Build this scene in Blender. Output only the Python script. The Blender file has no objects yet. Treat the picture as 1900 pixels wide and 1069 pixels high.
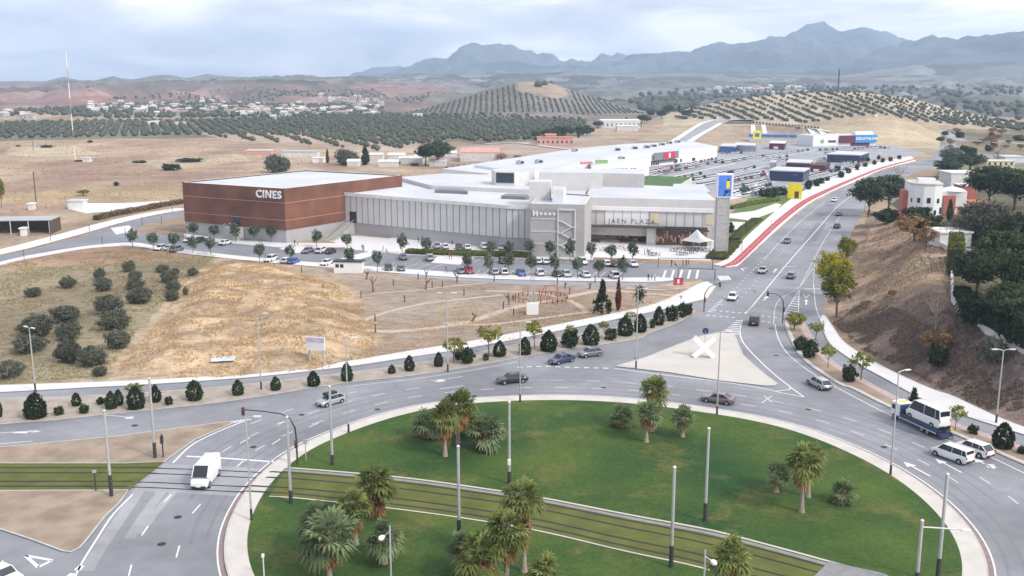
import bpy, bmesh, math, random
import numpy as np
from mathutils import Vector, Matrix
random.seed(7); RNG = np.random.default_rng(7)
R = math.radians
sc = bpy.context.scene
COL = sc.collection

# ---------------------------------------------------------------- camera
F, HY, CAMH = 1850.0, 150.0, 44.0          # focal length and horizon row of the 1900 px wide photograph; flying height in metres
TH = math.atan((534.5 - HY) / F)
cam_d = bpy.data.cameras.new("drone_camera"); cam = bpy.data.objects.new("drone_camera", cam_d); COL.objects.link(cam)
cam.location = (0, 0, CAMH); cam.rotation_euler = (math.pi / 2 - TH, 0, 0)
cam_d.sensor_width = 36; cam_d.lens = F / 1900 * 36; cam_d.clip_start = 1; cam_d.clip_end = 60000
sc.camera = cam

# ---------------------------------------------------------------- light
SUN_EL, SUN_AZ = 40, 128                     # degrees; azimuth measured from +Y towards +X
world = bpy.data.worlds.new("World"); sc.world = world; world.use_nodes = True
wn, wl = world.node_tree.nodes, world.node_tree.links
wn.clear()
wout = wn.new("ShaderNodeOutputWorld"); bg = wn.new("ShaderNodeBackground")
sky = wn.new("ShaderNodeTexSky"); sky.sky_type = 'NISHITA'; sky.sun_disc = False
sky.sun_elevation = R(SUN_EL); sky.sun_rotation = R(SUN_AZ)
sky.altitude = 500; sky.air_density = 1.0; sky.dust_density = 2.0
tc = wn.new("ShaderNodeTexCoord")
mp = wn.new("ShaderNodeMapping"); mp.inputs['Scale'].default_value = (2.2, 2.2, 9.0); mp.inputs['Location'].default_value = (.35, .1, .3)
wl.new(tc.outputs['Generated'], mp.inputs['Vector'])
n1 = wn.new("ShaderNodeTexNoise"); n1.inputs['Scale'].default_value = 2.6; n1.inputs['Detail'].default_value = 7; n1.inputs['Roughness'].default_value = .52; n1.inputs['Distortion'].default_value = .35
wl.new(mp.outputs[0], n1.inputs['Vector'])
mp2 = wn.new("ShaderNodeMapping"); mp2.inputs['Scale'].default_value = (1.1, 1.1, 5.0); mp2.inputs['Location'].default_value = (5.35, 2.1, 1.3)
wl.new(tc.outputs['Generated'], mp2.inputs['Vector'])
n2 = wn.new("ShaderNodeTexNoise"); n2.inputs['Scale'].default_value = 1.3; n2.inputs['Detail'].default_value = 4
wl.new(mp2.outputs[0], n2.inputs['Vector'])
cr = wn.new("ShaderNodeValToRGB")
els = cr.color_ramp.elements
els[0].position = .42; els[0].color = (.42, .46, .56, 1)
els[1].position = .66; els[1].color = (1.75, 1.68, 1.60, 1)
e = els.new(.49); e.color = (.72, .74, .80, 1)
e = els.new(.56); e.color = (1.05, 1.04, 1.05, 1)
addn = wn.new("ShaderNodeMath"); addn.operation = 'MULTIPLY_ADD'; addn.inputs[1].default_value = .45
sc1 = wn.new("ShaderNodeMath"); sc1.operation = 'MULTIPLY'; sc1.inputs[1].default_value = .60
# the cloud deck thins towards the east (+X): brighter there
sepx = wn.new("ShaderNodeSeparateXYZ"); wl.new(tc.outputs['Generated'], sepx.inputs[0])
east = wn.new("ShaderNodeMapRange"); east.inputs[1].default_value = -.5; east.inputs[2].default_value = .45; east.inputs[3].default_value = -.075; east.inputs[4].default_value = .13
wl.new(sepx.outputs['X'], east.inputs[0])
wl.new(n1.outputs['Fac'], sc1.inputs[0]); wl.new(n2.outputs['Fac'], addn.inputs[0]); wl.new(sc1.outputs[0], addn.inputs[2])
add2 = wn.new("ShaderNodeMath"); add2.operation = 'ADD'; wl.new(addn.outputs[0], add2.inputs[0]); wl.new(east.outputs[0], add2.inputs[1])
wl.new(add2.outputs[0], cr.inputs[0])
sks = wn.new("ShaderNodeVectorMath"); sks.operation = 'SCALE'; sks.inputs['Scale'].default_value = .10
wl.new(sky.outputs[0], sks.inputs[0])
mixw = wn.new("ShaderNodeMix"); mixw.data_type = 'RGBA'; mixw.inputs[0].default_value = .88
wl.new(sks.outputs[0], mixw.inputs[6]); wl.new(cr.outputs[0], mixw.inputs[7])
wl.new(mixw.outputs[2], bg.inputs[0]); bg.inputs[1].default_value = 1.0
wl.new(bg.outputs[0], wout.inputs[0])
sun_d = bpy.data.lights.new("sun", 'SUN'); sun = bpy.data.objects.new("sun", sun_d); COL.objects.link(sun)
sun_d.energy = 2.3; sun_d.angle = R(8); sun_d.color = (1.0, .95, .88)
sun.rotation_euler = (R(90 - SUN_EL), 0, R(-SUN_AZ + 180)); sun.location = (0, 0, 300)
vs = sc.view_settings
sc.display_settings.display_device = 'sRGB'
vs.view_transform = 'Standard'; vs.look = 'None'; vs.exposure = 0.25; vs.gamma = 1; vs.use_curve_mapping = False
sc.cycles.use_denoising = True
sc.cycles.max_bounces = 5; sc.cycles.volume_bounces = 2; sc.cycles.transparent_max_bounces = 8

# ---------------------------------------------------------------- picture row/column -> place in the world
def ray(px, py):
    x = (px - 950) / F; y = (534.5 - py) / F
    return x, math.cos(TH) + y * math.sin(TH), -math.sin(TH) + y * math.cos(TH)
def U(px, py, z=0.0):
    d = ray(px, py); t = (z - CAMH) / d[2]
    return (d[0] * t, d[1] * t, z)
def U2(p, z=0.0):
    q = U(p[0], p[1], z); return (q[0], q[1])
def W(pts, z=0.0):
    return [U2(p, z) for p in pts]
def ztop(x, y, py):
    """height of the point above (x, y) that shows in row py"""
    s = (534.5 - py) / F; k = y / (math.cos(TH) + s * math.sin(TH))
    return CAMH + k * (-math.sin(TH) + s * math.cos(TH))
def scale_at(x, y, z=0):
    dep = y * math.cos(TH) + (CAMH - z) * math.sin(TH)
    return F / dep
def catmull(pts, n=6, closed=False):
    P = [np.array(p, float) for p in pts]; out = []; N = len(P)
    rng = range(N) if closed else range(N - 1)
    for i in rng:
        p0 = P[i - 1] if (closed or i > 0) else 2 * P[0] - P[1]
        p1, p2 = P[i], P[(i + 1) % N]
        p3 = P[(i + 2) % N] if (closed or i + 2 < N) else 2 * P[-1] - P[-2]
        for k in range(n):
            t = k / n
            out.append(tuple(.5 * ((2 * p1) + (-p0 + p2) * t + (2 * p0 - 5 * p1 + 4 * p2 - p3) * t * t + (-p0 + 3 * p1 - 3 * p2 + p3) * t ** 3)))
    if not closed: out.append(tuple(P[-1]))
    return out
def CW(pts, n=6, closed=False):
    """world curve through picture points on the flat ground"""
    return [tuple(p) for p in catmull(W(pts), n, closed)]

# ---------------------------------------------------------------- noise and distances in numpy
def _h(ix, iy, s):
    v = np.sin(ix * 127.1 + iy * 311.7 + s * 74.7) * 43758.5453
    return v - np.floor(v)
def vnoise(x, y, s=0):
    x = np.asarray(x, float); y = np.asarray(y, float)
    ix, iy = np.floor(x), np.floor(y); fx, fy = x - ix, y - iy
    fx = fx * fx * (3 - 2 * fx); fy = fy * fy * (3 - 2 * fy)
    a = _h(ix, iy, s); b = _h(ix + 1, iy, s); c = _h(ix, iy + 1, s); d = _h(ix + 1, iy + 1, s)
    return a + (b - a) * fx + (c - a) * fy + (a - b - c + d) * fx * fy
def fbm(x, y, s=0, o=4):
    t = 0; a = .5; m = 0
    for i in range(o):
        t = t + a * vnoise(x * 2 ** i, y * 2 ** i, s + i * 13); m += a; a *= .5
    return t / m
def inside(x, y, poly):
    x = np.asarray(x, float); y = np.asarray(y, float); r = np.zeros(x.shape, bool); n = len(poly)
    for i in range(n):
        x0, y0 = poly[i]; x1, y1 = poly[(i + 1) % n]
        if y0 == y1: continue
        c = ((y0 > y) != (y1 > y)) & (x < (x1 - x0) * (y - y0) / (y1 - y0) + x0)
        r ^= c
    return r
def dist(x, y, line, closed=False):
    x = np.asarray(x, float); y = np.asarray(y, float); d = np.full(x.shape, 1e9); n = len(line)
    for i in range(n if closed else n - 1):
        x0, y0 = line[i]; x1, y1 = line[(i + 1) % n]
        dx, dy = x1 - x0, y1 - y0; L = dx * dx + dy * dy + 1e-9
        t = np.clip(((x - x0) * dx + (y - y0) * dy) / L, 0, 1)
        d = np.minimum(d, np.hypot(x - x0 - t * dx, y - y0 - t * dy))
    return d
def sstep(t):
    t = np.clip(t, 0, 1); return t * t * (3 - 2 * t)

# ---------------------------------------------------------------- terrain
FOOT = W([(2080, 880), (2000, 842), (1900, 796), (1856, 778), (1816, 760), (1765, 736), (1731, 725), (1676, 701), (1630, 678), (1590, 654), (1563, 634), (1546, 610),
          (1531, 582), (1535, 560), (1545, 530), (1560, 500), (1570, 470), (1583, 440), (1598, 418), (1620, 400), (1640, 385), (1662, 370), (1690, 352), (1740, 335), (1800, 320)])
EMB = FOOT + [(260, 430), (330, 100), (110, 40)]
MOUND = W([(215, 702), (235, 650), (300, 590), (340, 520), (420, 483), (520, 492), (640, 535), (690, 600), (690, 664), (600, 688), (400, 706)])
def Z(r, tab):
    """profile station: picture rows (or None for level ground) against picture column, turned into heights at range r"""
    xs, zs = [], []
    for px, py in tab:
        xs.append(px)
        if py is None: zs.append(0.0)
        else:
            d = ray(px, py); zs.append(CAMH + r * d[2] / math.hypot(d[0], d[1]))
    return (r, np.array(xs, float), np.array(zs))
SKY_L = [(-500, 158), (0, 153), (90, 152), (108, 147), (125, 143), (138, 147), (155, 151), (180, 152), (200, 146), (215, 143), (232, 147), (248, 149), (270, 146), (300, 142), (322, 141),
         (350, 146), (370, 143), (390, 139), (410, 143), (440, 144), (500, 144), (600, 142), (700, 141), (760, 139), (850, 135), (1000, 136), (1100, 137), (1300, 138), (1500, 142), (1700, 142), (1900, 138), (2400, 135)]
ST = [(0., np.array([0., 1900.]), np.zeros(2)), Z(640, [(0, None), (1900, None)]), Z(765, [(0, None), (1500, None), (1600, None), (1900, None)]),
      Z(860, [(0, None), (1450, None), (1520, 227), (1560, 221), (1610, 217), (1660, 219), (1700, 228), (1735, 246), (1760, None), (2400, None)]),
      Z(960, [(0, None), (1480, None), (1560, 231), (1640, 229), (1700, 240), (1760, None), (2400, None)]),
      Z(1150, [(-500, None), (1200, None), (1240, 212), (1280, 201), (1330, 189), (1400, 178), (1480, 172), (1560, 168.5), (1620, 172), (1700, 186), (1800, 210), (1900, 228), (2100, 240), (2400, 240)]),
      Z(1400, [(-500, 207), (0, 207), (300, 206), (700, None), (735, 213), (800, 197), (850, 182), (900, 166), (950, 154), (985, 150), (1020, 154), (1060, 166), (1100, 181), (1150, 196), (1200, 208), (1260, None), (1700, None), (1900, 224), (2400, 224)]),
      Z(1700, [(-500, 199), (0, 199), (300, 198), (600, 199), (700, 203), (760, 206), (900, None), (1200, None), (1900, 200), (2400, 200)]),
      Z(2100, [(-500, 188), (0, 187), (130, 183), (300, 187), (500, 184), (640, 189), (760, 192), (850, 192), (1000, 192), (1200, 192), (1900, 190), (2400, 190)]),
      Z(2700, [(-500, 172), (0, 172), (130, 168), (200, 159), (300, 162), (400, 157), (520, 158), (640, 161), (760, 164), (850, 171), (950, 176), (1200, 179), (1900, 176), (2400, 176)]),
      Z(3500, [(-500, 166), (0, 166), (100, 166), (200, 161), (300, 157), (420, 159), (560, 152), (640, 151), (760, 153), (870, 159), (1000, 163), (1300, 166), (1900, 165), (2400, 165)]),
      Z(4700, SKY_L),
      Z(5600, [(-500, 170), (700, 170), (900, 150), (1100, 146), (1300, 141), (1450, 138), (1560, 132), (1620, 113), (1700, 98), (1750, 90), (1850, 84), (2000, 80), (2400, 90)]),
      Z(6300, [(-500, 172), (800, 172), (900, 155), (1400, 132), (1530, 128), (1560, 120), (1600, 107), (1640, 95), (1680, 84), (1700, 77), (1740, 72), (1800, 66), (1850, 60), (1900, 61), (2000, 60), (2400, 80)]),
      Z(6900, [(-500, 172), (700, 160), (850, 135), (1000, 132), (1150, 124), (1300, 112), (1450, 100), (1600, 106), (1700, 115), (2000, 115), (2400, 115)]),
      Z(7600, [(-500, 172), (600, 165), (680, 150), (740, 137), (765, 128), (790, 115), (815, 109), (835, 102), (850, 91), (870, 87), (900, 88), (930, 85), (960, 88), (985, 95), (1010, 104), (1040, 115), (1070, 118), (1130, 118), (1190, 108), (1240, 100), (1280, 92), (1330, 83), (1380, 76), (1440, 70), (1470, 64), (1500, 66), (1530, 72), (1600, 85), (1650, 97), (1800, 110), (2400, 110)]),
      Z(8600, [(-500, 172), (600, 165), (700, 150), (1300, 116), (1900, 124), (2400, 124)]),
      Z(9800, [(-500, 172), (600, 160), (670, 139), (695, 130), (720, 127), (745, 129), (775, 136), (1060, 124), (1090, 117), (1112, 108), (1140, 99), (1160, 98), (1175, 96), (1192, 88), (1208, 93), (1220, 98), (1240, 104), (1300, 92), (1320, 77), (1345, 71), (1385, 73), (1400, 69), (1420, 63), (1432, 66), (1465, 62), (1490, 52), (1518, 44), (1545, 50), (1575, 53), (1590, 50), (1640, 62), (1690, 72), (1705, 75), (1760, 90), (2400, 110)]),
      Z(12500, [(-500, 175), (2400, 175)])]
STR = np.array([s[0] for s in ST])
def terr(x, y, detail=True):
    x = np.asarray(x, float); y = np.asarray(y, float)
    r = np.hypot(x, y); 
    d200 = ray(0, 200); p = 950 + F * (x / np.maximum(y, 1e-3)) * d200[1]     # picture column of this bearing
    p = np.clip(p, -500, 2400)
    zs = np.stack([np.interp(p, s[1], s[2]) for s in ST])
    k = np.clip(np.searchsorted(STR, r) - 1, 0, len(ST) - 2)
    t = np.clip((r - STR[k]) / (STR[k + 1] - STR[k]), 0, 1)
    z = np.take_along_axis(zs, k[None], 0)[0] * (1 - t) + np.take_along_axis(zs, (k + 1)[None], 0)[0] * t
    if detail:
        am = np.clip((r - 1250) / 1500, 0, 1)
        z = z + am * (fbm(x / 260, y / 260, 3, 4) - .5) * np.clip(r / 150, 0, 26) - np.clip((r - 1600) / 500, 0, 1) * np.clip((4600 - r) / 600, 0, 1) * (np.abs(fbm(x / 170, y / 170, 19, 4) - .5) * 120 - 14) + np.clip((r - 4900) / 1500, 0, 1) * (np.abs(fbm(x / 620, y / 620, 9, 5) - .5) * -420 + 45 - np.abs(fbm(x / 190, y / 190, 29, 3) - .5) * 110)
    near = r < 640
    if np.any(near):
        xn, yn = x[near], y[near]; zn = np.zeros(xn.shape)
        m = inside(xn, yn, EMB)
        if m.any():
            d = dist(xn[m], yn[m], FOOT); h = 8.0 * (1 - sstep((yn[m] - 270) / 110))
            w = 14 + 8 * sstep((yn[m] - 150) / 60)
            q = sstep((d - .5) / w)
            zn[m] += h * q * (1 + .0 * d) + np.clip(q * 4, 0, 1) * (fbm(xn[m] / 5, yn[m] / 5, 5, 3) - .5) * .9 * (1 - sstep((d - w - 2) / 6))
        m = inside(xn, yn, MOUND)
        if m.any():
            d = dist(xn[m], yn[m], MOUND, True)
            q = sstep(d / 9); zn[m] += q * (1.9 + (fbm(xn[m] / 9, yn[m] / 9, 8, 3) - .5) * 2.4)
        z = z.copy(); z[near] += zn
    return z
def G(px, py):
    """where the line of sight through a picture point meets the terrain"""
    d = ray(px, py); h = math.hypot(d[0], d[1])
    q = U(px, py) if d[2] < -1e-4 else None
    if q and math.hypot(q[0], q[1]) < 640:
        if not (inside(np.array([q[0]]), np.array([q[1]]), EMB)[0] or (q[0] < -10 and q[1] < 320)) and q[0] < 300:
            return q
        rr = np.linspace(60, 640, 1600)
    else: rr = np.geomspace(630, 12000, 2500)
    x, y = rr * d[0] / h, rr * d[1] / h; zr = CAMH + rr * d[2] / h; g = terr(x, y)
    c = np.nonzero((zr[1:] <= g[1:]) & (zr[:-1] > g[:-1]))[0]
    if len(c) == 0:
        return q or (x[-1], y[-1], 0.0)
    i = c[0]; a = (zr[i] - g[i]); b = (g[i + 1] - zr[i + 1]); t = a / (a + b + 1e-9); r = rr[i] + t * (rr[i + 1] - rr[i])
    return (r * d[0] / h, r * d[1] / h, float(CAMH + r * d[2] / h))

# ---------------------------------------------------------------- materials
M = {}
def newmat(name):
    m = bpy.data.materials.new(name); m.use_nodes = True; nt = m.node_tree; b = nt.nodes['Principled BSDF']
    M[name] = m; return m, nt, b
def mat(name, c, rough=.8, c2=None, scale=1.0, amt=.25, metal=0, bump=0, bscale=None, detail=5, spec=.3, emit=None):
    m, nt, b = newmat(name); N, L = nt.nodes, nt.links
    b.inputs['Roughness'].default_value = rough; b.inputs['Metallic'].default_value = metal; b.inputs['Specular IOR Level'].default_value = spec
    g = N.new('ShaderNodeNewGeometry'); n = N.new('ShaderNodeTexNoise'); n.inputs['Scale'].default_value = scale; n.inputs['Detail'].default_value = detail
    L.new(g.outputs['Position'], n.inputs['Vector'])
    if c2 is None: c2 = tuple(v * (1 - amt) for v in c); c = tuple(min(1, v * (1 + amt)) for v in c)
    r = N.new('ShaderNodeValToRGB'); r.color_ramp.elements[0].position = .32; r.color_ramp.elements[1].position = .68
    r.color_ramp.elements[0].color = (*c2, 1); r.color_ramp.elements[1].color = (*c, 1)
    L.new(n.outputs['Fac'], r.inputs[0]); L.new(r.outputs[0], b.inputs['Base Color'])
    if bump:
        n2 = N.new('ShaderNodeTexNoise'); n2.inputs['Scale'].default_value = bscale or scale * 4; n2.inputs['Detail'].default_value = 6
        L.new(g.outputs['Position'], n2.inputs['Vector']); bp = N.new('ShaderNodeBump'); bp.inputs['Strength'].default_value = bump; bp.inputs['Distance'].default_value = .1
        L.new(n2.outputs['Fac'], bp.inputs['Height']); L.new(bp.outputs[0], b.inputs['Normal'])
    if emit: b.inputs['Emission Color'].default_value = (*emit[:3], 1); b.inputs['Emission Strength'].default_value = emit[3]
    return m
def leafmat(name, c, trans=.25):
    m, nt, b = newmat(name); N, L = nt.nodes, nt.links
    a = N.new('ShaderNodeVertexColor'); a.layer_name = 'Col'
    mx = N.new('ShaderNodeMix'); mx.data_type = 'RGBA'; mx.blend_type = 'MULTIPLY'; mx.inputs[0].default_value = 1; mx.inputs[7].default_value = (*c, 1)
    oi = N.new('ShaderNodeObjectInfo'); mr = N.new('ShaderNodeMapRange'); mr.inputs[3].default_value = .78; mr.inputs[4].default_value = 1.2
    L.new(oi.outputs['Random'], mr.inputs[0]); ms = N.new('ShaderNodeVectorMath'); ms.operation = 'SCALE'
    L.new(a.outputs[0], ms.inputs[0]); L.new(mr.outputs[0], ms.inputs['Scale']); L.new(ms.outputs[0], mx.inputs[6])
    d = N.new('ShaderNodeBsdfDiffuse'); t = N.new('ShaderNodeBsdfTranslucent'); s = N.new('ShaderNodeMixShader'); s.inputs[0].default_value = trans
    L.new(mx.outputs[2], d.inputs[0]); L.new(mx.outputs[2], t.inputs[0]); L.new(d.outputs[0], s.inputs[1]); L.new(t.outputs[0], s.inputs[2])
    L.new(s.outputs[0], N['Material Output'].inputs[0]); N.remove(b); return m

# ground sheet: real albedo zones come from a colour attribute, broken up by noise
def groundmat():
    m, nt, b = newmat('ground_soil'); N, L = nt.nodes, nt.links
    b.inputs['Roughness'].default_value = .95; b.inputs['Specular IOR Level'].default_value = .1
    a = N.new('ShaderNodeVertexColor'); a.layer_name = 'Col'; g = N.new('ShaderNodeNewGeometry')
    prev = a.outputs[0]
    for s, lo, hi, st in ((.05, .82, 1.16, (1, 1.6, 1)), (.35, .74, 1.24, (1, 2.2, 1)), (1.7, .80, 1.22, (1, 1.6, 1)), (.006, .86, 1.12, (1, 3, 1))):
        mpn = N.new('ShaderNodeMapping'); mpn.inputs['Scale'].default_value = st; mpn.inputs['Rotation'].default_value = (0, 0, R(12))
        n = N.new('ShaderNodeTexNoise'); n.inputs['Scale'].default_value = s; n.inputs['Detail'].default_value = 6; n.inputs['Roughness'].default_value = .6
        L.new(g.outputs['Position'], mpn.inputs[0]); L.new(mpn.outputs[0], n.inputs['Vector'])
        r = N.new('ShaderNodeMapRange'); r.inputs[1].default_value = .33; r.inputs[2].default_value = .67; r.inputs[3].default_value = lo; r.inputs[4].default_value = hi
        L.new(n.outputs['Fac'], r.inputs[0]); v = N.new('ShaderNodeVectorMath'); v.operation = 'SCALE'
        L.new(prev, v.inputs[0]); L.new(r.outputs[0], v.inputs['Scale']); prev = v.outputs[0]
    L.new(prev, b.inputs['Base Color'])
    n2 = N.new('ShaderNodeTexNoise'); n2.inputs['Scale'].default_value = .9; n2.inputs['Detail'].default_value = 7
    L.new(g.outputs['Position'], n2.inputs['Vector']); bp = N.new('ShaderNodeBump'); bp.inputs['Strength'].default_value = .55; bp.inputs['Distance'].default_value = .35
    L.new(n2.outputs['Fac'], bp.inputs['Height']); L.new(bp.outputs[0], b.inputs['Normal'])
    return m
groundmat()
def asphalt(name, c, streak=.12):
    m, nt, b = newmat(name); N, L = nt.nodes, nt.links
    b.inputs['Roughness'].default_value = .75; b.inputs['Specular IOR Level'].default_value = .35
    g = N.new('ShaderNodeNewGeometry'); prev = None
    for s, lo, hi in ((.06, 1 - streak, 1 + streak), (.5, .94, 1.06), (9, .92, 1.08)):
        n = N.new('ShaderNodeTexNoise'); n.inputs['Scale'].default_value = s; n.inputs['Detail'].default_value = 5
        L.new(g.outputs['Position'], n.inputs['Vector']); r = N.new('ShaderNodeMapRange'); r.inputs[1].default_value = .35; r.inputs[2].default_value = .65; r.inputs[3].default_value = lo; r.inputs[4].default_value = hi
        L.new(n.outputs['Fac'], r.inputs[0]); v = N.new('ShaderNodeVectorMath'); v.operation = 'SCALE'
        if prev is None: v.inputs[0].default_value = c
        else: L.new(prev, v.inputs[0])
        L.new(r.outputs[0], v.inputs['Scale']); prev = v.outputs[0]
    L.new(prev, b.inputs['Base Color']); return m
asphalt('asphalt', (.235, .240, .27), .2); asphalt('asphalt_worn', (.205, .208, .232)); asphalt('asphalt_dust', (.32, .32, .34), .25); asphalt('asphalt_dark', (.17, .178, .205)); asphalt('asphalt_pale', (.30, .31, .34)); asphalt('asphalt_lot', (.215, .225, .255))
mat('paving', (.56, .53, .50), .85, scale=.5, amt=.08, bump=.1)
mat('paving_white', (.66, .65, .67), .8, scale=.3, amt=.06)
mat('kerb', (.47, .46, .45), .85, scale=1.5, amt=.12)
mat('kerb_red', (.26, .20, .20), .85, scale=1.5, amt=.15)
mat('paint_white', (.74, .75, .77), .6, scale=3, amt=.10)
mat('cycle_red', (.42, .085, .10), .8, scale=.8, amt=.15)
mat('tile_pink', (.50, .36, .35), .85, scale=1, amt=.1)
mat('soil', (.31, .245, .19), .95, scale=.35, amt=.22, bump=.3, bscale=2)
mat('soil_median', (.36, .315, .27), .95, scale=.5, amt=.16, bump=.3, bscale=2)
mat('lawn', (.072, .118, .018), .95, c2=(.016, .062, .014), scale=.07, bump=.6, bscale=5, detail=12)
m = M['lawn']; N, L = m.node_tree.nodes, m.node_tree.links; b_ = N['Principled BSDF']; old = b_.inputs['Base Color'].links[0].from_socket
g_ = N.new('ShaderNodeNewGeometry'); n_ = N.new('ShaderNodeTexNoise'); n_.inputs['Scale'].default_value = .13; n_.inputs['Detail'].default_value = 14; n_.inputs['Roughness'].default_value = .72; L.new(g_.outputs['Position'], n_.inputs['Vector'])
r_ = N.new('ShaderNodeMapRange'); r_.inputs[1].default_value = .52; r_.inputs[2].default_value = .68; L.new(n_.outputs['Fac'], r_.inputs[0]); mx_ = N.new('ShaderNodeMix'); mx_.data_type = 'RGBA'; mx_.inputs[7].default_value = (.13, .125, .035, 1); L.new(r_.outputs[0], mx_.inputs[0]); L.new(old, mx_.inputs[6])
f_ = N.new('ShaderNodeTexNoise'); f_.inputs['Scale'].default_value = 2.5; f_.inputs['Detail'].default_value = 8; f_.inputs['Roughness'].default_value = .8; L.new(g_.outputs['Position'], f_.inputs['Vector']); q_ = N.new('ShaderNodeMapRange'); q_.inputs[1].default_value = .35; q_.inputs[2].default_value = .65; q_.inputs[3].default_value = .65; q_.inputs[4].default_value = 1.3; L.new(f_.outputs['Fac'], q_.inputs[0])
v_ = N.new('ShaderNodeVectorMath'); v_.operation = 'SCALE'; L.new(mx_.outputs[2], v_.inputs[0]); L.new(q_.outputs[0], v_.inputs['Scale']); L.new(v_.outputs[0], b_.inputs['Base Color'])
mat('grass_pale', (.135, .19, .05), .95, c2=(.08, .14, .04), scale=.4, bump=.3, bscale=5)
mat('track_grass', (.13, .14, .034), .95, c2=(.085, .10, .025), scale=.35, bump=.3, bscale=6, detail=8)
mat('rail_dark', (.030, .028, .028), .6, scale=2, amt=.2)
mat('concrete', (.42, .41, .40), .85, scale=1.2, amt=.10)
mat('concrete_dark', (.25, .25, .26), .85, scale=1.2, amt=.12)
mat('island_top', (.54, .51, .48), .9, scale=.25, amt=.05)

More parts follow.
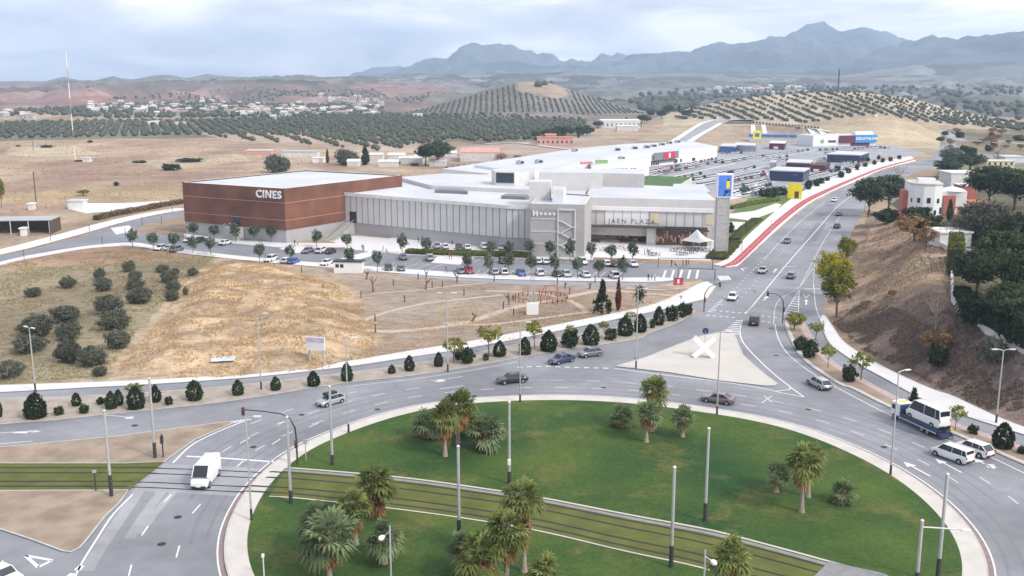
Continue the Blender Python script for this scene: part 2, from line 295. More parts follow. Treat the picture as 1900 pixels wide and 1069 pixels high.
# ---------------------------------------------------------------- mesh builder
class MB:
    def __init__(s): s.v, s.f, s.m = [], [], []
    def add(s, vs, fs, mi=0):
        o = len(s.v); s.v += [tuple(map(float, v)) for v in vs]; s.f += [tuple(i + o for i in f) for f in fs]; s.m += [mi] * len(fs); return s
    def box(s, c, d, rz=0, mi=0, rx=0, ry=0):
        x, y, z = d[0] / 2, d[1] / 2, d[2] / 2
        Rm = Matrix.Rotation(rz, 3, 'Z') @ Matrix.Rotation(ry, 3, 'Y') @ Matrix.Rotation(rx, 3, 'X')
        vs = [Rm @ Vector((a * x, b * y, k * z)) + Vector(c) for k in (-1, 1) for b in (-1, 1) for a in (-1, 1)]
        return s.add(vs, [(0, 2, 3, 1), (4, 5, 7, 6), (0, 1, 5, 4), (2, 6, 7, 3), (0, 4, 6, 2), (1, 3, 7, 5)], mi)
    def tube(s, pts, rad, n=8, mi=0, cap=True):
        pts = [Vector(p) for p in pts]; rs = rad if isinstance(rad, (list, tuple)) else [rad] * len(pts); rings = []
        o = []
        for i, p in enumerate(pts):
            a = pts[min(i + 1, len(pts) - 1)] - pts[max(i - 1, 0)]
            a.normalize(); u = a.cross(Vector((0, 0, 1)));
            if u.length < .05: u = a.cross(Vector((0, 1, 0)))
            u.normalize(); w = a.cross(u)
            o += [p + (u * math.cos(t) + w * math.sin(t)) * rs[i] for t in [2 * math.pi * k / n for k in range(n)]]
        fs = [(i * n + k, i * n + (k + 1) % n, (i + 1) * n + (k + 1) % n, (i + 1) * n + k) for i in range(len(pts) - 1) for k in range(n)]
        if cap: fs += [tuple(range(n))[::-1], tuple((len(pts) - 1) * n + k for k in range(n))]
        return s.add(o, fs, mi)
    def prism(s, poly, z0, z1, mi=0, side=None, top=True, bottom=False):
        n = len(poly); z0f = (lambda p: z0) if not callable(z0) else z0; z1f = (lambda p: z1) if not callable(z1) else z1
        vs = [(p[0], p[1], z0f(p)) for p in poly] + [(p[0], p[1], z1f(p)) for p in poly]
        area = sum(poly[i][0] * poly[(i + 1) % n][1] - poly[(i + 1) % n][0] * poly[i][1] for i in range(n))
        sd = side if side is not None else mi
        fs = [(i, (i + 1) % n, n + (i + 1) % n, n + i) if area > 0 else (n + i, n + (i + 1) % n, (i + 1) % n, i) for i in range(n)]
        o = len(s.v); s.add(vs, fs, sd)
        from mathutils.geometry import tessellate_polygon
        tr = tessellate_polygon([[Vector((p[0], p[1], 0)) for p in poly]])
        for zb, on in ((n, top), (0, bottom)):
            if not on: continue
            for t in tr:
                a, b, c = [poly[i] for i in t]; ar = (b[0] - a[0]) * (c[1] - a[1]) - (c[0] - a[0]) * (b[1] - a[1])
                if (ar > 0) != (zb == n): t = t[::-1]
                s.f.append(tuple(o + zb + i for i in t)); s.m.append(mi)
        return s
    def sheet(s, poly, z, mi=0):
        n = len(s.f); s.prism(poly, z, z, mi)
        del s.f[n:n + len(poly)], s.m[n:n + len(poly)]; s.v = s.v; return s
    def ribbon(s, pts, w, z, mi=0, off=0.0, zf=None):
        """flat band of width w along pts, shifted off to the left of travel"""
        P = [np.array(p[:2], float) for p in pts]; L, Rr = [], []
        for i in range(len(P)):
            d = P[min(i + 1, len(P) - 1)] - P[max(i - 1, 0)]; d /= np.hypot(*d) + 1e-9; nrm = np.array([-d[1], d[0]])
            L.append(P[i] + nrm * (off + w / 2)); Rr.append(P[i] + nrm * (off - w / 2))
        n = len(P); zz = [z] * n if zf is None else [zf(p) for p in P]
        return s.add([(a[0], a[1], q) for a, q in zip(Rr, zz)] + [(a[0], a[1], q) for a, q in zip(L, zz)], [(i, i + 1, n + i + 1, n + i) for i in range(n - 1)], mi)
    def dashes(s, pts, w, z, on, gap, mi=0, start=0.0, off=0.0):
        P = [np.array(p[:2], float) for p in pts]; seg = [np.hypot(*(P[i + 1] - P[i])) for i in range(len(P) - 1)]; cum = np.concatenate([[0], np.cumsum(seg)])
        def at(t):
            i = min(max(int(np.searchsorted(cum, t) - 1), 0), len(seg) - 1); return P[i] + (P[i + 1] - P[i]) * ((t - cum[i]) / (seg[i] + 1e-9))
        t = start
        while t + on < cum[-1]:
            s.ribbon([at(t), at(t + on / 2), at(t + on)], w, z, mi, off); t += on + gap
        return s
    def build(s, name, mats, parent=None, smooth=False, bevel=0, recalc=False, kind=None):
        me = bpy.data.meshes.new(name); me.from_pydata(s.v, [], s.f); 
        if not isinstance(mats, (list, tuple)): mats = [mats]
        for x in mats: me.materials.append(M[x] if isinstance(x, str) else x)
        me.polygons.foreach_set('material_index', s.m)
        if bevel or recalc:
            bm = bmesh.new(); bm.from_mesh(me); bmesh.ops.remove_doubles(bm, verts=bm.verts, dist=1e-5); bmesh.ops.recalc_face_normals(bm, faces=bm.faces)
            if bevel: bmesh.ops.bevel(bm, geom=[e for e in bm.edges if e.is_manifold and e.calc_face_angle(0) > .35], offset=bevel, segments=2, affect='EDGES', profile=.6, clamp_overlap=True)
            bm.to_mesh(me); bm.free()
        if smooth:
            me.polygons.foreach_set('use_smooth', [True] * len(me.polygons)); me.set_sharp_from_angle(angle=R(smooth if smooth is not True else 40))
        me.update(); o = bpy.data.objects.new(name, me); COL.objects.link(o)
        if parent is not None: o.parent = parent
        if kind: o['kind'] = kind
        return o
def thing(name, label, cat, loc=(0, 0, 0), rz=0.0, group=None):
    o = bpy.data.objects.new(name, None); COL.objects.link(o); o.location = loc; o.rotation_euler = (0, 0, rz); o.empty_display_size = .5
    return tag(o, label, cat, group)
def tag(o, label, cat, group=None):
    o['label'] = label; o['category'] = cat
    if group: o['group'] = group
    return o
def dup(root, loc, rz=0.0, label=None, group=None, s=1.0):
    r = root.copy(); COL.objects.link(r); r.location = loc; r.rotation_euler = (0, 0, rz); r.scale = (s, s, s) if not isinstance(s, tuple) else s
    if label: r['label'] = label
    if group: r['group'] = group
    for ch in list(root.children):
        c = ch.copy(); COL.objects.link(c); c.parent = r
        for g in list(ch.children):
            d = g.copy(); COL.objects.link(d); d.parent = c
    return r
ORD = "first second third fourth fifth sixth seventh eighth ninth tenth eleventh twelfth thirteenth fourteenth fifteenth sixteenth seventeenth eighteenth nineteenth twentieth twenty-first twenty-second twenty-third twenty-fourth twenty-fifth twenty-sixth twenty-seventh twenty-eighth twenty-ninth thirtieth".split()

# ---------------------------------------------------------------- ground mesh (one sheet out to the skyline) and the far mountains
def build_ground():
    cols = np.linspace(-420, 2320, 720); rows = np.concatenate([np.geomspace(38, 640, 300)[:-1], np.geomspace(640, 4700, 190)[:-1], np.geomspace(4700, 12500, 230)])
    dy = ray(0, 200)[1]; az = np.arctan((cols - 950) / F / dy)
    RR, AA = np.meshgrid(rows, az, indexing='ij'); X = RR * np.sin(AA); Y = RR * np.cos(AA)
    Zt = terr(X.ravel(), Y.ravel()).reshape(X.shape)
    # picture position of every ground point: decides which field it belongs to
    dep = Y * math.cos(TH) - (Zt - CAMH) * math.sin(TH); up = Y * math.sin(TH) + (Zt - CAMH) * math.cos(TH)
    PX = 950 + F * X / dep; PY = 534.5 - F * up / dep
    jx = (fbm(X / 6, Y / 6, 21) - .5) * 8 / np.maximum(RR / 150, 1); PXj = PX + jx * 4; PYj = PY + jx
    C = np.empty(X.shape + (3,)); n1_ = fbm(X / 30, Y / 90, 31)[..., None]; n2_ = fbm(X / 7, Y / 12, 41)[..., None]; n3_ = fbm(X / 300, Y / 500, 51)[..., None]
    tan_a, tan_b = np.array((.40, .315, .235)), np.array((.30, .225, .165))
    C[:] = tan_b + (tan_a - tan_b) * sstep((n1_ - .3) / .4)
    C *= .85 + .3 * n2_
    def zone(poly, a, b, world=False, jit=True, nz=n1_):
        m = inside(PXj if jit else PX, PYj if jit else PY, poly) & (RR > 0)
        a, b = np.array(a), np.array(b); cc = b + (a - b) * sstep((nz - .3) / .4) * (.8 + .4 * n2_); C[m] = cc[m]; return m
    far = RR > 640
    # left steppe bands
    zone([(-400, 262), (200, 256), (420, 258), (640, 290), (640, 340), (340, 345), (0, 420), (-400, 440)], (.42, .32, .235), (.31, .215, .165))
    zone([(20, 272), (140, 272), (190, 286), (60, 292), (10, 286)], (.50, .42, .30), (.42, .35, .24))
    zone([(0, 360), (130, 350), (330, 345), (340, 370), (100, 380), (0, 375)], (.45, .34, .21), (.33, .25, .16))
    zone([(230, 300), (440, 285), (470, 297), (330, 315)], (.48, .40, .29), (.40, .32, .23))
    # olive field on the near left, mound, park
    zone([(-300, 500), (0, 482), (150, 462), (420, 470), (330, 540), (230, 640), (200, 705), (-300, 740)], (.30, .26, .17), (.22, .18, .125))
    zone([(-50, 470), (200, 458), (420, 466), (330, 485), (100, 495), (-50, 500)], (.42, .29, .20), (.30, .20, .14))
    zone([(520, 500), (1290, 530), (1290, 560), (1200, 600), (960, 640), (720, 668), (705, 600), (650, 535), (560, 505)], (.36, .29, .235), (.285, .225, .185))
    zone([(680, 560), (960, 530), (1000, 560), (900, 600), (760, 600), (660, 590)], (.45, .38, .31), (.34, .28, .23))
    mp_ = np.array(W([(205, 708), (225, 650), (290, 590), (340, 520), (400, 478), (520, 488), (650, 535), (712, 600), (712, 670), (600, 694), (400, 712)])); nr_ = RR < 330
    dd = np.zeros(X.shape); xn, yn = X[nr_], Y[nr_]; dv = dist(xn, yn, [tuple(v) for v in mp_], True); dd[nr_] = np.where(inside(xn, yn, [tuple(v) for v in mp_]), dv, -dv); dd[~nr_] = -99
    wm = sstep((dd + 9 * (fbm(X / 7, Y / 7, 77) - .5) * 1.6 + 3) / 9)[..., None]; gold = np.array((.33, .24, .165)) + (np.array((.52, .385, .25)) - np.array((.33, .24, .165))) * sstep((fbm(X / 5, Y / 3, 78, 5)[..., None] - .34) / .3); C = C * (1 - wm) + gold * wm
    def soft(poly, a, b, wd, nz, js=7.):
        P_ = [tuple(v) for v in W(poly)]; r0 = RR < 420; d_ = np.full(X.shape, -99.); q = inside(X[r0], Y[r0], P_); v = dist(X[r0], Y[r0], P_, True); d_[r0] = np.where(q, v, -v)
        w = sstep((d_ + wd * 1.6 * (fbm(X / js, Y / js, 87) - .5) + wd * .5) / wd)[..., None]; a, b = np.array(a), np.array(b); C[...] = C * (1 - w) + (b + (a - b) * sstep((nz - .3) / .4) * (.8 + .4 * n2_)) * w
    # embankment
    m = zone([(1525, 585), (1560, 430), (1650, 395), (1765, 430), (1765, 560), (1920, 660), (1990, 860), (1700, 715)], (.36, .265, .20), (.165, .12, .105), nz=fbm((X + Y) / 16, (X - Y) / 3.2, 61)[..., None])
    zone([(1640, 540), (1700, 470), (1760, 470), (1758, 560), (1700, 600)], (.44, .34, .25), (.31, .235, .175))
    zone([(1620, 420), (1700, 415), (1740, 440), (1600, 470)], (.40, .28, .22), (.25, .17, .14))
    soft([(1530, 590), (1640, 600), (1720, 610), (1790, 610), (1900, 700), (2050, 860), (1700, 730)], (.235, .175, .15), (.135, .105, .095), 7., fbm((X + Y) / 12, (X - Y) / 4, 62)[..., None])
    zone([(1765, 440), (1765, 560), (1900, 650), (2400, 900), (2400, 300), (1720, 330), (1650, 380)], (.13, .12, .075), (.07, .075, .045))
    zone([(1780, 575), (1860, 585), (1930, 625), (1930, 650), (1840, 620)], (.48, .44, .43), (.42, .38, .38))
    # behind the boulevard on the right
    zone([(1720, 340), (1760, 300), (1820, 285), (2400, 290), (2400, 360)], (.20, .20, .12), (.10, .12, .07))
    zone([(1735, 240), (2400, 245), (2400, 292), (1800, 285), (1745, 285)], (.26, .21, .15), (.13, .12, .085))
    # groves and far fields
    g1 = [(-500, 232), (0, 226), (180, 222), (420, 220), (700, 212), (1000, 214), (1110, 222), (1080, 252), (1000, 262), (900, 270), (850, 262), (750, 278), (600, 262), (400, 256), (200, 258), (0, 262), (-500, 264)]
    m = zone(g1, (.20, .19, .135), (.155, .15, .11)) 
    zone([(360, 246), (640, 244), (800, 262), (780, 285), (640, 275), (430, 262)], (.44, .35, .28), (.36, .28, .22))
    zone([(1180, 262), (1240, 240), (1290, 228), (1300, 240), (1240, 262)], (.42, .35, .25), (.36, .29, .21))
    zone([(800, 275), (1000, 262), (1080, 255), (1190, 262), (1150, 275), (830, 300)], (.42, .34, .28), (.36, .28, .23))
    s1 = (RR > 760) & (RR < 1160) & (PX > 1230) & (PY < 232) ; C[s1] = (np.array((.44, .37, .28)) * (.75 + .5 * n1_))[s1]
    s1 = (RR > 640) & (RR < 1010) & (PX > 1490 + (RR < 780) * 90) & (PX < 1745) & (PY < 300); C[s1] = (np.array((.43, .35, .245)) * (.75 + .5 * n1_))[s1]
    s2 = (RR > 1150) & (RR < 1450) & (PX > 700) & (PX < 1230); C[s2] = (np.array((.20, .185, .165)) * (.8 + .4 * n1_))[s2]
    s3 = s2 & inside(PX, PY, [(958, 166), (962, 152), (985, 146), (1020, 152), (1050, 166), (1055, 180), (1030, 184), (1000, 174), (965, 172)]); C[s3] = (np.array((.36, .285, .225)) * (.85 + .3 * n1_))[s3]
    lw = (sstep((PY - 150) / 10) * sstep((RR - 1380) / 120) * (1 - sstep((RR - 3500) / 900)) * sstep((930 - PX - 60 * fbm(X / 150, Y / 200, 72)) / 130))[..., None]; pt = fbm(X / 90, Y / 170, 71)[..., None]; pt2 = fbm(X / 240, Y / 420, 73)[..., None]
    brown = np.array((.28, .195, .18)) * (.55 + .9 * pt); brown = brown * (1 - .55 * sstep((pt2 - .52) / .08)) + np.array((.10, .105, .08)) * .55 * sstep((pt2 - .52) / .08)
    rw = np.exp(-((PX - 165) / 60) ** 2 - ((PY - 186) / 9) ** 2)[..., None]; brown = brown * (1 - rw) + np.array((.34, .18, .15)) * (.8 + .4 * pt) * rw
    fld = np.floor(fbm(X / 420, Y / 700, 81, 2) * 9) ; pk = _h(fld, np.floor(fbm(X / 350 + 9, Y / 500, 91, 2) * 8), 3)[..., None]
    pl = (RR > 1450) & (RR < 5200)
    C[pl] = (np.array((.125, .13, .115)) * (.5 + 1.3 * pk) * (.7 + .6 * fbm(X / 60, Y / 120, 99)[..., None]))[pl]
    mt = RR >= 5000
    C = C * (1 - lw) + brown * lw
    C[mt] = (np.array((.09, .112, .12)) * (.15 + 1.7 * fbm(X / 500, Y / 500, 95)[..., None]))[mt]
    nR, nC = X.shape; cut = int(np.searchsorted(rows, 4699))
    def mesh(name, r0, r1):
        n = r1 - r0; V = np.stack([X[r0:r1], Y[r0:r1], Zt[r0:r1] - (0.0 if r0 else 0)], -1).reshape(-1, 3)
        i = np.arange(n - 1)[:, None] * nC + np.arange(nC - 1)[None]; i = i.ravel()
        Fc = np.stack([i, i + 1, i + nC + 1, i + nC], 1)[:, ::-1]
        me = bpy.data.meshes.new(name); me.vertices.add(len(V)); me.vertices.foreach_set('co', V.ravel())
        me.loops.add(len(Fc) * 4); me.loops.foreach_set('vertex_index', Fc.ravel()); me.polygons.add(len(Fc))
        me.polygons.foreach_set('loop_start', np.arange(len(Fc)) * 4); me.update(calc_edges=True)
        me.polygons.foreach_set('use_smooth', np.ones(len(Fc), bool))
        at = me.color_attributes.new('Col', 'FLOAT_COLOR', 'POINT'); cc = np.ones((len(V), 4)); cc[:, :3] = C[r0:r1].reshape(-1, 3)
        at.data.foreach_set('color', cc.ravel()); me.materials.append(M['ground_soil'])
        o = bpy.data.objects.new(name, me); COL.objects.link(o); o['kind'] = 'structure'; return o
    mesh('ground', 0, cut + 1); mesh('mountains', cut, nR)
build_ground()
# ---------------------------------------------------------------- roads
def S(o, label=None):
    o['kind'] = 'structure'
    if label: o['label'] = label
    return o
UL = [(-150, 806), (0, 789), (100, 781), (193, 771), (300, 760), (431, 745), (640, 712), (775, 697), (897, 677), (964, 665), (1031, 653), (1108, 642), (1183, 630), (1202, 620), (1256, 600), (1288, 581)]
ML = [(1457, 600), (1459, 612), (1476, 649), (1493, 671), (1526, 695), (1560, 716), (1580, 722), (1646, 755), (1731, 790), (1774, 808), (1836, 835), (1900, 863), (2060, 930)]
asph = CW(UL, 4)[:-1] + W([(1288, 581), (1307, 583), (1318, 556), (1330, 531), (1300, 519), (1200, 530), (1200, 500), (1345, 497), (1371, 494), (1411, 457), (1451, 421), (1500, 381), (1545, 357), (1590, 338), (1640, 316), (1700, 300), (1722, 296),
        (1748, 270), (1722, 262), (1735, 240), (1762, 240), (1775, 270), (1800, 285), (1900, 290), (1900, 305), (1790, 305), (1740, 308), (1700, 320), (1650, 342), (1622, 365), (1602, 390), (1588, 415), (1575, 445), (1560, 480), (1548, 520), (1532, 560), (1524, 590), (1530, 620)]) \
     + CW([(1536, 633), (1580, 667), (1637, 700), (1706, 739), (1748, 756), (1802, 777), (1900, 808), (2100, 870)], 4) + W([(2400, 1400), (1900, 1900), (0, 1900), (-500, 1300)])
mb = MB().sheet(asph, .02); S(mb.build('road', 'asphalt'), 'grey asphalt of the ring road and the boulevard')

def kerbed(name, poly, h, top, side='kerb', edge=.22, closed=True, label=None, z0=.0):
    mb = MB(); mb.prism(poly, z0, h, 0, 1)
    if edge:
        mb.ribbon(list(poly) + [poly[0]], edge, h + .006, 1, off=0)
    return S(mb.build(name, [top, side]), label)

# lawn island: grass edge traced, closed below the frame by the same circle
GE = W([(471, 1069), (464, 1045), (459, 1011), (464, 976), (471, 955), (483, 931), (518, 883), (542, 862), (573, 838), (640, 808), (675, 795), (761, 768), (847, 753.5), (951, 746.6), (1054, 745), (1158, 750), (1295, 767), (1398, 783), (1484, 805), (1536, 826), (1605, 857), (1653, 885), (1702, 921), (1743, 962), (1771, 1002), (1782, 1031), (1785, 1069)])
gp_ = np.array(GE); A_ = np.c_[2 * gp_, np.ones(len(gp_))]; s_ = np.linalg.lstsq(A_, (gp_ ** 2).sum(1), rcond=None)[0]
RC = (s_[0], s_[1]); RR_ = math.sqrt(s_[2] + s_[0] ** 2 + s_[1] ** 2)
def ang(p): return math.atan2(p[1] - RC[1], p[0] - RC[0])
def rad(p): return math.hypot(p[0] - RC[0], p[1] - RC[1])
pts = sorted([(ang(p) if ang(p) > -math.pi / 2 else ang(p) + 2 * math.pi, rad(p)) for p in GE])
gap0, gap1 = pts[-1], (pts[0][0] + 2 * math.pi, pts[0][1])
for k in range(1, 12):
    t = k / 12; pts.append((gap0[0] + (gap1[0] - gap0[0]) * t, gap0[1] + (gap1[1] - gap0[1]) * t))
gA = np.array([p[0] for p in pts] + [pts[0][0] + 2 * math.pi]); gR = np.array([p[1] for p in pts] + [pts[0][1]])
def ring(off, n=240, a0=0, a1=2 * math.pi):
    out = []
    for k in range(n):
        a = a0 + (a1 - a0) * k / n; aa = gA[0] + (a - gA[0]) % (2 * math.pi)
        win = np.linspace(-.12, .12, 9); r = np.mean([np.interp(gA[0] + (aa + w - gA[0]) % (2 * math.pi), gA, gR) for w in win]) + off
        out.append((RC[0] + r * math.cos(a), RC[1] + r * math.sin(a)))
    return out
lawn = ring(0)
PAVE = [3 if False else 0]
S(MB().prism(lawn, 0, .20, 0, 0).build('roundabout_lawn', 'lawn'), 'mown green lawn of the roundabout')
n = 240; a, b, c = ring(0), ring(2.1), ring(2.75)
mb = MB(); V = [(p[0], p[1], .17) for p in a] + [(p[0], p[1], .17) for p in b]; mb.add(V, [(i, n + i, n + (i + 1) % n, (i + 1) % n) for i in range(n)], 0)
V = [(p[0], p[1], .17) for p in b] + [(p[0], p[1], .0) for p in b]; mb.add(V, [(i, n + i, n + (i + 1) % n, (i + 1) % n) for i in range(n)], 1)
mb.ribbon(b + b[:1], .18, .176, 1, off=.0); S(mb.build('roundabout_path', ['paving', 'kerb']), 'pale footpath ring round the lawn')
mb = MB(); mb.ribbon(ring(2.45) + ring(2.45)[:1], .55, .026, 0); S(mb.build('gutter', 'kerb_red'))

# verge islands on the near left
up1 = W([(-120, 845), (0, 831), (207, 812), (414, 785), (428, 783), (431, 787), (362, 817), (304, 858), (235, 861), (0, 861), (-120, 861)])
kerbed('verge', up1, .13, 'soil', label='brown triangular verge north of the tram track')
lo1 = W([(-150, 912), (0, 912), (238, 911), (221, 935), (193, 962), (166, 997), (148, 1018), (131, 1026), (117, 1024), (52, 1000), (0, 983), (-150, 950)])
kerbed('verge', lo1, .13, 'soil', label='brown verge south of the tram track')
tr = W([(-150, 861), (0, 861), (235, 861), (304, 858.5), (255, 897), (239, 910.5), (0, 911), (-150, 911)])
S(MB().prism(tr, 0, .10, 0, 0).build('track_bed', 'track_grass'))
# tram track: four rails along two edge lines
TU = [(-150, 861.5), (0, 861.5), (235, 861.5), (304, 861.5), (420, 865.5), (538, 871.5), (640, 879.5), (743, 889), (854, 903.6), (999, 926), (1158, 957), (1280, 979.6), (1343, 993), (1467, 1026), (1543, 1047), (1622, 1068), (1700, 1092)]
TL = [(-150, 911), (0, 911), (221, 911), (330, 915), (494, 924), (570, 929.5), (719, 946), (854, 964), (996, 988), (1158, 1026), (1280, 1052), (1340, 1069), (1480, 1105), (1620, 1145)]
TUw, TLw = np.array(CW(TU, 5)), np.array(CW(TL, 5))
def resamp(P, n):
    d = np.concatenate([[0], np.cumsum(np.hypot(*np.diff(P, axis=0).T))]); t = np.linspace(0, d[-1], n); return np.stack([np.interp(t, d, P[:, 0]), np.interp(t, d, P[:, 1])], 1)
# pair by x so that both lines run side by side
xs = np.linspace(-62, 52, 90)
TUr = np.stack([xs, np.interp(xs, TUw[:, 0], TUw[:, 1])], 1); TLr = np.stack([xs, np.interp(xs, TLw[:, 0], TLw[:, 1])], 1)
isl = [bool(v) for v in inside(TUr[:, 0] * .5 + TLr[:, 0] * .5, TUr[:, 1] * .5 + TLr[:, 1] * .5, lawn)]
i0 = isl.index(True)
bedpoly = [tuple(p) for p in TUr[i0:]] + [tuple(p) for p in TLr[i0:][::-1]]
S(MB().sheet(bedpoly, .212).build('track_bed', 'track_grass'), 'olive green grass strip between the tram rails')
mb = MB()
for k in range(8, 90):
    pass
for f in (.17, .37, .69, .87):
    P = TUr * (1 - f) + TLr * f
    z = lambda p: (.235 if inside(np.array([p[0]]), np.array([p[1]]), ring(2.1))[0] else (.13 if inside(np.array([p[0]]), np.array([p[1]]), tr)[0] else .034))
    mb.ribbon([tuple(p) for p in P], .26, 0, 0, zf=z)
S(mb.build('tram_rails', 'rail_dark'), 'four dark tram rails crossing the roundabout')
mb = MB()
for P, w in ((TUr, .30), (TLr, .22)):
    mb.ribbon([tuple(p) for p in P[i0:]], w, .23, 0)
P = TUr * .91 + TLr * .09; mb.ribbon([tuple(p) for p in P[i0:]], .55, .222, 1)
S(mb.build('track_kerb', ['paving', 'concrete_dark']), 'concrete edge strips of the tram track')
cx = W([(304, 861), (420, 866), (520, 872), (494, 924), (330, 915), (246, 911), (262, 897)])
S(MB().sheet(cx, .025).build('level_crossing', 'asphalt_pale'), 'worn pale paving where the tram rails cross the road')
pk = W([(1538, 1046), (1640, 1069), (1700, 1100), (1500, 1085)])
S(MB().prism(pk, .1, .26, 0).build('concrete_pad', 'concrete_dark'))

# verge with shrubs between ring road and service road (left), and its footpath
MT = [(-150, 748), (0, 741), (150, 737), (300, 728), (431, 717), (640, 694), (760, 677), (860, 661), (960, 640), (1060, 624), (1150, 607), (1220, 588), (1284, 570)]
med = CW(UL, 4) + CW(MT, 4)[::-1]
kerbed('verge', med, .14, 'soil_median', label='sandy verge with shrubs beside the ring road')
SV = [(-150, 735), (0, 729), (150, 721), (300, 713), (480, 700), (640, 682), (760, 664), (850, 650), (960, 630), (1060, 610), (1150, 592), (1230, 575), (1290, 560)]   # far kerb of service road
# service road lies between MT and SV, on its own sheet
S(MB().sheet(CW(MT, 4) + W([(1307, 583), (1318, 556)]) + CW(SV, 4)[::-1], .016).build('service_road', 'asphalt'), 'narrow service road behind the shrub verge')
FP = [(-150, 720), (0, 716), (150, 711), (300, 705), (480, 692), (640, 672), (760, 652), (850, 638), (960, 618), (1060, 598), (1150, 580), (1215, 565), (1262, 545), (1295, 528), (1312, 523)]
kerbed('footpath', CW(SV, 4) + W([(1312, 555), (1328, 532)]) + CW(FP, 4)[::-1], .13, 'paving_white', label='white footpath along the service road')
# triangle island with the X sculpture
tri = W([(1143, 681), (1200, 664), (1260, 640), (1300, 625), (1336, 618), (1362, 622), (1378, 660), (1400, 680), (1425, 701), (1442, 713), (1437, 717), (1420, 717), (1340, 708), (1240, 692), (1170, 684)])
kerbed('traffic_island', tri, .16, 'island_top', edge=.25, label='pale triangular island with the X sculpture')
# right median
MR = [(1484, 588), (1500, 615), (1519, 645), (1540, 668), (1560, 682), (1597, 703), (1651, 732), (1720, 765), (1789, 793), (1843, 812), (1900, 831), (2060, 890)]
kerbed('verge', CW(ML, 4) + CW(MR, 4)[::-1] + W([(1468, 583)]), .14, 'soil', label='brown verge with shrubs beside the slip road')
mb = MB(); mb.ribbon(CW(ML, 4), .5, .158, 0, off=.4); mb.ribbon(CW(MR, 4), 1.0, .158, 1, off=-.7); S(mb.build('verge_edging', ['paving', 'tile_pink']))
# path at the foot of the bank
PL = [(1521, 592), (1536, 633), (1560, 655), (1600, 681), (1637, 701), (1706, 739), (1748, 756), (1802, 777), (1900, 808), (2060, 866)]
PR = [(1529, 583), (1546, 609), (1563, 633), (1590, 653), (1630, 677), (1676, 700), (1731, 724), (1765, 735), (1816, 759), (1856, 777), (1900, 794), (2060, 850)]
kerbed('footpath', CW(PL, 4) + CW(PR, 4)[::-1], .14, 'paving_white', label='white footpath at the foot of the bank')

# cycle lane and pavement along the boulevard
def strip(name, A, B, z, m, label=None, h=None):
    poly = CW(A, 3) + CW(B, 3)[::-1]
    mb = MB()
    if h: mb.prism(poly, 0, z, 0, 1); return S(mb.build(name, [m, 'kerb']), label)
    return S(mb.sheet(poly, z).build(name, m), label)
RED_R = [(1349, 497), (1362, 495), (1371, 492), (1411, 455), (1451, 419), (1500, 379), (1545, 355), (1590, 336), (1640, 314), (1700, 299)]
PAV_L = [(1322, 491), (1335, 488), (1350, 478), (1385, 440), (1424, 405), (1466, 371), (1515, 341), (1570, 318), (1625, 302), (1690, 290)]
strip('pavement', PAV_L, RED_R, .13, 'paving_white', 'white pavement beside the red cycle lane', h=True)
RA = [(1338, 495), (1352, 489), (1366, 479), (1400, 447), (1440, 410), (1487, 374), (1530, 353), (1580, 332), (1635, 311), (1698, 294.5)]
RB = [(1341, 496.5), (1360, 493.5), (1375, 486), (1410, 452), (1450, 414), (1496, 378), (1538, 356), (1586, 334), (1640, 312.5), (1700, 296)]
strip('cycle_lane', RA, RB, .136, 'cycle_red', 'red cycle lane beside the boulevard')
mb = MB(); mid = [((a[0] + b[0]) / 2, (a[1] + b[1]) / 2) for a, b in zip(RA, RB)]; mb.dashes(CW(mid[1:], 6), .16, .142, 1.2, 1.6); S(mb.build('cycle_lane_markings', 'paint_white'))
# dark repair patches in the boulevard
mb = MB()
for p in ([(1489, 448), (1512, 452), (1533, 416), (1514, 414)], [(1505, 402), (1525, 404), (1532, 397), (1516, 395)], [(1527, 384), (1545, 385), (1549, 381), (1535, 379)], [(1464, 431), (1473, 431), (1474, 428), (1467, 428)]): mb.sheet(W(p), .0245)
S(mb.build('asphalt_patch', 'asphalt_dark'))

# ---------------------------------------------------------------- markings
mk = MB(); ZM = .0285
def line(px, w=.15, n=4, z=ZM): mk.ribbon(CW(px, n) if len(px) > 2 else W(px), w, z)
def dash(px, w=.12, on=2.0, gap=3.0, n=5, start=0): mk.dashes(CW(px, n) if len(px) > 2 else W(px), w, ZM, on, gap, 0, start)
line([(1381, 582), (1396, 568), (1457, 494), (1519, 423), (1560, 378), (1610, 345)], .22)
line([(1384, 582), (1399, 566)], .15)
line([(1418, 481), (1450, 446), (1490, 407), (1530, 375)], .12)
dash([(1338, 567), (1385, 514), (1418, 481)], .12, 1.5, 2.2)
dash([(1368, 560), (1396, 530), (1440, 480), (1480, 436), (1508, 408)], .12, 1.0, 3.5)
line([(1435, 602), (1443, 560), (1484, 532), (1508, 497)], .10); line([(1484, 532), (1530, 445), (1560, 400)], .1)
line([(1521, 592), (1513, 565), (1510, 530)], .12); line([(1509, 533), (1512, 480)], .08)
line([(1493, 536), (1524, 536)], .35)
line([(1450, 496), (1478, 494)], .30); line([(1504, 450), (1534, 451)], .30)
# bicycle crossing squares
for A, B in (((1311, 585), (1368, 590)), ((1324, 576), (1382, 582)), ((1413, 586), (1444, 590)), ((1413, 596), (1440, 600))): dash([A, B], .45, .6, .6)
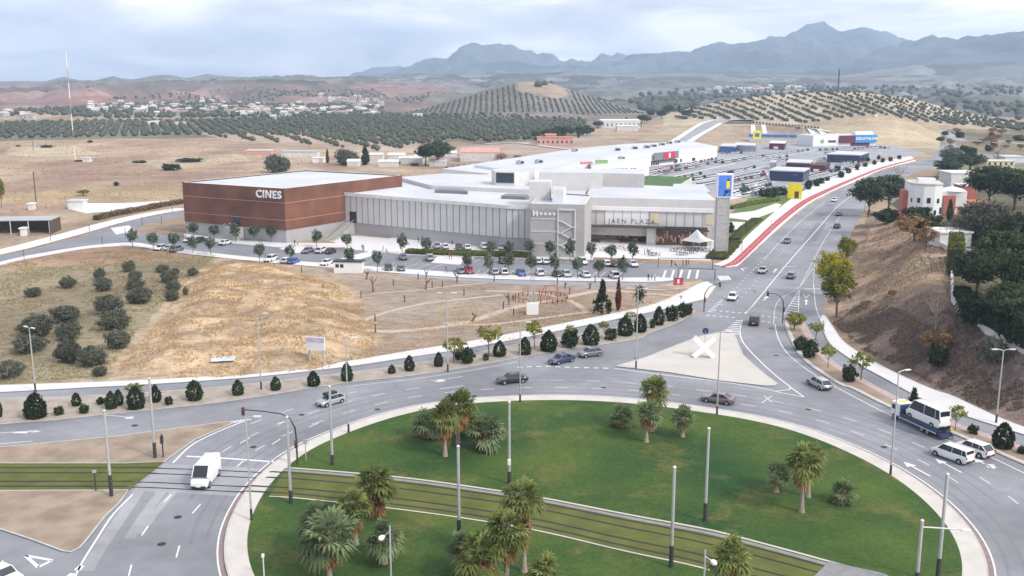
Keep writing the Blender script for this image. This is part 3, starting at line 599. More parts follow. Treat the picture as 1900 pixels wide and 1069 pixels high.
# hatched areas
def hatch(A, B, k, w=.4):
    for i in range(k):
        t = (i + .5) / k; a = (A[0][0] + (A[1][0] - A[0][0]) * t, A[0][1] + (A[1][1] - A[0][1]) * t); b = (B[0][0] + (B[1][0] - B[0][0]) * t, B[0][1] + (B[1][1] - B[0][1]) * t)
        line([a, b], w)
hatch(((1368, 594), (1336, 620)), ((1377, 594), (1372, 622)), 8, .45)
hatch(((1311, 579), (1345, 549)), ((1320, 581), (1349, 551)), 9, .4)
hatch(((1481, 540), (1456, 582)), ((1483, 540), (1481, 586)), 10, .35); line([(1483, 538), (1455, 583)], .12); line([(1483, 538), (1481, 587)], .15)
hatch(((1330, 512), (1352, 512)), ((1336, 521), (1358, 519)), 5, .4); line([(1326, 523), (1353, 521)], .15)
hatch(((1222, 518), (1300, 517)), ((1228, 502), (1303, 501)), 5, .5)
# slip road lines
SL1 = [(1377, 594), (1373, 614), (1376, 630), (1386, 645), (1402, 662), (1431, 690), (1466, 718), (1492, 737)]
line(SL1, .2); line([(1438, 602), (1443, 625), (1460, 655), (1500, 688), (1545, 715), (1580, 734), (1644, 767), (1731, 806), (1836, 848), (1900, 878), (2000, 925)], .16)
line([(1140, 684), (1240, 697), (1340, 709), (1420, 722), (1445, 728), (1492, 737)], .2); line([(1440, 726), (1464, 723), (1466, 718)], .18)
line([(1418, 735), (1432, 747)], .12); line([(1432, 735), (1413, 748)], .12)
mk.ribbon(ring(2.78) + ring(2.78)[:1], .16, ZM)
def arc(off, a0, a1, on=2.0, gap=3.4, w=.12): mk.dashes(ring(off, 160, R(a0), R(a1)), w, ZM, on, gap)
arc(6.4, 8, 165); arc(10.0, 15, 100); arc(10.0, 118, 168); arc(13.2, 128, 150); arc(9.8, -20, 14)
# ring road outer edge and left side
line([(640, 718), (780, 702), (900, 683), (960, 672)], .12); dash([(960, 682), (1010, 680), (1062, 682), (1140, 684)], .35, .8, .7)
for a, b in (((830, 703), (858, 699)), ((800, 707), (826, 703)), ((815, 722), (860, 716)), ((0, 804), (70, 799)), ((60, 803), (78, 800)), ((0, 824), (60, 819)), ((514, 787), (527, 783)), ((573, 793), (592, 785)), ((445, 823), (463, 813)), ((505, 825), (520, 815)), ((440, 866), (452, 855)),
             ((305, 932), (318, 918)), ((357, 953), (372, 936)), ((263, 994), (275, 976)), ((327, 1035), (333, 1013)), ((239, 1069), (244, 1048))): line([a, b], .15)
line([(346, 847), (420, 851), (509, 857.5)], .35)
line([(321, 859), (362, 822), (437, 788), (480, 776)], .22)
line([(246, 918), (210, 955), (180, 1000), (152, 1045), (135, 1080)], .2); line([(0, 833), (207, 815), (414, 788), (480, 776)], .14)
dash([(152, 1050), (130, 1069), (60, 1120)], .6, .9, .6)
hatch(((428, 782), (455, 779)), ((436, 786), (478, 777)), 4, .3)
# give-way triangle
for a, b in (((47, 1031), (97, 1040)), ((97, 1040), (71, 1053)), ((71, 1053), (47, 1031))): line([a, b], .35)
# arrows
def arrow(tail, head, w=.22, hw=.75, hl=1.5):
    a, b = np.array(U2(tail)), np.array(U2(head)); d = (b - a) / np.hypot(*(b - a)); nn = np.array([-d[1], d[0]]); c_ = b - d * hl
    mk.ribbon([tuple(a), tuple(c_)], w, ZM); mk.add([(*(c_ + nn * hw / 1.2), ZM), (*(c_ - nn * hw / 1.2), ZM), (*b, ZM)], [(0, 1, 2)] if True else [])
arrow((1726, 884), (1676, 857)); arrow((1784, 877), (1735, 851)); arrow((1845, 870), (1802, 849)); arrow((1848, 868), (1825, 861), .4, .9, 1.0)
arrow((828, 705), (806, 709)); arrow((78, 800), (20, 804), .2, .6, 2); arrow((1496, 566), (1496, 556), .3, .6, 1.5); arrow((1417, 558), (1424, 550), .25, .7, 1.6); arrow((1435, 506), (1441, 499), .25, .6, 1.6)
line([(1490, 547), (1502, 547)], .2); line([(1490, 547), (1496, 553)], .2); line([(1502, 547), (1496, 553)], .2)
line([(1375, 499), (1388, 497)], .3); line([(1375, 499), (1381, 503)], .3)
S(mk.build('road_markings', 'paint_white'), 'white lines, arrows and hatching painted on the roads')

# ---------------------------------------------------------------- car park in front of the centre, plaza, park paths
lot = W([(-60, 500), (60, 463), (180, 434), (200, 425), (255, 432), (342, 437), (420, 447), (526, 456), (640, 462), (760, 473), (900, 478), (1330, 486), (1345, 497), (1200, 530), (900, 522), (700, 508), (560, 492), (420, 480), (260, 460), (180, 462), (60, 494)])
S(MB().sheet(W([(-250, 540), (-60, 488), (60, 463), (160, 437), (230, 413), (341, 392), (341, 402), (270, 416), (246, 431), (342, 440), (420, 450), (526, 458), (640, 463), (760, 474), (900, 479), (1215, 489), (1345, 490), (1345, 498), (1300, 519), (1200, 521), (1000, 516), (860, 511), (740, 503), (620, 494), (520, 487), (420, 477), (300, 464), (250, 456), (170, 459), (80, 474), (0, 491), (-250, 560)]), .014).build('car_park', 'asphalt_lot'), 'grey car park in front of the cinema and mall')
kerbed('footpath', CW([(-250, 566), (0, 493), (80, 476), (170, 461), (250, 458), (300, 466), (420, 480), (520, 490), (620, 498), (740, 508), (860, 516), (1000, 521), (1120, 523), (1215, 524), (1262, 519)], 4) + CW([(-250, 556), (0, 487), (80, 470), (170, 456), (250, 451), (300, 459), (420, 473), (520, 483), (620, 490), (740, 499), (860, 507), (1000, 513), (1120, 516), (1215, 516), (1262, 517)], 4)[::-1], .13, 'paving_white', label='white pavement in front of the car park')
S(MB().ribbon(CW([(-250, 521), (0, 468.5), (60, 454), (135, 434), (203, 415), (270, 399.5), (341, 387.5)], 4), 6.5, .13).build('footpath', 'paving_white'), 'white pavement along the road behind the cinema')
S(MB().sheet(W([(740, 508), (860, 516), (1000, 521), (1120, 524), (1215, 525), (1215, 530), (1100, 531), (960, 528), (850, 520), (740, 511)]), .017).build('path', 'asphalt_pale'))
# pale islands inside the car park
mb = MB()
for p in ([(342, 434), (420, 444), (526, 451), (640, 452), (640, 459), (526, 460), (420, 451), (342, 441)], [(518, 462), (572, 452), (600, 454), (560, 470), (545, 470)], [(640, 455), (760, 467), (900, 472), (1100, 478), (1100, 483), (900, 478), (760, 474), (640, 463)], [(630, 481), (690, 466), (712, 468), (660, 484)], [(800, 488), (812, 476), (880, 480), (850, 492)],
          [(640, 498), (700, 500), (700, 505), (640, 502)], [(1170, 518), (1225, 515), (1225, 522), (1170, 524)], [(205, 424), (240, 419), (250, 428), (215, 436)]): zi_ = globals().get('zi_', .10) + .006; mb.prism(W(p), 0, zi_, 0)
S(mb.build('pavement_islands', 'paving_white'), 'white pavement islands inside the car park')
mb = MB()
for i in range(30):
    x = 860 + i * 15.5
    if 1160 < x < 1330: continue
    mb.ribbon(W([(x, 500.5 + i * .25), (x - 10 + (x - 860) * .0, 509 + i * .25)]), .12, .02)
for i in range(26): x = 760 + i * 17; mb.ribbon(W([(x, 485 + i * .2), (x + 14, 478 + i * .3)]), .12, .02)
for a in range(8): x = 640 + a * 22; mb.ribbon(W([(x, 494 + a), (x + 26, 484 + a)]), .12, .02)
S(mb.build('bay_markings', 'paint_white'))
# plaza
S(MB().prism(W([(720, 443), (760, 436), (985, 440), (1095, 452), (1110, 445), (1330, 446), (1330, 462), (1318, 484), (1100, 478), (900, 473), (760, 468), (640, 456), (606, 446), (660, 438)]), 0, .10, 0).build('plaza', 'paving_white'), 'white paved plaza in front of the mall')
S(MB().prism(W([(1336, 478), (1334, 484), (1424, 408), (1480, 368), (1520, 346), (1470, 358), (1390, 368), (1352, 400), (1345, 450)]), 0, .08, 0).build('side_lawn', 'grass_pale'), 'green lawn beside the sign tower')
mb = MB()
for p in ([(1352, 405), (1392, 410), (1440, 392), (1450, 380), (1440, 378), (1400, 392), (1352, 398)], [(1350, 425), (1385, 428), (1400, 414), (1352, 412)], [(1345, 372), (1420, 360), (1440, 352), (1345, 356)]): mb.prism(W(p), .02, .16, 0)
S(mb.build('garden_path', 'paving_white'))
# park paths
mb = MB()
for p, w in (([(640, 612), (700, 585), (780, 565), (850, 556), (930, 548)], 1.2), ([(690, 545), (760, 540), (850, 530), (905, 525)], .9), ([(1290, 552), (1200, 545), (1120, 540), (1050, 552), (940, 575), (860, 600), (740, 615), (660, 612)], 2.0), ([(1262, 545), (1180, 578), (1090, 580), (1010, 590), (900, 603), (820, 600)], 1.2), ([(1090, 580), (1060, 560), (1000, 545), (900, 540)], 1.4), ([(560, 570), (640, 590), (700, 600)], .8), ([(1290, 533), (1230, 538), (1160, 535)], 1.2)):
    zp_ = globals().get('zp_', .02) + .005; mb.ribbon(CW(p, 6), w, zp_)
mat('path_soil', (.47, .385, .32), .95, scale=1, amt=.12)
S(mb.build('park_paths', 'path_soil'), 'pale earth paths in the small park')

# ---------------------------------------------------------------- far roads and the large car park
def zf(o=.25): return lambda p: float(terr(np.array([p[0]]), np.array([p[1]]))[0]) + o
def far_ribbon(name, px, w, m, o=.3, label=None):
    P = [G(*p)[:2] for p in catmull(px, 4)]; return S(MB().ribbon(P, w, 0, 0, zf=zf(o)).build(name, m), label)
far_ribbon('road', [(1240, 282), (1275, 256), (1310, 234), (1345, 224), (1400, 222)], 20, 'asphalt_pale', .3, 'far road climbing behind the retail park')
far_ribbon('pavement', [(1228, 277), (1262, 255), (1298, 232), (1325, 223)], 5, 'paving_white', .5)
far_ribbon('pavement', [(1262, 277), (1290, 257), (1325, 237), (1345, 228), (1400, 228)], 5, 'paving_white', .5)
far_ribbon('path', [(1345, 229), (1420, 231), (1500, 238), (1540, 246)], 4, 'paving', .4)
for a, b in (((1397, 232), (1398, 252)), ((1416, 232), (1420, 252)), ((1502, 239), (1512, 253)), ((1520, 240), (1530, 252))): far_ribbon('path', [a, ((a[0] + b[0]) / 2, (a[1] + b[1]) / 2), b], 4, 'paving_white', .4)
far_ribbon('road', [(1900, 268), (1840, 262), (1790, 262), (1762, 252), (1745, 240)], 9, 'asphalt_pale', .2)
far_ribbon('path', [(900, 268), (960, 266), (1040, 276), (1090, 280)], 5, 'paving', .4); far_ribbon('path', [(620, 300), (760, 296), (900, 280)], 3, 'paving', .4)
S(MB().sheet(W([(1150, 330), (1200, 314), (1333, 284), (1410, 268), (1520, 262), (1650, 270), (1720, 284), (1700, 290), (1600, 312), (1500, 348), (1460, 366), (1352, 366), (1260, 350)]), .018).build('car_park', 'asphalt_pale'), 'large pale car park of the retail park')
S(MB().sheet(W([(1640, 290), (1720, 287), (1690, 295), (1600, 316), (1560, 322), (1590, 305)]), .03).build('planted_strip', 'soil_median'), 'planted strip beside the far boulevard')
S(MB().sheet([tuple(G(x, y)[:2]) for x, y in ((128, 388), (140, 377), (230, 377), (335, 371), (320, 378), (210, 392), (160, 396))], .02).build('gravel_yard', 'paving_white'), 'white gravel yard beside the cinema')

mb = MB()
for k, (a, b) in enumerate((((1212, 317), (1335, 293)), ((1235, 331), (1365, 303)), ((1262, 343), (1420, 309)), ((1350, 357), (1440, 337)), ((1345, 297), (1425, 286)), ((1380, 362), (1462, 344)), ((1415, 296), (1520, 278)), ((1510, 336), (1590, 318)), ((1530, 290), (1640, 283)), ((1400, 345), (1424, 322)))): mb.ribbon(W([a, b]), 1.1, .04 + .003 * k)
S(mb.build('pavement_islands', 'paving_white'))

# wear: darker wheel tracks in the ring lanes, sealed cracks, covers, dust at the crossing
mb = MB()
for o_, a0, a1 in ((3.9, -30, 195), (5.4, -30, 195), (7.6, 0, 180), (9.1, 5, 175), (11.3, 15, 100), (12.6, 15, 96), (11.3, 122, 165)): mb.ribbon(ring(o_, 120, R(a0), R(a1)), .38, .0222)
S(mb.build('wheel_tracks', 'asphalt_worn'))
mb = MB(); rr0 = random.Random(11)
for k in range(20):
    a = rr0.uniform(-10, 190); o_ = rr0.uniform(3.5, 15); c0 = ring(o_, 2, R(a), R(a) + .1)[0]; t_ = R(a) + rr0.choice((0, 1.57)) + rr0.uniform(-.3, .3); P_ = [c0]
    for j in range(5): t_ += rr0.uniform(-.4, .4); P_.append((P_[-1][0] + .9 * math.cos(t_), P_[-1][1] + .9 * math.sin(t_)))
    mb.ribbon(P_, .07, .0235 + k * 1e-5)
S(mb.build('sealed_cracks', 'asphalt_dark')); mb = MB()
for q_ in ((700, 760), (470, 830), (330, 960), (880, 735), (1120, 720), (1500, 760), (1640, 830), (1180, 665), (1700, 900), (560, 770), (1430, 610), (1440, 660), (250, 790), (1400, 540), (300, 1010)):
    c0 = U(*q_); mb.add([(c0[0] + .42 * math.cos(a), c0[1] + .42 * math.sin(a), .0245) for a in np.linspace(0, 2 * math.pi, 13)[:-1]], [tuple(range(12))])
S(mb.build('drain_covers', 'rail_dark'))
mb = MB()
for px_, w_ in (([(262, 905), (225, 960), (190, 1010), (160, 1060)], 1.3), ([(300, 912), (262, 965), (240, 1000)], 1.1), ([(330, 905), (290, 950), (262, 990)], .8), ([(290, 870), (330, 868), (400, 880)], 1.2)): mb.ribbon(CW(px_), w_, .0262 + w_ * .0005)
S(mb.build('dust_streaks', 'asphalt_dust'))
# ================================================================ BUILDINGS
mat('corten', (.215, .097, .062), .75, c2=(.13, .060, .045), scale=.16, bump=.1, detail=6)
mat('corten_light', (.42, .22, .16), .7, scale=.5, amt=.1)
mat('roof_white', (.60, .62, .66), .8, c2=(.50, .52, .565), scale=.06, detail=9)
mat('clad_grey', (.58, .565, .56), .7, scale=.3, amt=.05)
mat('clad_grey2', (.52, .50, .49), .7, scale=.3, amt=.05)
mat('clad_seam', (.25, .25, .26), .8, scale=1, amt=.1)
mat('plinth', (.37, .365, .375), .85, scale=.2, amt=.07)
mat('mesh_grey', (.40, .385, .38), .7, scale=.6, amt=.06)
mat('mesh_grey2', (.33, .32, .325), .7, scale=.6, amt=.06)
mat('white', (.78, .78, .79), .6, scale=.5, amt=.03)
mat('white_dirty', (.66, .65, .64), .8, scale=.6, amt=.10)
mat('dark', (.035, .037, .045), .5, scale=2, amt=.2)
mat('glass_dark', (.03, .038, .055), .15, scale=1, amt=.2, spec=.6)
mat('metal_grey', (.50, .51, .51), .45, scale=3, amt=.08, metal=.4)
mat('metal_dark', (.05, .05, .055), .5, scale=3, amt=.2)
mat('navy', (.035, .045, .115), .55, scale=1, amt=.15)
mat('maroon', (.13, .03, .045), .6, scale=1, amt=.15)
mat('sky_blue', (.04, .27, .62), .5, scale=1, amt=.08)
mat('blue_line', (.05, .14, .38), .5, scale=1, amt=.1)
mat('yellow', (.80, .68, .03), .5, scale=1, amt=.06)
mat('sign_red', (.62, .02, .06), .5, scale=1, amt=.06)
mat('sign_pale_red', (.60, .25, .27), .6, scale=1); mat('sign_grey', (.20, .215, .23), .6, scale=1, amt=.06)
mat('sign_green', (.22, .38, .15), .6, scale=1, amt=.06)
mat('poster_blue', (.10, .22, .74), .5, scale=.6, amt=.15)
mat('poster_violet', (.36, .28, .80), .5, scale=.6, amt=.15)
mat('brick_red', (.42, .07, .08), .7, scale=1); mat('brick', (.42, .14, .11), .85, scale=2.5, amt=.14, bump=.2)
mat('terracotta', (.46, .20, .14), .85, scale=2, amt=.2)
mat('cream', (.64, .57, .42), .85, scale=.6, amt=.1)
mat('pink_wall', (.58, .33, .28), .85, scale=.4, amt=.1)
mat('pale_wall', (.60, .585, .56), .85, scale=.6, amt=.12)
mat('warm_floor', (.50, .41, .31), .7, scale=.5, amt=.06)
mat('warm_light', (.55, .32, .22), .5, c2=(.16, .09, .07), scale=1.6, detail=2, emit=(1.0, .5, .3, .10))
mat('tank_green', (.10, .18, .06), .95, c2=(.06, .12, .05), scale=.5, bump=.4)
mat('wood_dark', (.10, .07, .055), .85, scale=3, amt=.25)
mat('rust', (.13, .055, .035), .85, scale=2, amt=.3)

def font_mesh(name, text, size, m, parent, loc, rot, depth=.12, group=None, bold=.015, sp=1.12):
    cu = bpy.data.curves.new(name, 'FONT'); cu.body = text; cu.size = size; cu.extrude = depth; cu.offset = bold * size; cu.align_x = 'CENTER'; cu.align_y = 'CENTER'; cu.resolution_u = 3; cu.space_character = sp
    t = bpy.data.objects.new(name + "_tmp", cu); COL.objects.link(t); bpy.context.view_layer.update()
    me = bpy.data.meshes.new_from_object(t.evaluated_get(bpy.context.evaluated_depsgraph_get())); bpy.data.objects.remove(t)
    me.name = name; me.materials.clear(); me.materials.append(M[m]); o = bpy.data.objects.new(name, me); COL.objects.link(o); o.parent = parent; o.location = loc; o.rotation_euler = rot
    return o
def wall_frame(A, B):
    """unit vector along the wall from A to B, outward normal (towards the viewer), length and Euler for flat lettering on it"""
    a, b = np.array(A[:2]), np.array(B[:2]); L = np.hypot(*(b - a)); d = (b - a) / L; nn = np.array([d[1], -d[0]])
    return a, d, nn, L, (math.pi / 2, 0, math.atan2(d[1], d[0]))
def wp(fr, s, z, out=0.0):
    a, d, nn, L, e = fr; p = a + d * s + nn * out; return (p[0], p[1], z)
def wbox(mb, fr, s0, s1, z0, z1, out, th=.12, mi=0):
    a, d, nn, L, e = fr; c = a + d * (s0 + s1) / 2 + nn * out
    return mb.box((c[0], c[1], (z0 + z1) / 2), (abs(s1 - s0), th, z1 - z0), rz=e[2], mi=mi)

# ---- cinema: rust coloured box on a grey plinth
HC = 15.2
A_, B_, C_ = [np.array(U(*p, HC)[:2]) for p in ((338, 338), (527, 350), (746, 325))]
D_ = A_ + C_ - B_; cin = [tuple(A_), tuple(B_), tuple(C_), tuple(D_)]
t = thing('cinema_building', 'rust brown windowless cinema block on a grey plinth lettered CINES', 'cinema', (B_[0], B_[1], 0))
t0 = t.location.copy()
def rel(o, t=t):
    """parts are modelled in world coordinates; move them under their thing"""
    o.parent = t; o.matrix_parent_inverse = Matrix.Translation(-Vector(t.location)); return o
cen = (A_ + C_) / 2; inn = [tuple(cen + (np.array(p) - cen) * .994) for p in cin]
ZB = 3.7
rel(MB().prism(inn, 0, ZB, 0, top=False).build('plinth', 'plinth'))
rel(MB().prism(cin, ZB, HC, 0, bottom=True, top=False).build('wall', 'corten'))
mb = MB(); mb.prism(inn, HC - .35, HC - .30, 0); 
for i in range(4): mb.ribbon([cin[i], cin[(i + 1) % 4]], .6, HC + .004, 1, off=.3 if False else .28)
rel(mb.build('roof', ['roof_white', 'white']))
f1, f2 = wall_frame(A_, B_), wall_frame(B_, C_)
mb = MB()
for f in (f1, f2):
    for z in (6.4, 11.2): wbox(mb, f, .1, f[3] - .1, z - .09, z + .09, .03, .1)
rel(mb.build('trim', 'corten_light'))
rel(font_mesh('lettering', 'CINES', 2.9, 'white', None, wp(f1, f1[3] - 5.4, 13.25, .25), f1[4], .15, bold=.03, sp=1.2))
rel(wbox(MB(), f1, f1[3] * .50, f1[3] * .565, ZB - .1, ZB + 2.6, .02, .15).build('entrance', 'glass_dark'))
# entrance stairs on the front and the long stairs between cinema and mall
def stairs(name, label, fr, s0, s1, ztop_, width, out0, rail=True):
    t = thing(name, label, 'stairs', wp(fr, s0, 0, out0)); n = 16; mb = MB()
    for i in range(n):
        z = ztop_ * (i + 1) / n; s = s0 + (s1 - s0) * i / n; wbox(mb, fr, s, s + (s1 - s0) / n, 0, z, out0 + width / 2, width)
    rel(mb.build('steps', 'concrete'), t)
    for o in (out0 + .1, out0 + width - .1):
        m2 = MB(); m2.tube([wp(fr, s0, 1.0, o), wp(fr, s1, ztop_ + 1.0, o)], .09, 6); m2.tube([wp(fr, s0, 0, o), wp(fr, s0, 1.0, o)], .06, 6); m2.tube([wp(fr, s1, ztop_ * .9, o), wp(fr, s1, ztop_ + 1, o)], .06, 6); rel(m2.build('handrail', 'metal_grey'), t)
    return t
stairs('entrance_stairs', 'concrete stairs rising along the cinema front to its entrance', f1, f1[3] * .30, f1[3] * .48, 3.6, 2.4, .3)
mb = MB(); wbox(mb, f1, f1[3] * .48, f1[3] * .60, 0, 3.6, 1.5, 2.4); tag(mb.build('landing_block', 'concrete'), 'grey landing block in front of the cinema entrance', 'landing')

# ---- mall with ribbed facade
HM = 11.6
F1_, F2_ = np.array(U(640, 360, HM)[:2]), np.array(U(985, 385, HM)[:2])
poly = W([(640, 360), (940, 383.6), (985, 385), (1080, 382), (1090, 345), (985, 326), (820, 322), (746, 328)], HM)
t = thing('shopping_mall', 'long low shopping mall with grey ribbed cladding and a flat white roof', 'shopping mall', (F1_[0], F1_[1], 0))
fm = wall_frame(F1_, np.array(U(940, 383.6, HM)[:2])); fm2 = wall_frame(np.array(U(940, 383.6, HM)[:2]), F2_)
rel(MB().prism(poly, 3.4, HM, 0, top=False).build('wall', 'clad_grey'), t)
cm = np.array(poly).mean(0); rel(MB().prism([tuple(cm + (np.array(p) - cm) * .995) for p in poly], 0, 3.4, 0, top=False).build('plinth', 'plinth'), t)
mb = MB(); mb.sheet(poly, HM, 0); wbox(mb, fm, 0, fm[3], HM - .5, HM + .45, .05, .5, 1); wbox(mb, fm2, 0, fm2[3], HM - .5, HM + .45, .05, .5, 1)
rel(mb.build('roof', ['roof_white', 'white_dirty']), t)
xs_ = list(np.linspace(643, 745, 11)) + list(np.linspace(757, 940, 16)); mb = MB(); N_ = 26
for i in range(N_ + 1):
    s = fm[3] * (i / N_) ; wbox(mb, fm, s - .11, s + .11, 3.2, HM - .5, .04, .1)
for i in (1, 2, 3): wbox(mb, fm2, fm2[3] * i / 4 - .1, fm2[3] * i / 4 + .1, 3.2, HM - .5, .04, .1)
rel(mb.build('cladding_joints', 'clad_seam'), t)
rel(wbox(MB(), fm, fm[3] * .03, fm[3] * .075, 3.4, 6.6, .06, .2).build('door', 'glass_dark'), t)
for i, p in enumerate(([(807, 358), (853, 360), (868, 361), (860, 356), (815, 354)], [(930, 369), (975, 371), (985, 370), (978, 366), (940, 365)])):
    rel(MB().prism(W(p, HM), HM + .02, HM + .9, 0).build('skylight', 'sign_grey'), t)
frs = wall_frame(U2((603, 447)), U2((645, 410), 3.6)); stairs('mall_stairs', 'long grey stairs between the cinema and the ribbed mall wall', frs, 0, frs[3], 3.6, 2.8, 0)
def block(name, label, cat, roofpx, z, wallm='white', roofm='roof_white', z0=0, parapet=.3, group=None, base=None):
    """prismatic building drawn by the outline of its roof"""
    poly = W(roofpx, z); c = np.array(poly).mean(0)
    t = thing(name, label, cat, (c[0], c[1], z0), group=group)
    rel(MB().prism(poly, z0, z, 0, top=False).build('wall', wallm), t)
    inn = [tuple(c + (np.array(p) - c) * .985) for p in poly]
    mb = MB(); mb.sheet(poly, z, 0); rel(mb.build('roof', roofm), t)
    return t, poly
# upper roof volumes behind
t, _ = block('roof_hall', 'low white roof hall behind the ribbed mall', 'building', [(800, 344), (985, 352), (1000, 334), (820, 322), (745, 330)], 12.8, 'clad_grey', z0=HM - .2)
t, pl = block('rooftop_pavilion', 'rooftop pavilion with a wide dark window on the mall roof', 'pavilion', [(919, 318), (955, 319), (982, 318), (992, 312), (912, 314)], 17.0, 'white_dirty', z0=12.7)
fr = wall_frame(pl[0], pl[1]); rel(wbox(MB(), fr, .3, fr[3] - .2, 13.6, 16.6, .1, .15).build('window', 'glass_dark'), t)
t, pl = block('service_block', 'plain pale grey block in the middle of the mall roofs', 'building', [(1000, 320), (1118, 321), (1120, 314), (1010, 311)], 17, 'clad_grey')
t, pl = block('service_block', 'grey block with vertical ribs beside the green roof garden', 'building', [(1116, 321), (1196, 323), (1196, 314), (1120, 312)], 16.5, 'clad_grey2')
fr = wall_frame(pl[0], pl[1]); mb = MB()
for i in range(18): wbox(mb, fr, fr[3] * i / 18, fr[3] * i / 18 + .15, 1, 16.3, .05, .1)
rel(mb.build('ribs', 'clad_grey'), t)
t, pl = block('mall_hall', 'pale hall with a flat white roof behind the plaza front', 'building', [(1086, 366), (1330, 372), (1300, 348), (1100, 340)], 12.4, 'clad_grey', z0=2)
# roof garden
gp = W([(1174, 350), (1248, 351), (1284, 330), (1200, 328), (1176, 338)], 10.5)
t = thing('roof_garden', 'green planted roof garden among the white mall roofs', 'roof garden', (gp[0][0], gp[0][1], 0))
rel(MB().prism(gp, 0, 10.5, 1, 1).build('bed', ['tank_green', 'clad_grey']), t); bpy.data.objects
rel(MB().prism([(p[0], p[1]) for p in (np.array(gp) - np.mean(gp, 0)) * .96 + np.mean(gp, 0)], 10.4, 10.9, 0).build('planting', 'tank_green'), t)

# ---- hotel tower with a stair cage
HH = 13.6
hb = [U(984, 378, HH), U(1085, 380, HH), U(1098, 362, HH), U(1008, 356, HH)]
hp = [h[:2] for h in hb]
t = thing('hotel_tower', 'grey mesh clad hotel block with a letter H and four stars', 'hotel', (hp[0][0], hp[0][1], 0))
rel(MB().prism(hp, 0, HH, 0, top=False).build('wall', 'mesh_grey'), t)
fh = wall_frame(hp[0], hp[1])
mb = MB(); mb.sheet(hp, HH - .3, 0)
for i in range(4): mb.ribbon([hp[i], hp[(i + 1) % 4]], .5, HH + .004, 1, off=.22)
rel(mb.build('roof', ['roof_white', 'white_dirty']), t)
mb = MB()
for z in (3.2, 6.4, 9.6): wbox(mb, fh, .1, fh[3] * .50, z, z + .45, .04, .12)
rel(mb.build('floor_bands', 'clad_grey2'), t)
mb = MB(); wbox(mb, fh, .2, fh[3] * .5, 9.9, 12.4, .045, .1); rel(mb.build('sign_panel', 'mesh_grey2'), t)
rel(font_mesh('lettering', 'H', 1.9, 'white', None, wp(fh, 1.35, 11.1, .22), fh[4], .08, bold=.05), t)
def star(mb, fr, s, z, r, out):
    c = wp(fr, s, z, out); d = fr[1]; nn = fr[2]; pts = []
    for k in range(10):
        a = math.pi / 2 + k * math.pi / 5; q = r if k % 2 == 0 else r * .42; pts.append((c[0] + d[0] * q * math.cos(a), c[1] + d[1] * q * math.cos(a), c[2] + q * math.sin(a)))
    ctr = (c[0], c[1], c[2]); v = [ctr] + pts + [(p[0] - nn[0] * .15, p[1] - nn[1] * .15, p[2]) for p in pts]
    mb.add(v, [(0, k + 1, (k + 1) % 10 + 1) for k in range(10)] + [(k + 1, k + 11, (k + 1) % 10 + 11, (k + 1) % 10 + 1) for k in range(10)])
for k in range(4):
    mb = MB(); star(mb, fh, 2.75 + k * 1.12, 11.1, .55, .22); rel(mb.build('star', 'white'), t)
mb = MB(); s0, s1 = fh[3] * .515, fh[3] * .83
for s in (s0, s1): wbox(mb, fh, s - .15, s + .15, 0, 12.3, .25, .3)
wbox(mb, fh, s0, s1, 12.1, 12.5, .25, .3)
zz = [9.4, 7.9, 6.3, 4.8, 3.2, 1.6]
for i, z in enumerate(zz[:-1]):
    a, b = (s0, s1) if i % 2 == 0 else (s1, s0); mb.tube([wp(fh, a + (.8 if i % 2 == 0 else -.8), z, .35), wp(fh, b + (-.8 if i % 2 == 0 else .8), zz[i + 1], .35)], .15, 5); wbox(mb, fh, min(a, a + (1 if i % 2 == 0 else -1)), max(a, a + (1 if i % 2 == 0 else -1)), z - .15, z + .15, .35, .3)
rel(mb.build('fire_stairs', 'white_dirty'), t)
t, _ = block('stair_core', 'tall plain grey stair core behind the hotel block', 'tower', [(982, 338), (1021, 338), (1024, 333), (984, 333)], 18.0, 'clad_grey', 'clad_grey')
t, _ = block('plant_room', 'small white plant room on the hotel roof', 'plant room', [(1025, 352), (1046, 353), (1050, 346), (1026, 345)], 16.6, 'white', z0=HH - .3)
t, pl = block('access_ramp', 'low grey ramp block at the foot of the hotel', 'ramp', [(967, 435), (985, 436), (985, 430), (969, 429)], 4.0, 'plinth', 'paving_white')

# ---- plaza front: glass and panel hall over an open lobby
HP = 9.8
pr = [U(1068, 385, HP)[:2], U(1322, 391, HP)[:2], U(1312, 350, HP)[:2], U(1086, 352, HP)[:2]]
t = thing('plaza_hall', 'plaza entrance hall with white panels, a wide canopy and lit shop fronts', 'shopping mall', (pr[0][0], pr[0][1], 0))
fp = wall_frame(pr[0], pr[1]); L = fp[3]
rel(MB().prism(pr, 5.2, HP, 0, 0, top=False, bottom=True).build('wall', 'clad_grey'), t)
mb = MB(); mb.sheet(pr, HP, 0); wbox(mb, fp, -.2, L + .3, HP - .55, HP + .5, .1, .8, 1)
rel(mb.build('roof', ['roof_white', 'white']), t)
mb = MB()
for i in range(14): wbox(mb, fp, L * (.09 + .065 * i) - .06, L * (.09 + .065 * i) + .06, 5.3, HP - .6, .05, .12)
rel(mb.build('cladding_joints', 'clad_seam'), t)
mb = MB(); wbox(mb, fp, L * .22, L * .54, 5.35, HP - .6, .03, .1); rel(mb.build('window_band', 'white'), t)
mb = MB(); wbox(mb, fp, L * .08, L * .66, 4.75, 5.2, .8, 2.2); rel(mb.build('canopy', 'wood_dark'), t)
rel(font_mesh('lettering', 'JAEN PLAZA', 1.8, 'metal_dark', None, wp(fp, L * .42, 6.45, 1.35), fp[4], .10, bold=-.004, sp=1.35), t)
back = [np.array(fp[0]) + fp[1] * s - fp[2] * 6 for s in (0, L)]
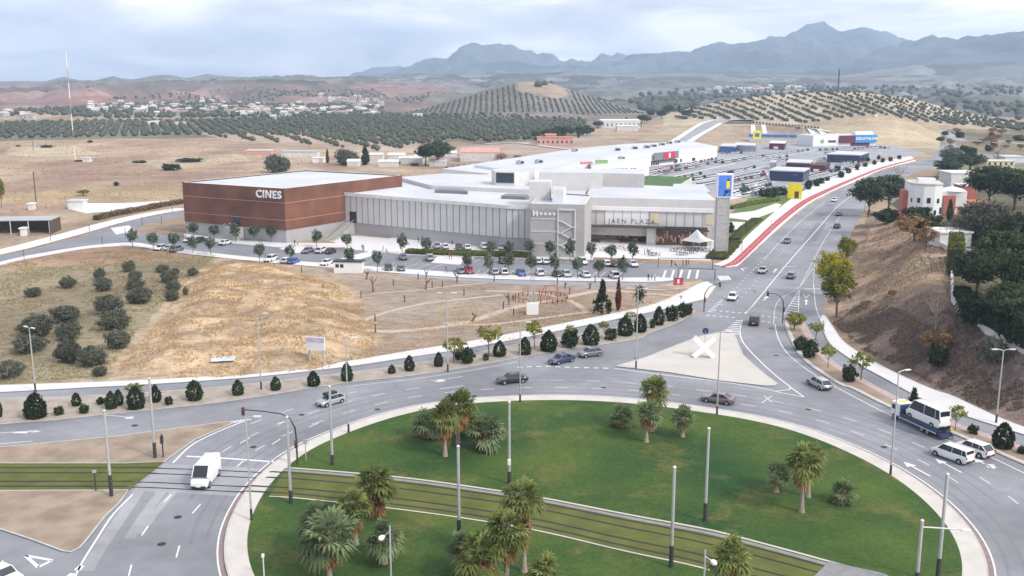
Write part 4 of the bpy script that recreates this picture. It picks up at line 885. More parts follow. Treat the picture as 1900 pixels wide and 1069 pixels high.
fb = wall_frame(back[0], back[1]); mb = MB(); wbox(mb, fb, 0, L, 0, 5.1, 0, .3); rel(mb.build('lobby_wall', 'warm_floor'), t)
mb = MB(); mb.prism([wp(fp, L * .08, 0, -.2)[:2], wp(fp, L * .62, 0, -.2)[:2], wp(fp, L * .62, 0, -8.8)[:2], wp(fp, L * .08, 0, -8.8)[:2]], .1, .14, 0); rel(mb.build('lobby_floor', 'warm_floor'), t)
for i, (a, b, o) in enumerate(((.30, .52, -4.5), (.60, .75, .12), (.76, .97, .12))):
    f_ = fp; mb = MB(); wbox(mb, f_, L * a, L * b, .1, 4.7 if i else 4.5, o, .3); sf = rel(mb.build('shop_front', 'wood_dark'), t)
    mb = MB(); n_ = int((b - a) * 70); rq = random.Random(i)
    for k in range(n_):
        s = L * (a + (b - a) * (k + .15) / n_); z0q = rq.uniform(.6, 2.4); wbox(mb, f_, s, s + L * (b - a) / n_ * rq.uniform(.3, .85), z0q, min(4.4, z0q + rq.uniform(.6, 2.2)), o + .2, .08)
    rel(mb.build('lit_window', 'warm_light'), t)
for k in range(4):
    mb = MB(); c = wp(fp, L * (.665 + .085 * k), 4.7, 1.0); mb.tube([(c[0] - fp[1][0] * 2.3, c[1] - fp[1][1] * 2.3, 4.2), (c[0] - fp[1][0] * 1.2, c[1] - fp[1][1] * 1.2, 4.75), (c[0], c[1], 4.95), (c[0] + fp[1][0] * 1.2, c[1] + fp[1][1] * 1.2, 4.75), (c[0] + fp[1][0] * 2.3, c[1] + fp[1][1] * 2.3, 4.2)], .22, 6); rel(mb.build('arch', 'metal_dark'), t)
for s in (.555, .955):
    rel(wbox(MB(), fp, L * s, L * (s + .06), 6.0, 8.9, .1, .15).build('poster', 'cream'), t)
rel(wbox(MB(), fp, L * .01, L * .075, 0.1, 5.2, .1, .4).build('side_wall', 'clad_grey2'), t)
rel(wbox(MB(), fp, L * .53, L * .60, 0.1, 5.2, -.2, .4).build('pillar', 'pale_wall'), t)
rel(wbox(MB(), fp, L * .97, L * 1.0, 0.1, 5.2, -.2, .4).build('pillar', 'clad_grey'), t)
mb = MB(); sl = [wp(fp, L * .12, 0, 0)[:2], wp(fp, L * .57, 0, 0)[:2]]
mb.prism(W([(1118, 377), (1132, 371), (1215, 372), (1227, 378)], HP), HP + .02, HP + 1.0, 0); rel(mb.build('skylight', 'sign_grey'), t)
t, _ = block('parapet_hall', 'white hall with a high parapet next to the sign tower', 'building', [(1250, 352), (1318, 356), (1306, 342), (1249, 341)], 12, 'clad_grey')
# forecourt walls by the hotel
for p, lb in (((1077, 448), 'white curved garden wall, nearer one beside the hotel'), ((1086, 436), 'white curved garden wall, farther one beside the hotel')):
    q = U(*p); mb = MB(); mb.prism([(q[0] - .5, q[1] - 6), (q[0] + .7, q[1] - 6), (q[0] + 1.6, q[1] + 3), (q[0] + .6, q[1] + 3)], 0, lambda P: 2.0 + max(0, min(1.8, (P[1] - q[1] + 6) * .22)), 0)
    tag(mb.build('garden_wall', 'white_dirty'), lb, 'wall')
# ---- sign tower
q = U(1337, 470); zt = ztop(q[0], q[1], 322); zm = ztop(q[0], q[1], 366)
t = thing('sign_tower', 'tall concrete sign tower topped by a blue poster box', 'sign tower', (q[0], q[1], 0))
mb = MB(); mb.box((0, 0, zm / 2), (3.3, 2.2, zm), mi=0); mb.build('tower_shaft', ['concrete'], t)
mb = MB()
for z in np.linspace(.12, .98, 7): mb.box((0, -1.12, zm * z), (2.8, .1, .16))
for x in (-1.5, 1.5): mb.box((x, -1.13, zm / 2), (.22, .12, zm * .99))
mb.build('shaft_ribs', 'metal_grey', t)
mb = MB(); mb.box((.25, 0, (zm + zt) / 2), (4.0, 2.6, zt - zm - .1), mi=0); bx = mb.build('poster_box', ['white'], t)
mb = MB(); mb.box((.1, -1.33, (zm + zt) / 2), (3.3, .05, zt - zm - .7), mi=0); mb.box((2.27, 0, (zm + zt) / 2), (.05, 2.3, zt - zm - .6), mi=1)
mb.box((.9, -1.37, zm + (zt - zm) * .55), (.9, .03, 1.9), mi=2); mb.box((.8, -1.37, zm + 1.6), (1.5, .03, .8), mi=3); mb.box((.2, -1.38, zm + 1.0), (.45, .03, 1.2), ry=.5, mi=3); mb.box((1.2, -1.38, zm + 1.0), (.35, .03, 1.3), mi=4)
mb.tube([(.9, -1.36, zm + 4.6), (.9, -1.4, zm + 4.6)], .35, 10, mi=5); mb.box((-.35, -1.37, zm + 3.3), (.5, .03, 1.7), ry=-.3, mi=4)
mb.build('poster', ['poster_blue', 'poster_violet', 'yellow', 'dark', 'sky_blue', 'wood_dark'], bx)

# ---- retail park row (long white building)
ZR = 7.2
t, pl = block('retail_building', 'very long white retail building with a red shop sign', 'building', [(1130, 291), (1331, 271.5), (1282, 262), (1160, 267), (1060, 277), (820, 313), (905, 322), (985, 322), (1040, 306)], ZR, 'white')
fr = wall_frame(pl[0], pl[1])
def face_sign(parent, fr, x0, x1, y0, y1, m, out=.2, name='shop_sign', th=.3):
    """panel on a wall frame whose extent is read from picture columns / rows"""
    def s_at(px):
        d = ray(px, 300); k = d[0] / d[1]; a, dd = fr[0], fr[1]; return (a[0] - k * a[1]) / (k * dd[1] - dd[0])
    s0, s1 = s_at(x0), s_at(x1); p = wp(fr, (s0 + s1) / 2, 0); z1_, z0_ = ztop(p[0], p[1], y0), ztop(p[0], p[1], y1)
    return s0, s1, z0_, z1_, rel(wbox(MB(), fr, s0, s1, z0_, z1_, out, th).build(name, m), parent)
s0, s1, z0_, z1_, o = face_sign(t, fr, 1209, 1254, 281.5, 295, 'sign_grey', 1.5, th=.5)
rel(wbox(MB(), fr, s0 + (s1 - s0) * .36, s0 + (s1 - s0) * .84, z0_ + .5, z1_ - .3, 1.85, .2).build('sign_face', 'sign_red'), t)
mb = MB(); c = wp(fr, s0 + (s1 - s0) * .6, (z0_ + z1_) / 2, 2.0); mb.box(c, (1.6, .12, (z1_ - z0_) * .62), rz=fr[4][2]); rel(mb.build('sign_emblem', 'white'), t)
face_sign(t, fr, 1224, 1252, 296, 301, 'sign_grey')
for x in (1208, 1212, 1216, 1220, 1250, 1254, 1262, 1284): face_sign(t, fr, x, x + (5 if x in (1250, 1284) else 2.2), 299 - (x - 1208) * .08, 307 - (x - 1208) * .12, 'glass_dark', name='window')
t2, pl2 = block('retail_building', 'white retail building with a red shop name, nearer end of the row', 'building', [(985, 322), (1130, 293), (1060, 279), (880, 306)], 8.2, 'white')
t3, pl3 = block('retail_building', 'white shop building with a row of dark doors', 'building', [(1098, 309), (1205, 293), (1200, 291), (1095, 300)], 8.2, 'white')
fr = wall_frame(pl3[0], pl3[1])
for x in (1136, 1142, 1148, 1154, 1160, 1170, 1176): face_sign(t3, fr, x, x + 3, 312, 318, 'glass_dark', name='window')
def rooftext(txt, px, size, m, t): 
    p = U(*px, 8.3); rel(font_mesh('lettering', txt, size, m, None, (p[0], p[1], 8.9), (math.pi / 2, 0, .35), .1), t)
p = U(1088, 305, 8.3); rel(MB().box((p[0], p[1], 8.9), (6, .3, 1.1), rz=.35).build('shop_sign', 'sign_pale_red'), t2)
mb = MB(); p = U(1116, 303, 8.3); mb.box((p[0], p[1], 9), (6, .3, 1.6), rz=.35); rel(mb.build('shop_sign', 'sign_green'), t2)
# rooftop machines along the long roof
proto = None
for i, (x, y) in enumerate([(1146, 280), (1178, 277), (1200, 275), (1213, 273), (1228, 270), (1242, 267), (1257, 265), (1000, 303), (1153, 297), (965, 309), (1066, 285)]):
    p = U(x, y, ZR if i != 7 else 8.2)
    if proto is None:
        proto = thing('rooftop_unit', 'small grey rooftop air unit on the long white retail roof', 'air unit', (p[0], p[1], ZR), group='rooftop air units on the long white roof')
        mb = MB(); mb.box((0, 0, .8), (3.2, 2.2, 1.5)); mb.box((0, 0, 1.7), (1.6, 1.4, .3)); mb.build('housing', 'metal_grey', proto); MB().box((0, -1.12, .8), (2.4, .06, 1.0)).build('grille', 'dark', proto)
    else: dup(proto, (p[0], p[1], ZR + (1.0 if i in (7, 9, 10) else 0)), .1 * i)
# ---- sports store and discount building
b0, b2 = U(1508, 272), U(1624, 270); t = thing('sports_store', 'white and maroon store with a bright blue sign panel', 'store', b0); fr = wall_frame(b0, b2); L = fr[3]; dp = 22
zt_ = ztop(b0[0], b0[1], 252)
rel(MB().prism([wp(fr, 0, 0)[:2], wp(fr, L, 0)[:2], wp(fr, L, 0, -dp)[:2], wp(fr, 0, 0, -dp)[:2]], 0, zt_, 0, top=False).build('wall', 'white'), t)
rel(MB().sheet([wp(fr, 0, 0)[:2], wp(fr, L, 0)[:2], wp(fr, L, 0, -dp)[:2], wp(fr, 0, 0, -dp)[:2]], zt_).build('roof', 'roof_white'), t)
rel(wbox(MB(), fr, L * .41, L * .655, zt_ * .28, zt_ * .98, .6, 1.2).build('red_panel', 'maroon'), t)
sp = rel(wbox(MB(), fr, L * .655, L * 1.0, zt_ * .30, zt_ * 1.02, .7, 1.4).build('shop_sign', 'sky_blue'), t)
rel(font_mesh('lettering', 'DECATHLON', zt_ * .33, 'white', None, wp(fr, L * .83, zt_ * .66, 1.55), fr[4], .1, bold=.04), t).scale = (1.05, 1, 1)
rel(wbox(MB(), fr, L * .60, L * .90, .1, zt_ * .28, .15, .3).build('entrance', 'maroon'), t)
rel(wbox(MB(), fr, L * .24, L * .36, zt_ * .35, zt_ * .55, .1, .2).build('window', 'wood_dark'), t)
rel(wbox(MB(), fr, L * .12, L * .17, zt_ * .30, zt_ * .62, .1, .2).build('green_emblem', 'sign_green'), t)
rel(MB().box(wp(fr, L * .83, zt_ + 1.2, -4), (14, 5, 2.2), rz=fr[4][2]).build('rooftop_box', 'white'), t)
a0, a1 = U(1390, 262.5), U(1508, 264); fr = wall_frame(a0, a1); z_ = ztop(a0[0], a0[1], 250)
t = thing('discount_store', 'long grey store with a blue roof edge beside the sports store', 'store', (a0[0], a0[1], 0)); pp = [wp(fr, 0, 0)[:2], wp(fr, fr[3] - .5, 0)[:2], wp(fr, fr[3] - .5, 0, -20)[:2], wp(fr, 0, 0, -20)[:2]]
rel(MB().prism(pp, 0, z_ * .75, 0, top=False).build('wall', 'clad_grey'), t); rel(MB().prism([wp(fr, -.4, 0, .6)[:2], wp(fr, fr[3] - .5, 0, .6)[:2], wp(fr, fr[3] - .5, 0, -20)[:2], wp(fr, -.4, 0, -20)[:2]], z_ * .75, z_, 0).build('roof', 'blue_line'), t)
# ---- small stores in the big car park
def store(label, A, B, C, y_top, wallm, roofm='roof_white', base=None, name='store', cat='store', panel=None, text=None):
    """box drawn by three base points (front left, front right, far right) and the row of its top at A"""
    a, b, c = [np.array(U2(p)) for p in (A, B, C)]; d = a + c - b; z = ztop(a[0], a[1], y_top)
    poly = [tuple(a), tuple(b), tuple(c), tuple(d)]; t = thing(name, label, cat, (a[0], a[1], 0))
    rel(MB().prism(poly, 0, z, 0, top=False).build('wall', wallm), t)
    cc = np.mean(poly, 0); rel(MB().prism([tuple(cc + (np.array(p) - cc) * 1.02) for p in poly], z, z + .5, 0).build('roof', roofm), t)
    fr = wall_frame(a, b); fs = wall_frame(b, c)
    if panel: rel(wbox(MB(), fr, fr[3] * panel[0], fr[3] * panel[1], .3, z * .5, .1, .15).build('window', panel[2]), t)
    n = 4
    for k in range(n): rel(wbox(MB(), fs, fs[3] * (k + .15) / n, fs[3] * (k + .85) / n, .4, z * .7, .1, .15).build('window', 'glass_dark'), t)
    if text: rel(font_mesh('lettering', text, z * .16, 'white', None, wp(fr, fr[3] * .78, z * .72, .2), fr[4], .06), t)
    return t, fr, z
store('long navy blue store with a white flat roof', (1426, 335), (1489, 338), (1501, 331), 317, 'navy', text='-----')
store('navy store with a glazed corner near the far roundabout', (1534, 301), (1594, 303), (1612, 297), 287, 'navy', panel=(.1, .8, 'glass_dark'))
store('maroon restaurant with a pale roof behind the navy store', (1458, 312), (1503, 314), (1508, 308), 302, 'maroon', panel=(.1, .8, 'dark'))
store('dark brown restaurant with a sloping porch', (1504, 319), (1530, 320), (1540, 314), 308, 'maroon', 'wood_dark', panel=(.2, .6, 'white'))
store('small grey kiosk with a white roof beside the navy store', (1427, 314), (1437, 314), (1440, 311), 302, 'concrete_dark')
store('dark container kiosk in the car park', (1548, 316), (1558, 317), (1560, 314), 310, 'dark', 'dark')
store('petrol station with blue pumps below a white canopy', (1334, 283), (1362, 284), (1370, 279), 272, 'blue_line')
store('second white canopy of the petrol station', (1362, 280), (1400, 282), (1402, 277), 270, 'metal_grey')
store('red and white burger restaurant far in the car park', (1427, 277), (1455, 278), (1458, 274), 266, 'maroon', 'white', panel=(.3, .6, 'white'))
# totems and masts
def totem(label, base, top, m, w, h, name='sign_totem', cat='sign'):
    q = U(*base); z = ztop(q[0], q[1], top); t = thing(name, label, cat, q); MB().tube([(0, 0, 0), (0, 0, z - h / 2)], .35, 8).build('pole', 'metal_grey', t)
    mb = MB(); mb.box((0, 0, z - h / 2), (w, .8, h)); mb.build('sign_face', m, t, bevel=.05); MB().box((0, -.45, z - h / 2), (w * .55, .06, h * .45)).build('sign_emblem', 'blue_line' if m == 'yellow' else 'white', t); return t
totem('yellow square totem sign on a tall pole above the car park', (1403, 284), 243, 'yellow', 5, 5)
def boards(q0, q1, ytop, m, label, name='billboard', zb=.25):
    a, b = np.array(U2(q0)), np.array(U2(q1)); fr = wall_frame(a, b); z = ztop(a[0], a[1], ytop); t = thing(name, label, 'billboard', (a[0], a[1], 0)); c = (a + b) / 2
    for s in (.12, .88): p = wp(fr, fr[3] * s, 0, -.35); rel(MB().tube([p, (p[0], p[1], z * .95)], .16, 6).build('post', 'metal_grey'), t)
    o = rel(wbox(MB(), fr, 0, fr[3], z * zb, z, 0, .4).build('panel', m), t); return t, fr, z
t, fr, z = boards((1461, 369), (1487, 370), 340, 'yellow', 'bright yellow billboard beside the boulevard', zb=.03)
rel(wbox(MB(), fr, fr[3] * .5, fr[3] * .8, .4, z * .5, .25, .1).build('printed_figure', 'wood_dark'), t)
def pole_lamp(label, base, ytop, r=.09, heads=1, arm=1.6, az=0, name='street_lamp', group=None, dark=0.0, mat_='metal_grey', cat='street lamp', back=False, dz=0):
    q = G(*base) if isinstance(base, tuple) else base; z = ztop(q[0], q[1], ytop) - q[2]
    t = thing(name, label, cat, q, az, group)
    MB().tube([(0, 0, 0), (0, 0, z)], [r * 1.25, r * .8], 8).build('pole', mat_, t)
    if dark: MB().tube([(0, 0, 0), (0, 0, dark)], [r * 1.6, r * 1.45], 8).build('pole_base', 'metal_dark', t)
    for k in range(heads):
        s = 1 if k == 0 else -1
        mb = MB(); mb.tube([(0, 0, z - .05), (s * arm * .6, 0, z + .12), (s * arm, 0, z + .15)], r * .45, 6); mb.build('arm', mat_, t)
        mb = MB(); mb.box((s * (arm + .25), 0, z + .13), (.75, .30, .13)); mb.build('lamp_head', 'white_dirty', t, bevel=.03)
    return t
pole_lamp('thin dark floodlight mast in the retail car park, near the navy store', (1426, 342), 288, .2, 2, 1.5)
pole_lamp('thin dark floodlight mast in front of the discount store', (1461, 286), 247, .25, 2, 1.5)

# ---- right side: villa, its walls and outbuildings
def zg(x, y): return float(terr(np.array([x]), np.array([y]))[0])
vb = G(1716, 404); vz = zg(vb[0], vb[1]); dpt = vb[1]
sc_ = scale_at(vb[0], vb[1], vz)
t = thing('villa', 'white villa with a faceted front, small windows and brick wings', 'villa', (vb[0], vb[1], vz), -.22)
hw = 29 / sc_; zt_ = ztop(vb[0], vb[1], 343) - vz
fac = [(-hw, 2.5), (-hw * .72, .4), (-hw * .2, -.6), (hw * .45, -.6), (hw * .95, .5), (hw, 10), (-hw, 10)]
MB().prism(fac, -1, zt_, 0, top=False).build('wall', 'white', t)
mb = MB(); mb.prism([(x * 1.03, y if y > 5 else y - .25) for x, y in fac], zt_, zt_ + .35, 0); mb.box((hw * .05, 4, zt_ + .9), (4.5, 2.5, 1.2), mi=1); mb.build('roof', ['paving', 'white'], t)
def fwin(par, a, b, u, z0, w, h, m='glass_dark'):
    fr = wall_frame(a, b); o = wbox(MB(), fr, fr[3] * u - w / 2, fr[3] * u + w / 2, z0, z0 + h, .04, .12).build('window', m, par); return o
fwin(t, fac[0], fac[1], .6, zt_ * .45, .5, zt_ * .13); fwin(t, fac[1], fac[2], .5, zt_ * .45, .8, zt_ * .15); fwin(t, fac[2], fac[3], .5, zt_ * .45, .95, zt_ * .16); fwin(t, fac[3], fac[4], .5, zt_ * .45, .7, zt_ * .14)
fwin(t, fac[3], fac[4], .2, zt_ * .1, .7, zt_ * .14); fwin(t, fac[3], fac[4], .9, zt_ * .12, .6, zt_ * .2)
MB().box((-hw - .7, 6, zt_ * .38), (1.4, 6, zt_ * .76)).build('brick_wing', 'brick', t)
MB().prism([(hw, 1.5), (hw + 6.5, 2.5), (hw + 6.5, 10), (hw, 10)], -1, zt_ * .8, 0).build('side_wing', 'white_dirty', t)
MB().box((hw + 1.9, 1.45, zt_ * .34), (3.2, .5, zt_ * .66), rz=.15).build('brick_panel', 'brick', t)
MB().tube([(hw + 3.0, 4.5, zt_ * .8), (hw + 3.0, 4.5, zt_ * .8 + .5), (hw + 3.0, 4.5, zt_ * .8 + 1.1)], [3.4, 2.6, .3], 16).build('dome_roof', 'white', t)
def gbox(name, label, cat, base, w, d, ytop, m, roofm=None, rz=0.0, group=None, eave=.3, gable=0.0):
    q = G(*base); z = ztop(q[0], q[1], ytop) - q[2]; z = max(z, 2.0); s = scale_at(q[0], q[1], q[2]); w = w / s
    t = thing(name, label, cat, q, rz, group); MB().box((0, d / 2, z / 2 - .5), (w, d, z + 1)).build('wall', m, t)
    if gable:
        e = eave; v = [(-w / 2 - e, -e, z), (w / 2 + e, -e, z), (w / 2 + e, d + e, z), (-w / 2 - e, d + e, z), (-w / 2 - e, d / 2, z + gable), (w / 2 + e, d / 2, z + gable)]
        MB().add(v, [(0, 1, 5, 4), (2, 3, 4, 5), (0, 4, 3), (1, 2, 5), (3, 2, 1, 0)]).build('roof', roofm or 'terracotta', t)
    else: MB().box((0, d / 2, z + .68 - .5 + .02), (w + 2 * eave, d + 2 * eave, .35)).build('roof', roofm or 'roof_white', t)
    return t
def wins(t, w, z0, h, n, m='glass_dark', ww=1.0):
    for k in range(n): MB().box(((k + .5) / n * w - w / 2, -.05, z0 + h / 2), (ww, .14, h)).build('window', m, t)
tt = gbox('house', 'plain white block with a flat roof behind the villa', 'house', (1788, 352), 50, 12, 322, 'white_dirty', 'white')
tt = gbox('house', 'red brick wing with a white roof beside the villa', 'house', (1798, 378), 26, 8, 346, 'brick', 'white')
tt = gbox('house', 'low house with a long terracotta roof behind the brown tree', 'house', (1810, 398), 66, 9, 384, 'brick', 'terracotta', gable=1.5)
tt = gbox('house', 'cream building with a row of windows among the trees', 'house', (1856, 312), 52, 10, 300, 'cream', 'cream'); wins(tt, 14, 1.5, 1.4, 5)
tt = gbox('house', 'pale grey roofed shed at the top edge of the wooded garden', 'house', (1885, 302), 40, 14, 292, 'white_dirty', 'roof_white')
tt = gbox('garage', 'white walled garage with a railed roof terrace above the bank', 'garage', (1772, 458), 58, 7, 433, 'white_dirty', 'white')
q = G(1772, 458); mb = MB()
for z in (3.9, 4.5, 5.0): mb.tube([(-5.0, .1, z), (5.0, .1, z)], .04, 4)
for x in np.linspace(-5, 5, 8): mb.tube([(x, .1, 3.4), (x, .1, 5.0)], .04, 4)
mb.build('railing', 'metal_dark', tt)
# garden wall and hedge along the top of the bank
def wall_run(name, label, cat, px, h, th, m, z_off=0.0, G_=G, top=None):
    P = [G_(*p) for p in px]; q = P[0]; t = thing(name, label, cat, q); n = len(P)
    V, Fc = [], []
    for i, p in enumerate(P):
        a = np.array(P[min(i + 1, n - 1)][:2]) - np.array(P[max(i - 1, 0)][:2]); a /= np.hypot(*a) + 1e-9; nn = np.array([-a[1], a[0]]) * th / 2
        for sgn, zz in ((-1, -.6), (1, -.6), (1, h), (-1, h)): V.append((p[0] + nn[0] * sgn - q[0], p[1] + nn[1] * sgn - q[1], p[2] - q[2] + zz))
    for i in range(n - 1):
        for k in range(4): Fc.append((i * 4 + k, i * 4 + (k + 1) % 4, i * 4 + 4 + (k + 1) % 4, i * 4 + 4 + k))
    Fc += [(0, 1, 2, 3), ((n - 1) * 4 + 3, (n - 1) * 4 + 2, (n - 1) * 4 + 1, (n - 1) * 4)]
    MB().add(V, Fc).build('coping' if top else 'masonry', m, t, recalc=True); return t
wall_run('garden_wall', 'low pale garden wall winding along the top of the bank', 'wall', [(1765, 500), (1766, 530), (1767, 562), (1790, 590), (1830, 618), (1870, 640), (1920, 662), (1990, 690)], 1.0, .4, 'pale_wall')
wall_run('garden_wall', 'short white wall below the garage terrace', 'wall', [(1738, 455), (1755, 463), (1780, 470), (1800, 472)], 1.1, .4, 'white_dirty')

# ---- barn at the far left, sheds, farm buildings, pink house
q = U(0, 436); t = thing('open_barn', 'open fronted barn with a long grey tin roof in the dry field', 'barn', (q[0], q[1], 0), .12)
MB().prism([(-16, 0), (14.5, 0), (14.5, 9), (-16, 9)], 4.0, 4.25, 0).build('roof', 'metal_grey', t); MB().box((-.8, 8.8, 2), (30, .3, 4)).build('back_wall', 'wood_dark', t); MB().box((14.2, 4.5, 2), (.3, 9, 4)).build('side_wall', 'wood_dark', t)
for x in (-12, -7, -2, 3, 8, 13.8): MB().tube([(x, .3, 0), (x, .3, 4)], .14, 6).build('post', 'pale_wall', t)
tt = gbox('shed', 'small white cube shed beside the barn', 'shed', (42, 438), 8, 2, 426, 'white', 'white')
tt = gbox('shed', 'white container shed at the end of the gravel yard', 'shed', (140, 388), 28, 4, 374, 'white_dirty', 'roof_white')
tt = gbox('shed', 'small cream tank house at the foot of a pole in the field', 'shed', (57, 390), 9, 2.5, 380, 'white_dirty', 'white')
tt = gbox('farm_building', 'low white building at the foot of the radio mast', 'building', (160, 301), 13, 5, 295, 'white_dirty', 'pale_wall')
tt = gbox('farm_building', 'long farm shed with a green grey roof behind the cinema', 'building', (555, 292), 66, 10, 282, 'pale_wall', 'metal_grey')
tt = gbox('farm_building', 'white and pink farmhouse with a low roof behind the field', 'building', (480, 287), 46, 8, 280, 'pink_wall', 'pale_wall')
tt = gbox('farm_building', 'pale shed roof left of the long farm shed', 'building', (590, 302), 20, 6, 294, 'white', 'white')
tt = gbox('pink_house', 'salmon pink country house with several flat roofs', 'house', (1030, 270), 66, 16, 256, 'pink_wall', 'terracotta'); wins(tt, 26, 1.5, 1.8, 8)
tt = gbox('pink_house', 'taller pink middle block of the country house', 'house', (1022, 269), 20, 12, 251, 'pink_wall', 'terracotta', gable=1)
tt = gbox('industrial_hall', 'long pinkish warehouse behind the retail roof', 'building', (890, 300), 72, 24, 283, 'pale_wall', 'pink_wall', gable=2)
tt = gbox('white_hall', 'broad white building with several flat roofs behind the trees', 'building', (1152, 238), 72, 30, 224, 'white_dirty', 'white'); wins(tt, 38, 2, 2.5, 9)
tt = gbox('white_hall', 'lower white wing next to the broad white building', 'building', (1165, 244), 40, 14, 234, 'pale_wall', 'white')
hs = [(690, 303, 40, 288), (735, 300, 30, 288), (762, 305, 44, 294), (812, 309, 30, 300), (720, 310, 36, 301), (835, 292, 22, 284), (655, 309, 22, 300), (780, 298, 22, 291)]
nm = ['white farmhouse with grey roof between the tree clumps', 'white gabled cottage among small trees', 'long white shed row behind the mall roofs', 'low white outbuilding near the mall roof edge', 'low white shed in front of the farmhouses', 'small pink gabled house near the warehouse', 'white store shed beside the dark tree clump', 'small white hut behind the long shed row']
for (x, y, w, yt), l in zip(hs, nm): gbox('cottage', l, 'house', (x, y), w, 7, yt, 'pale_wall', 'pale_wall' if w > 30 else 'white_dirty', gable=1.2, group='cottages behind the mall')

# ---- kiosk in the car park, plaza tent, gantries, billboard, pylon
t = thing('gatehouse', 'long white kiosk with a dark flat roof in the car park', 'kiosk', U(648, 505)); w = 6.6
MB().box((0, 0, 1.3), (w, 2.6, 2.6), rz=-.1).build('wall', 'white', t); MB().box((0, 0, 2.72), (w + .4, 3.0, .22), rz=-.1).build('roof', 'dark', t)
for x in (-2.6, -1.5): MB().box((x, -1.32 - x * .1, 1.7), (.8, .1, .8), rz=-.1).build('window', 'glass_dark', t)
mb = MB(); mb.tube([(0, 0, 2.3), (0, 0, 3.2), (0, 0, 5.2)], [4.2, 2.2, .1], 4, cap=False); t = thing('canopy_tent', 'white pointed canopy tent over the cafe tables', 'tent', U(1292, 462)); mb.build('canopy', 'white', t)
for a in range(4): MB().tube([(3.9 * math.cos(a * math.pi / 2), 3.9 * math.sin(a * math.pi / 2), 0), (3.9 * math.cos(a * math.pi / 2), 3.9 * math.sin(a * math.pi / 2), 2.4)], .06, 5).build('post', 'metal_grey', t)
def gantry(label, a, b, h):
    A, B = U(*a), U(*b); t = thing('height_gate', label, 'gantry', A)
    for p in (A, B): rel(MB().tube([p, (p[0], p[1], h)], .08, 6).build('post', 'metal_dark'), t)
    rel(MB().tube([(A[0], A[1], h), (B[0], B[1], h)], .08, 6).build('crossbar', 'metal_dark'), t)
gantry('height limit gate at the car park exit, nearer to the ring road', (1258, 518), (1326, 521), 2.6); gantry('thin height limit gate between plaza and car park', (1221, 497), (1322, 499), 2.4)
t, fr, z = boards((570, 678), (604, 680), 625, 'white_dirty', 'white site billboard on two posts in the dry mound grass', zb=.55)
mat('mauve', (.48, .42, .60), .7, scale=1); rel(wbox(MB(), fr, .02, fr[3] - .02, z * .84, z, .22, .06).build('printed_band', 'mauve'), t)
q = U(988, 583); t = thing('lattice_pylon', 'pale lattice pylon standing on a white base box in the park', 'pylon', q)
MB().box((0, 0, 1.1), (2.3, 1.4, 2.2)).build('base_box', 'white', t, bevel=.03)
H_ = ztop(q[0], q[1], 497); mb = MB(); c4 = [(-.9, -.6), (.9, -.6), (.9, .6), (-.9, .6)]
def lp(i, k): s = 1 - .85 * k; return (c4[i % 4][0] * s, c4[i % 4][1] * s, 2.2 + (H_ - 2.2) * k)
for i in range(4): mb.tube([lp(i, 0), lp(i, 1)], .05, 5)
for k in range(8):
    for i in range(4): mb.tube([lp(i, k / 8), lp(i + 1, (k + 1) / 8)], .03, 4); mb.tube([lp(i, k / 8), lp(i + 1, k / 8)], .03, 4)
mb.build('lattice', 'metal_grey', t)
q = U(1258, 540); t = thing('notice_board', 'red information board on two posts at the park corner', 'sign', q)
for x in (-.9, .9): MB().tube([(x, 0, 0), (x, 0, 2.9)], .05, 5).build('post', 'metal_grey', t)
MB().box((0, 0, 2.1), (2.1, .12, 1.6)).build('panel', 'brick_red', t); MB().box((0, -.08, 2.1), (.4, .04, .9)).build('printed_mark', 'white', t)
# red playground ring
q = U(1002, 556); t = thing('playground', 'small playground with a red fence ring and climbing frame', 'playground', q)
mb = MB()
for k in range(28): a = 2 * math.pi * k / 28; mb.box((5.6 * math.cos(a), 4.2 * math.sin(a), .45), (.16, .16, .9))
mb.build('fence_posts', 'rust', t); mb = MB(); mb.tube([(5.6 * math.cos(2 * math.pi * k / 28), 4.2 * math.sin(2 * math.pi * k / 28), .9) for k in range(29)], .09, 5); mb.build('fence_rail', 'brick', t)
mb = MB(); 
for a, b in (((0, -1, 0), (1, 0, 3)), ((2, -1, 0), (1, 0, 3)), ((0, 1, 0), (1, 0, 3)), ((2, 1, 0), (1, 0, 3)), ((1, 0, 3), (3.5, 0, 3)), ((3.5, 0, 3), (3, -1, 0)), ((3.5, 0, 3), (4, 1, 0))): mb.tube([a, b], .07, 5)
mb.build('climbing_frame', 'brick', t)
# X sculpture
q = U(1306, 665); t = thing('x_sculpture', 'large white X shaped sculpture on the triangular island', 'sculpture', q, -.15)
sx = scale_at(q[0], q[1]); Hx = 2.95
def beam(a, b, w, d):
    a, b = Vector(a), Vector(b); u = (b - a).normalized(); n_ = Vector((0, 1, 0)); s_ = u.cross(n_) * w / 2; dd = Vector((0, d / 2, 0)); vs = [a + s_ - dd, a - s_ - dd, a - s_ + dd, a + s_ + dd, b + s_ - dd, b - s_ - dd, b - s_ + dd, b + s_ + dd]
    return vs
for nm_, a, b, o in (('beam', (-1.45, 0, .15), (1.45, 0, Hx), .0), ('beam', (1.45, 0, .15), (-1.45, 0, Hx), .012)):
    mb = MB(); vs = beam(a, b, .76, .8 + o); mb.add(vs, [(0, 1, 2, 3), (7, 6, 5, 4), (0, 4, 5, 1), (1, 5, 6, 2), (2, 6, 7, 3), (3, 7, 4, 0)]); mb.build(nm_, 'white', t, recalc=True)
t.rotation_euler = (R(-12), 0, -.15); t.scale = (1.15, 1.15, 1.15)
q = U(1308, 640); t = thing('road_sign', 'round dark backed road sign on a post behind the X sculpture', 'road sign', q); z = ztop(q[0], q[1], 614)
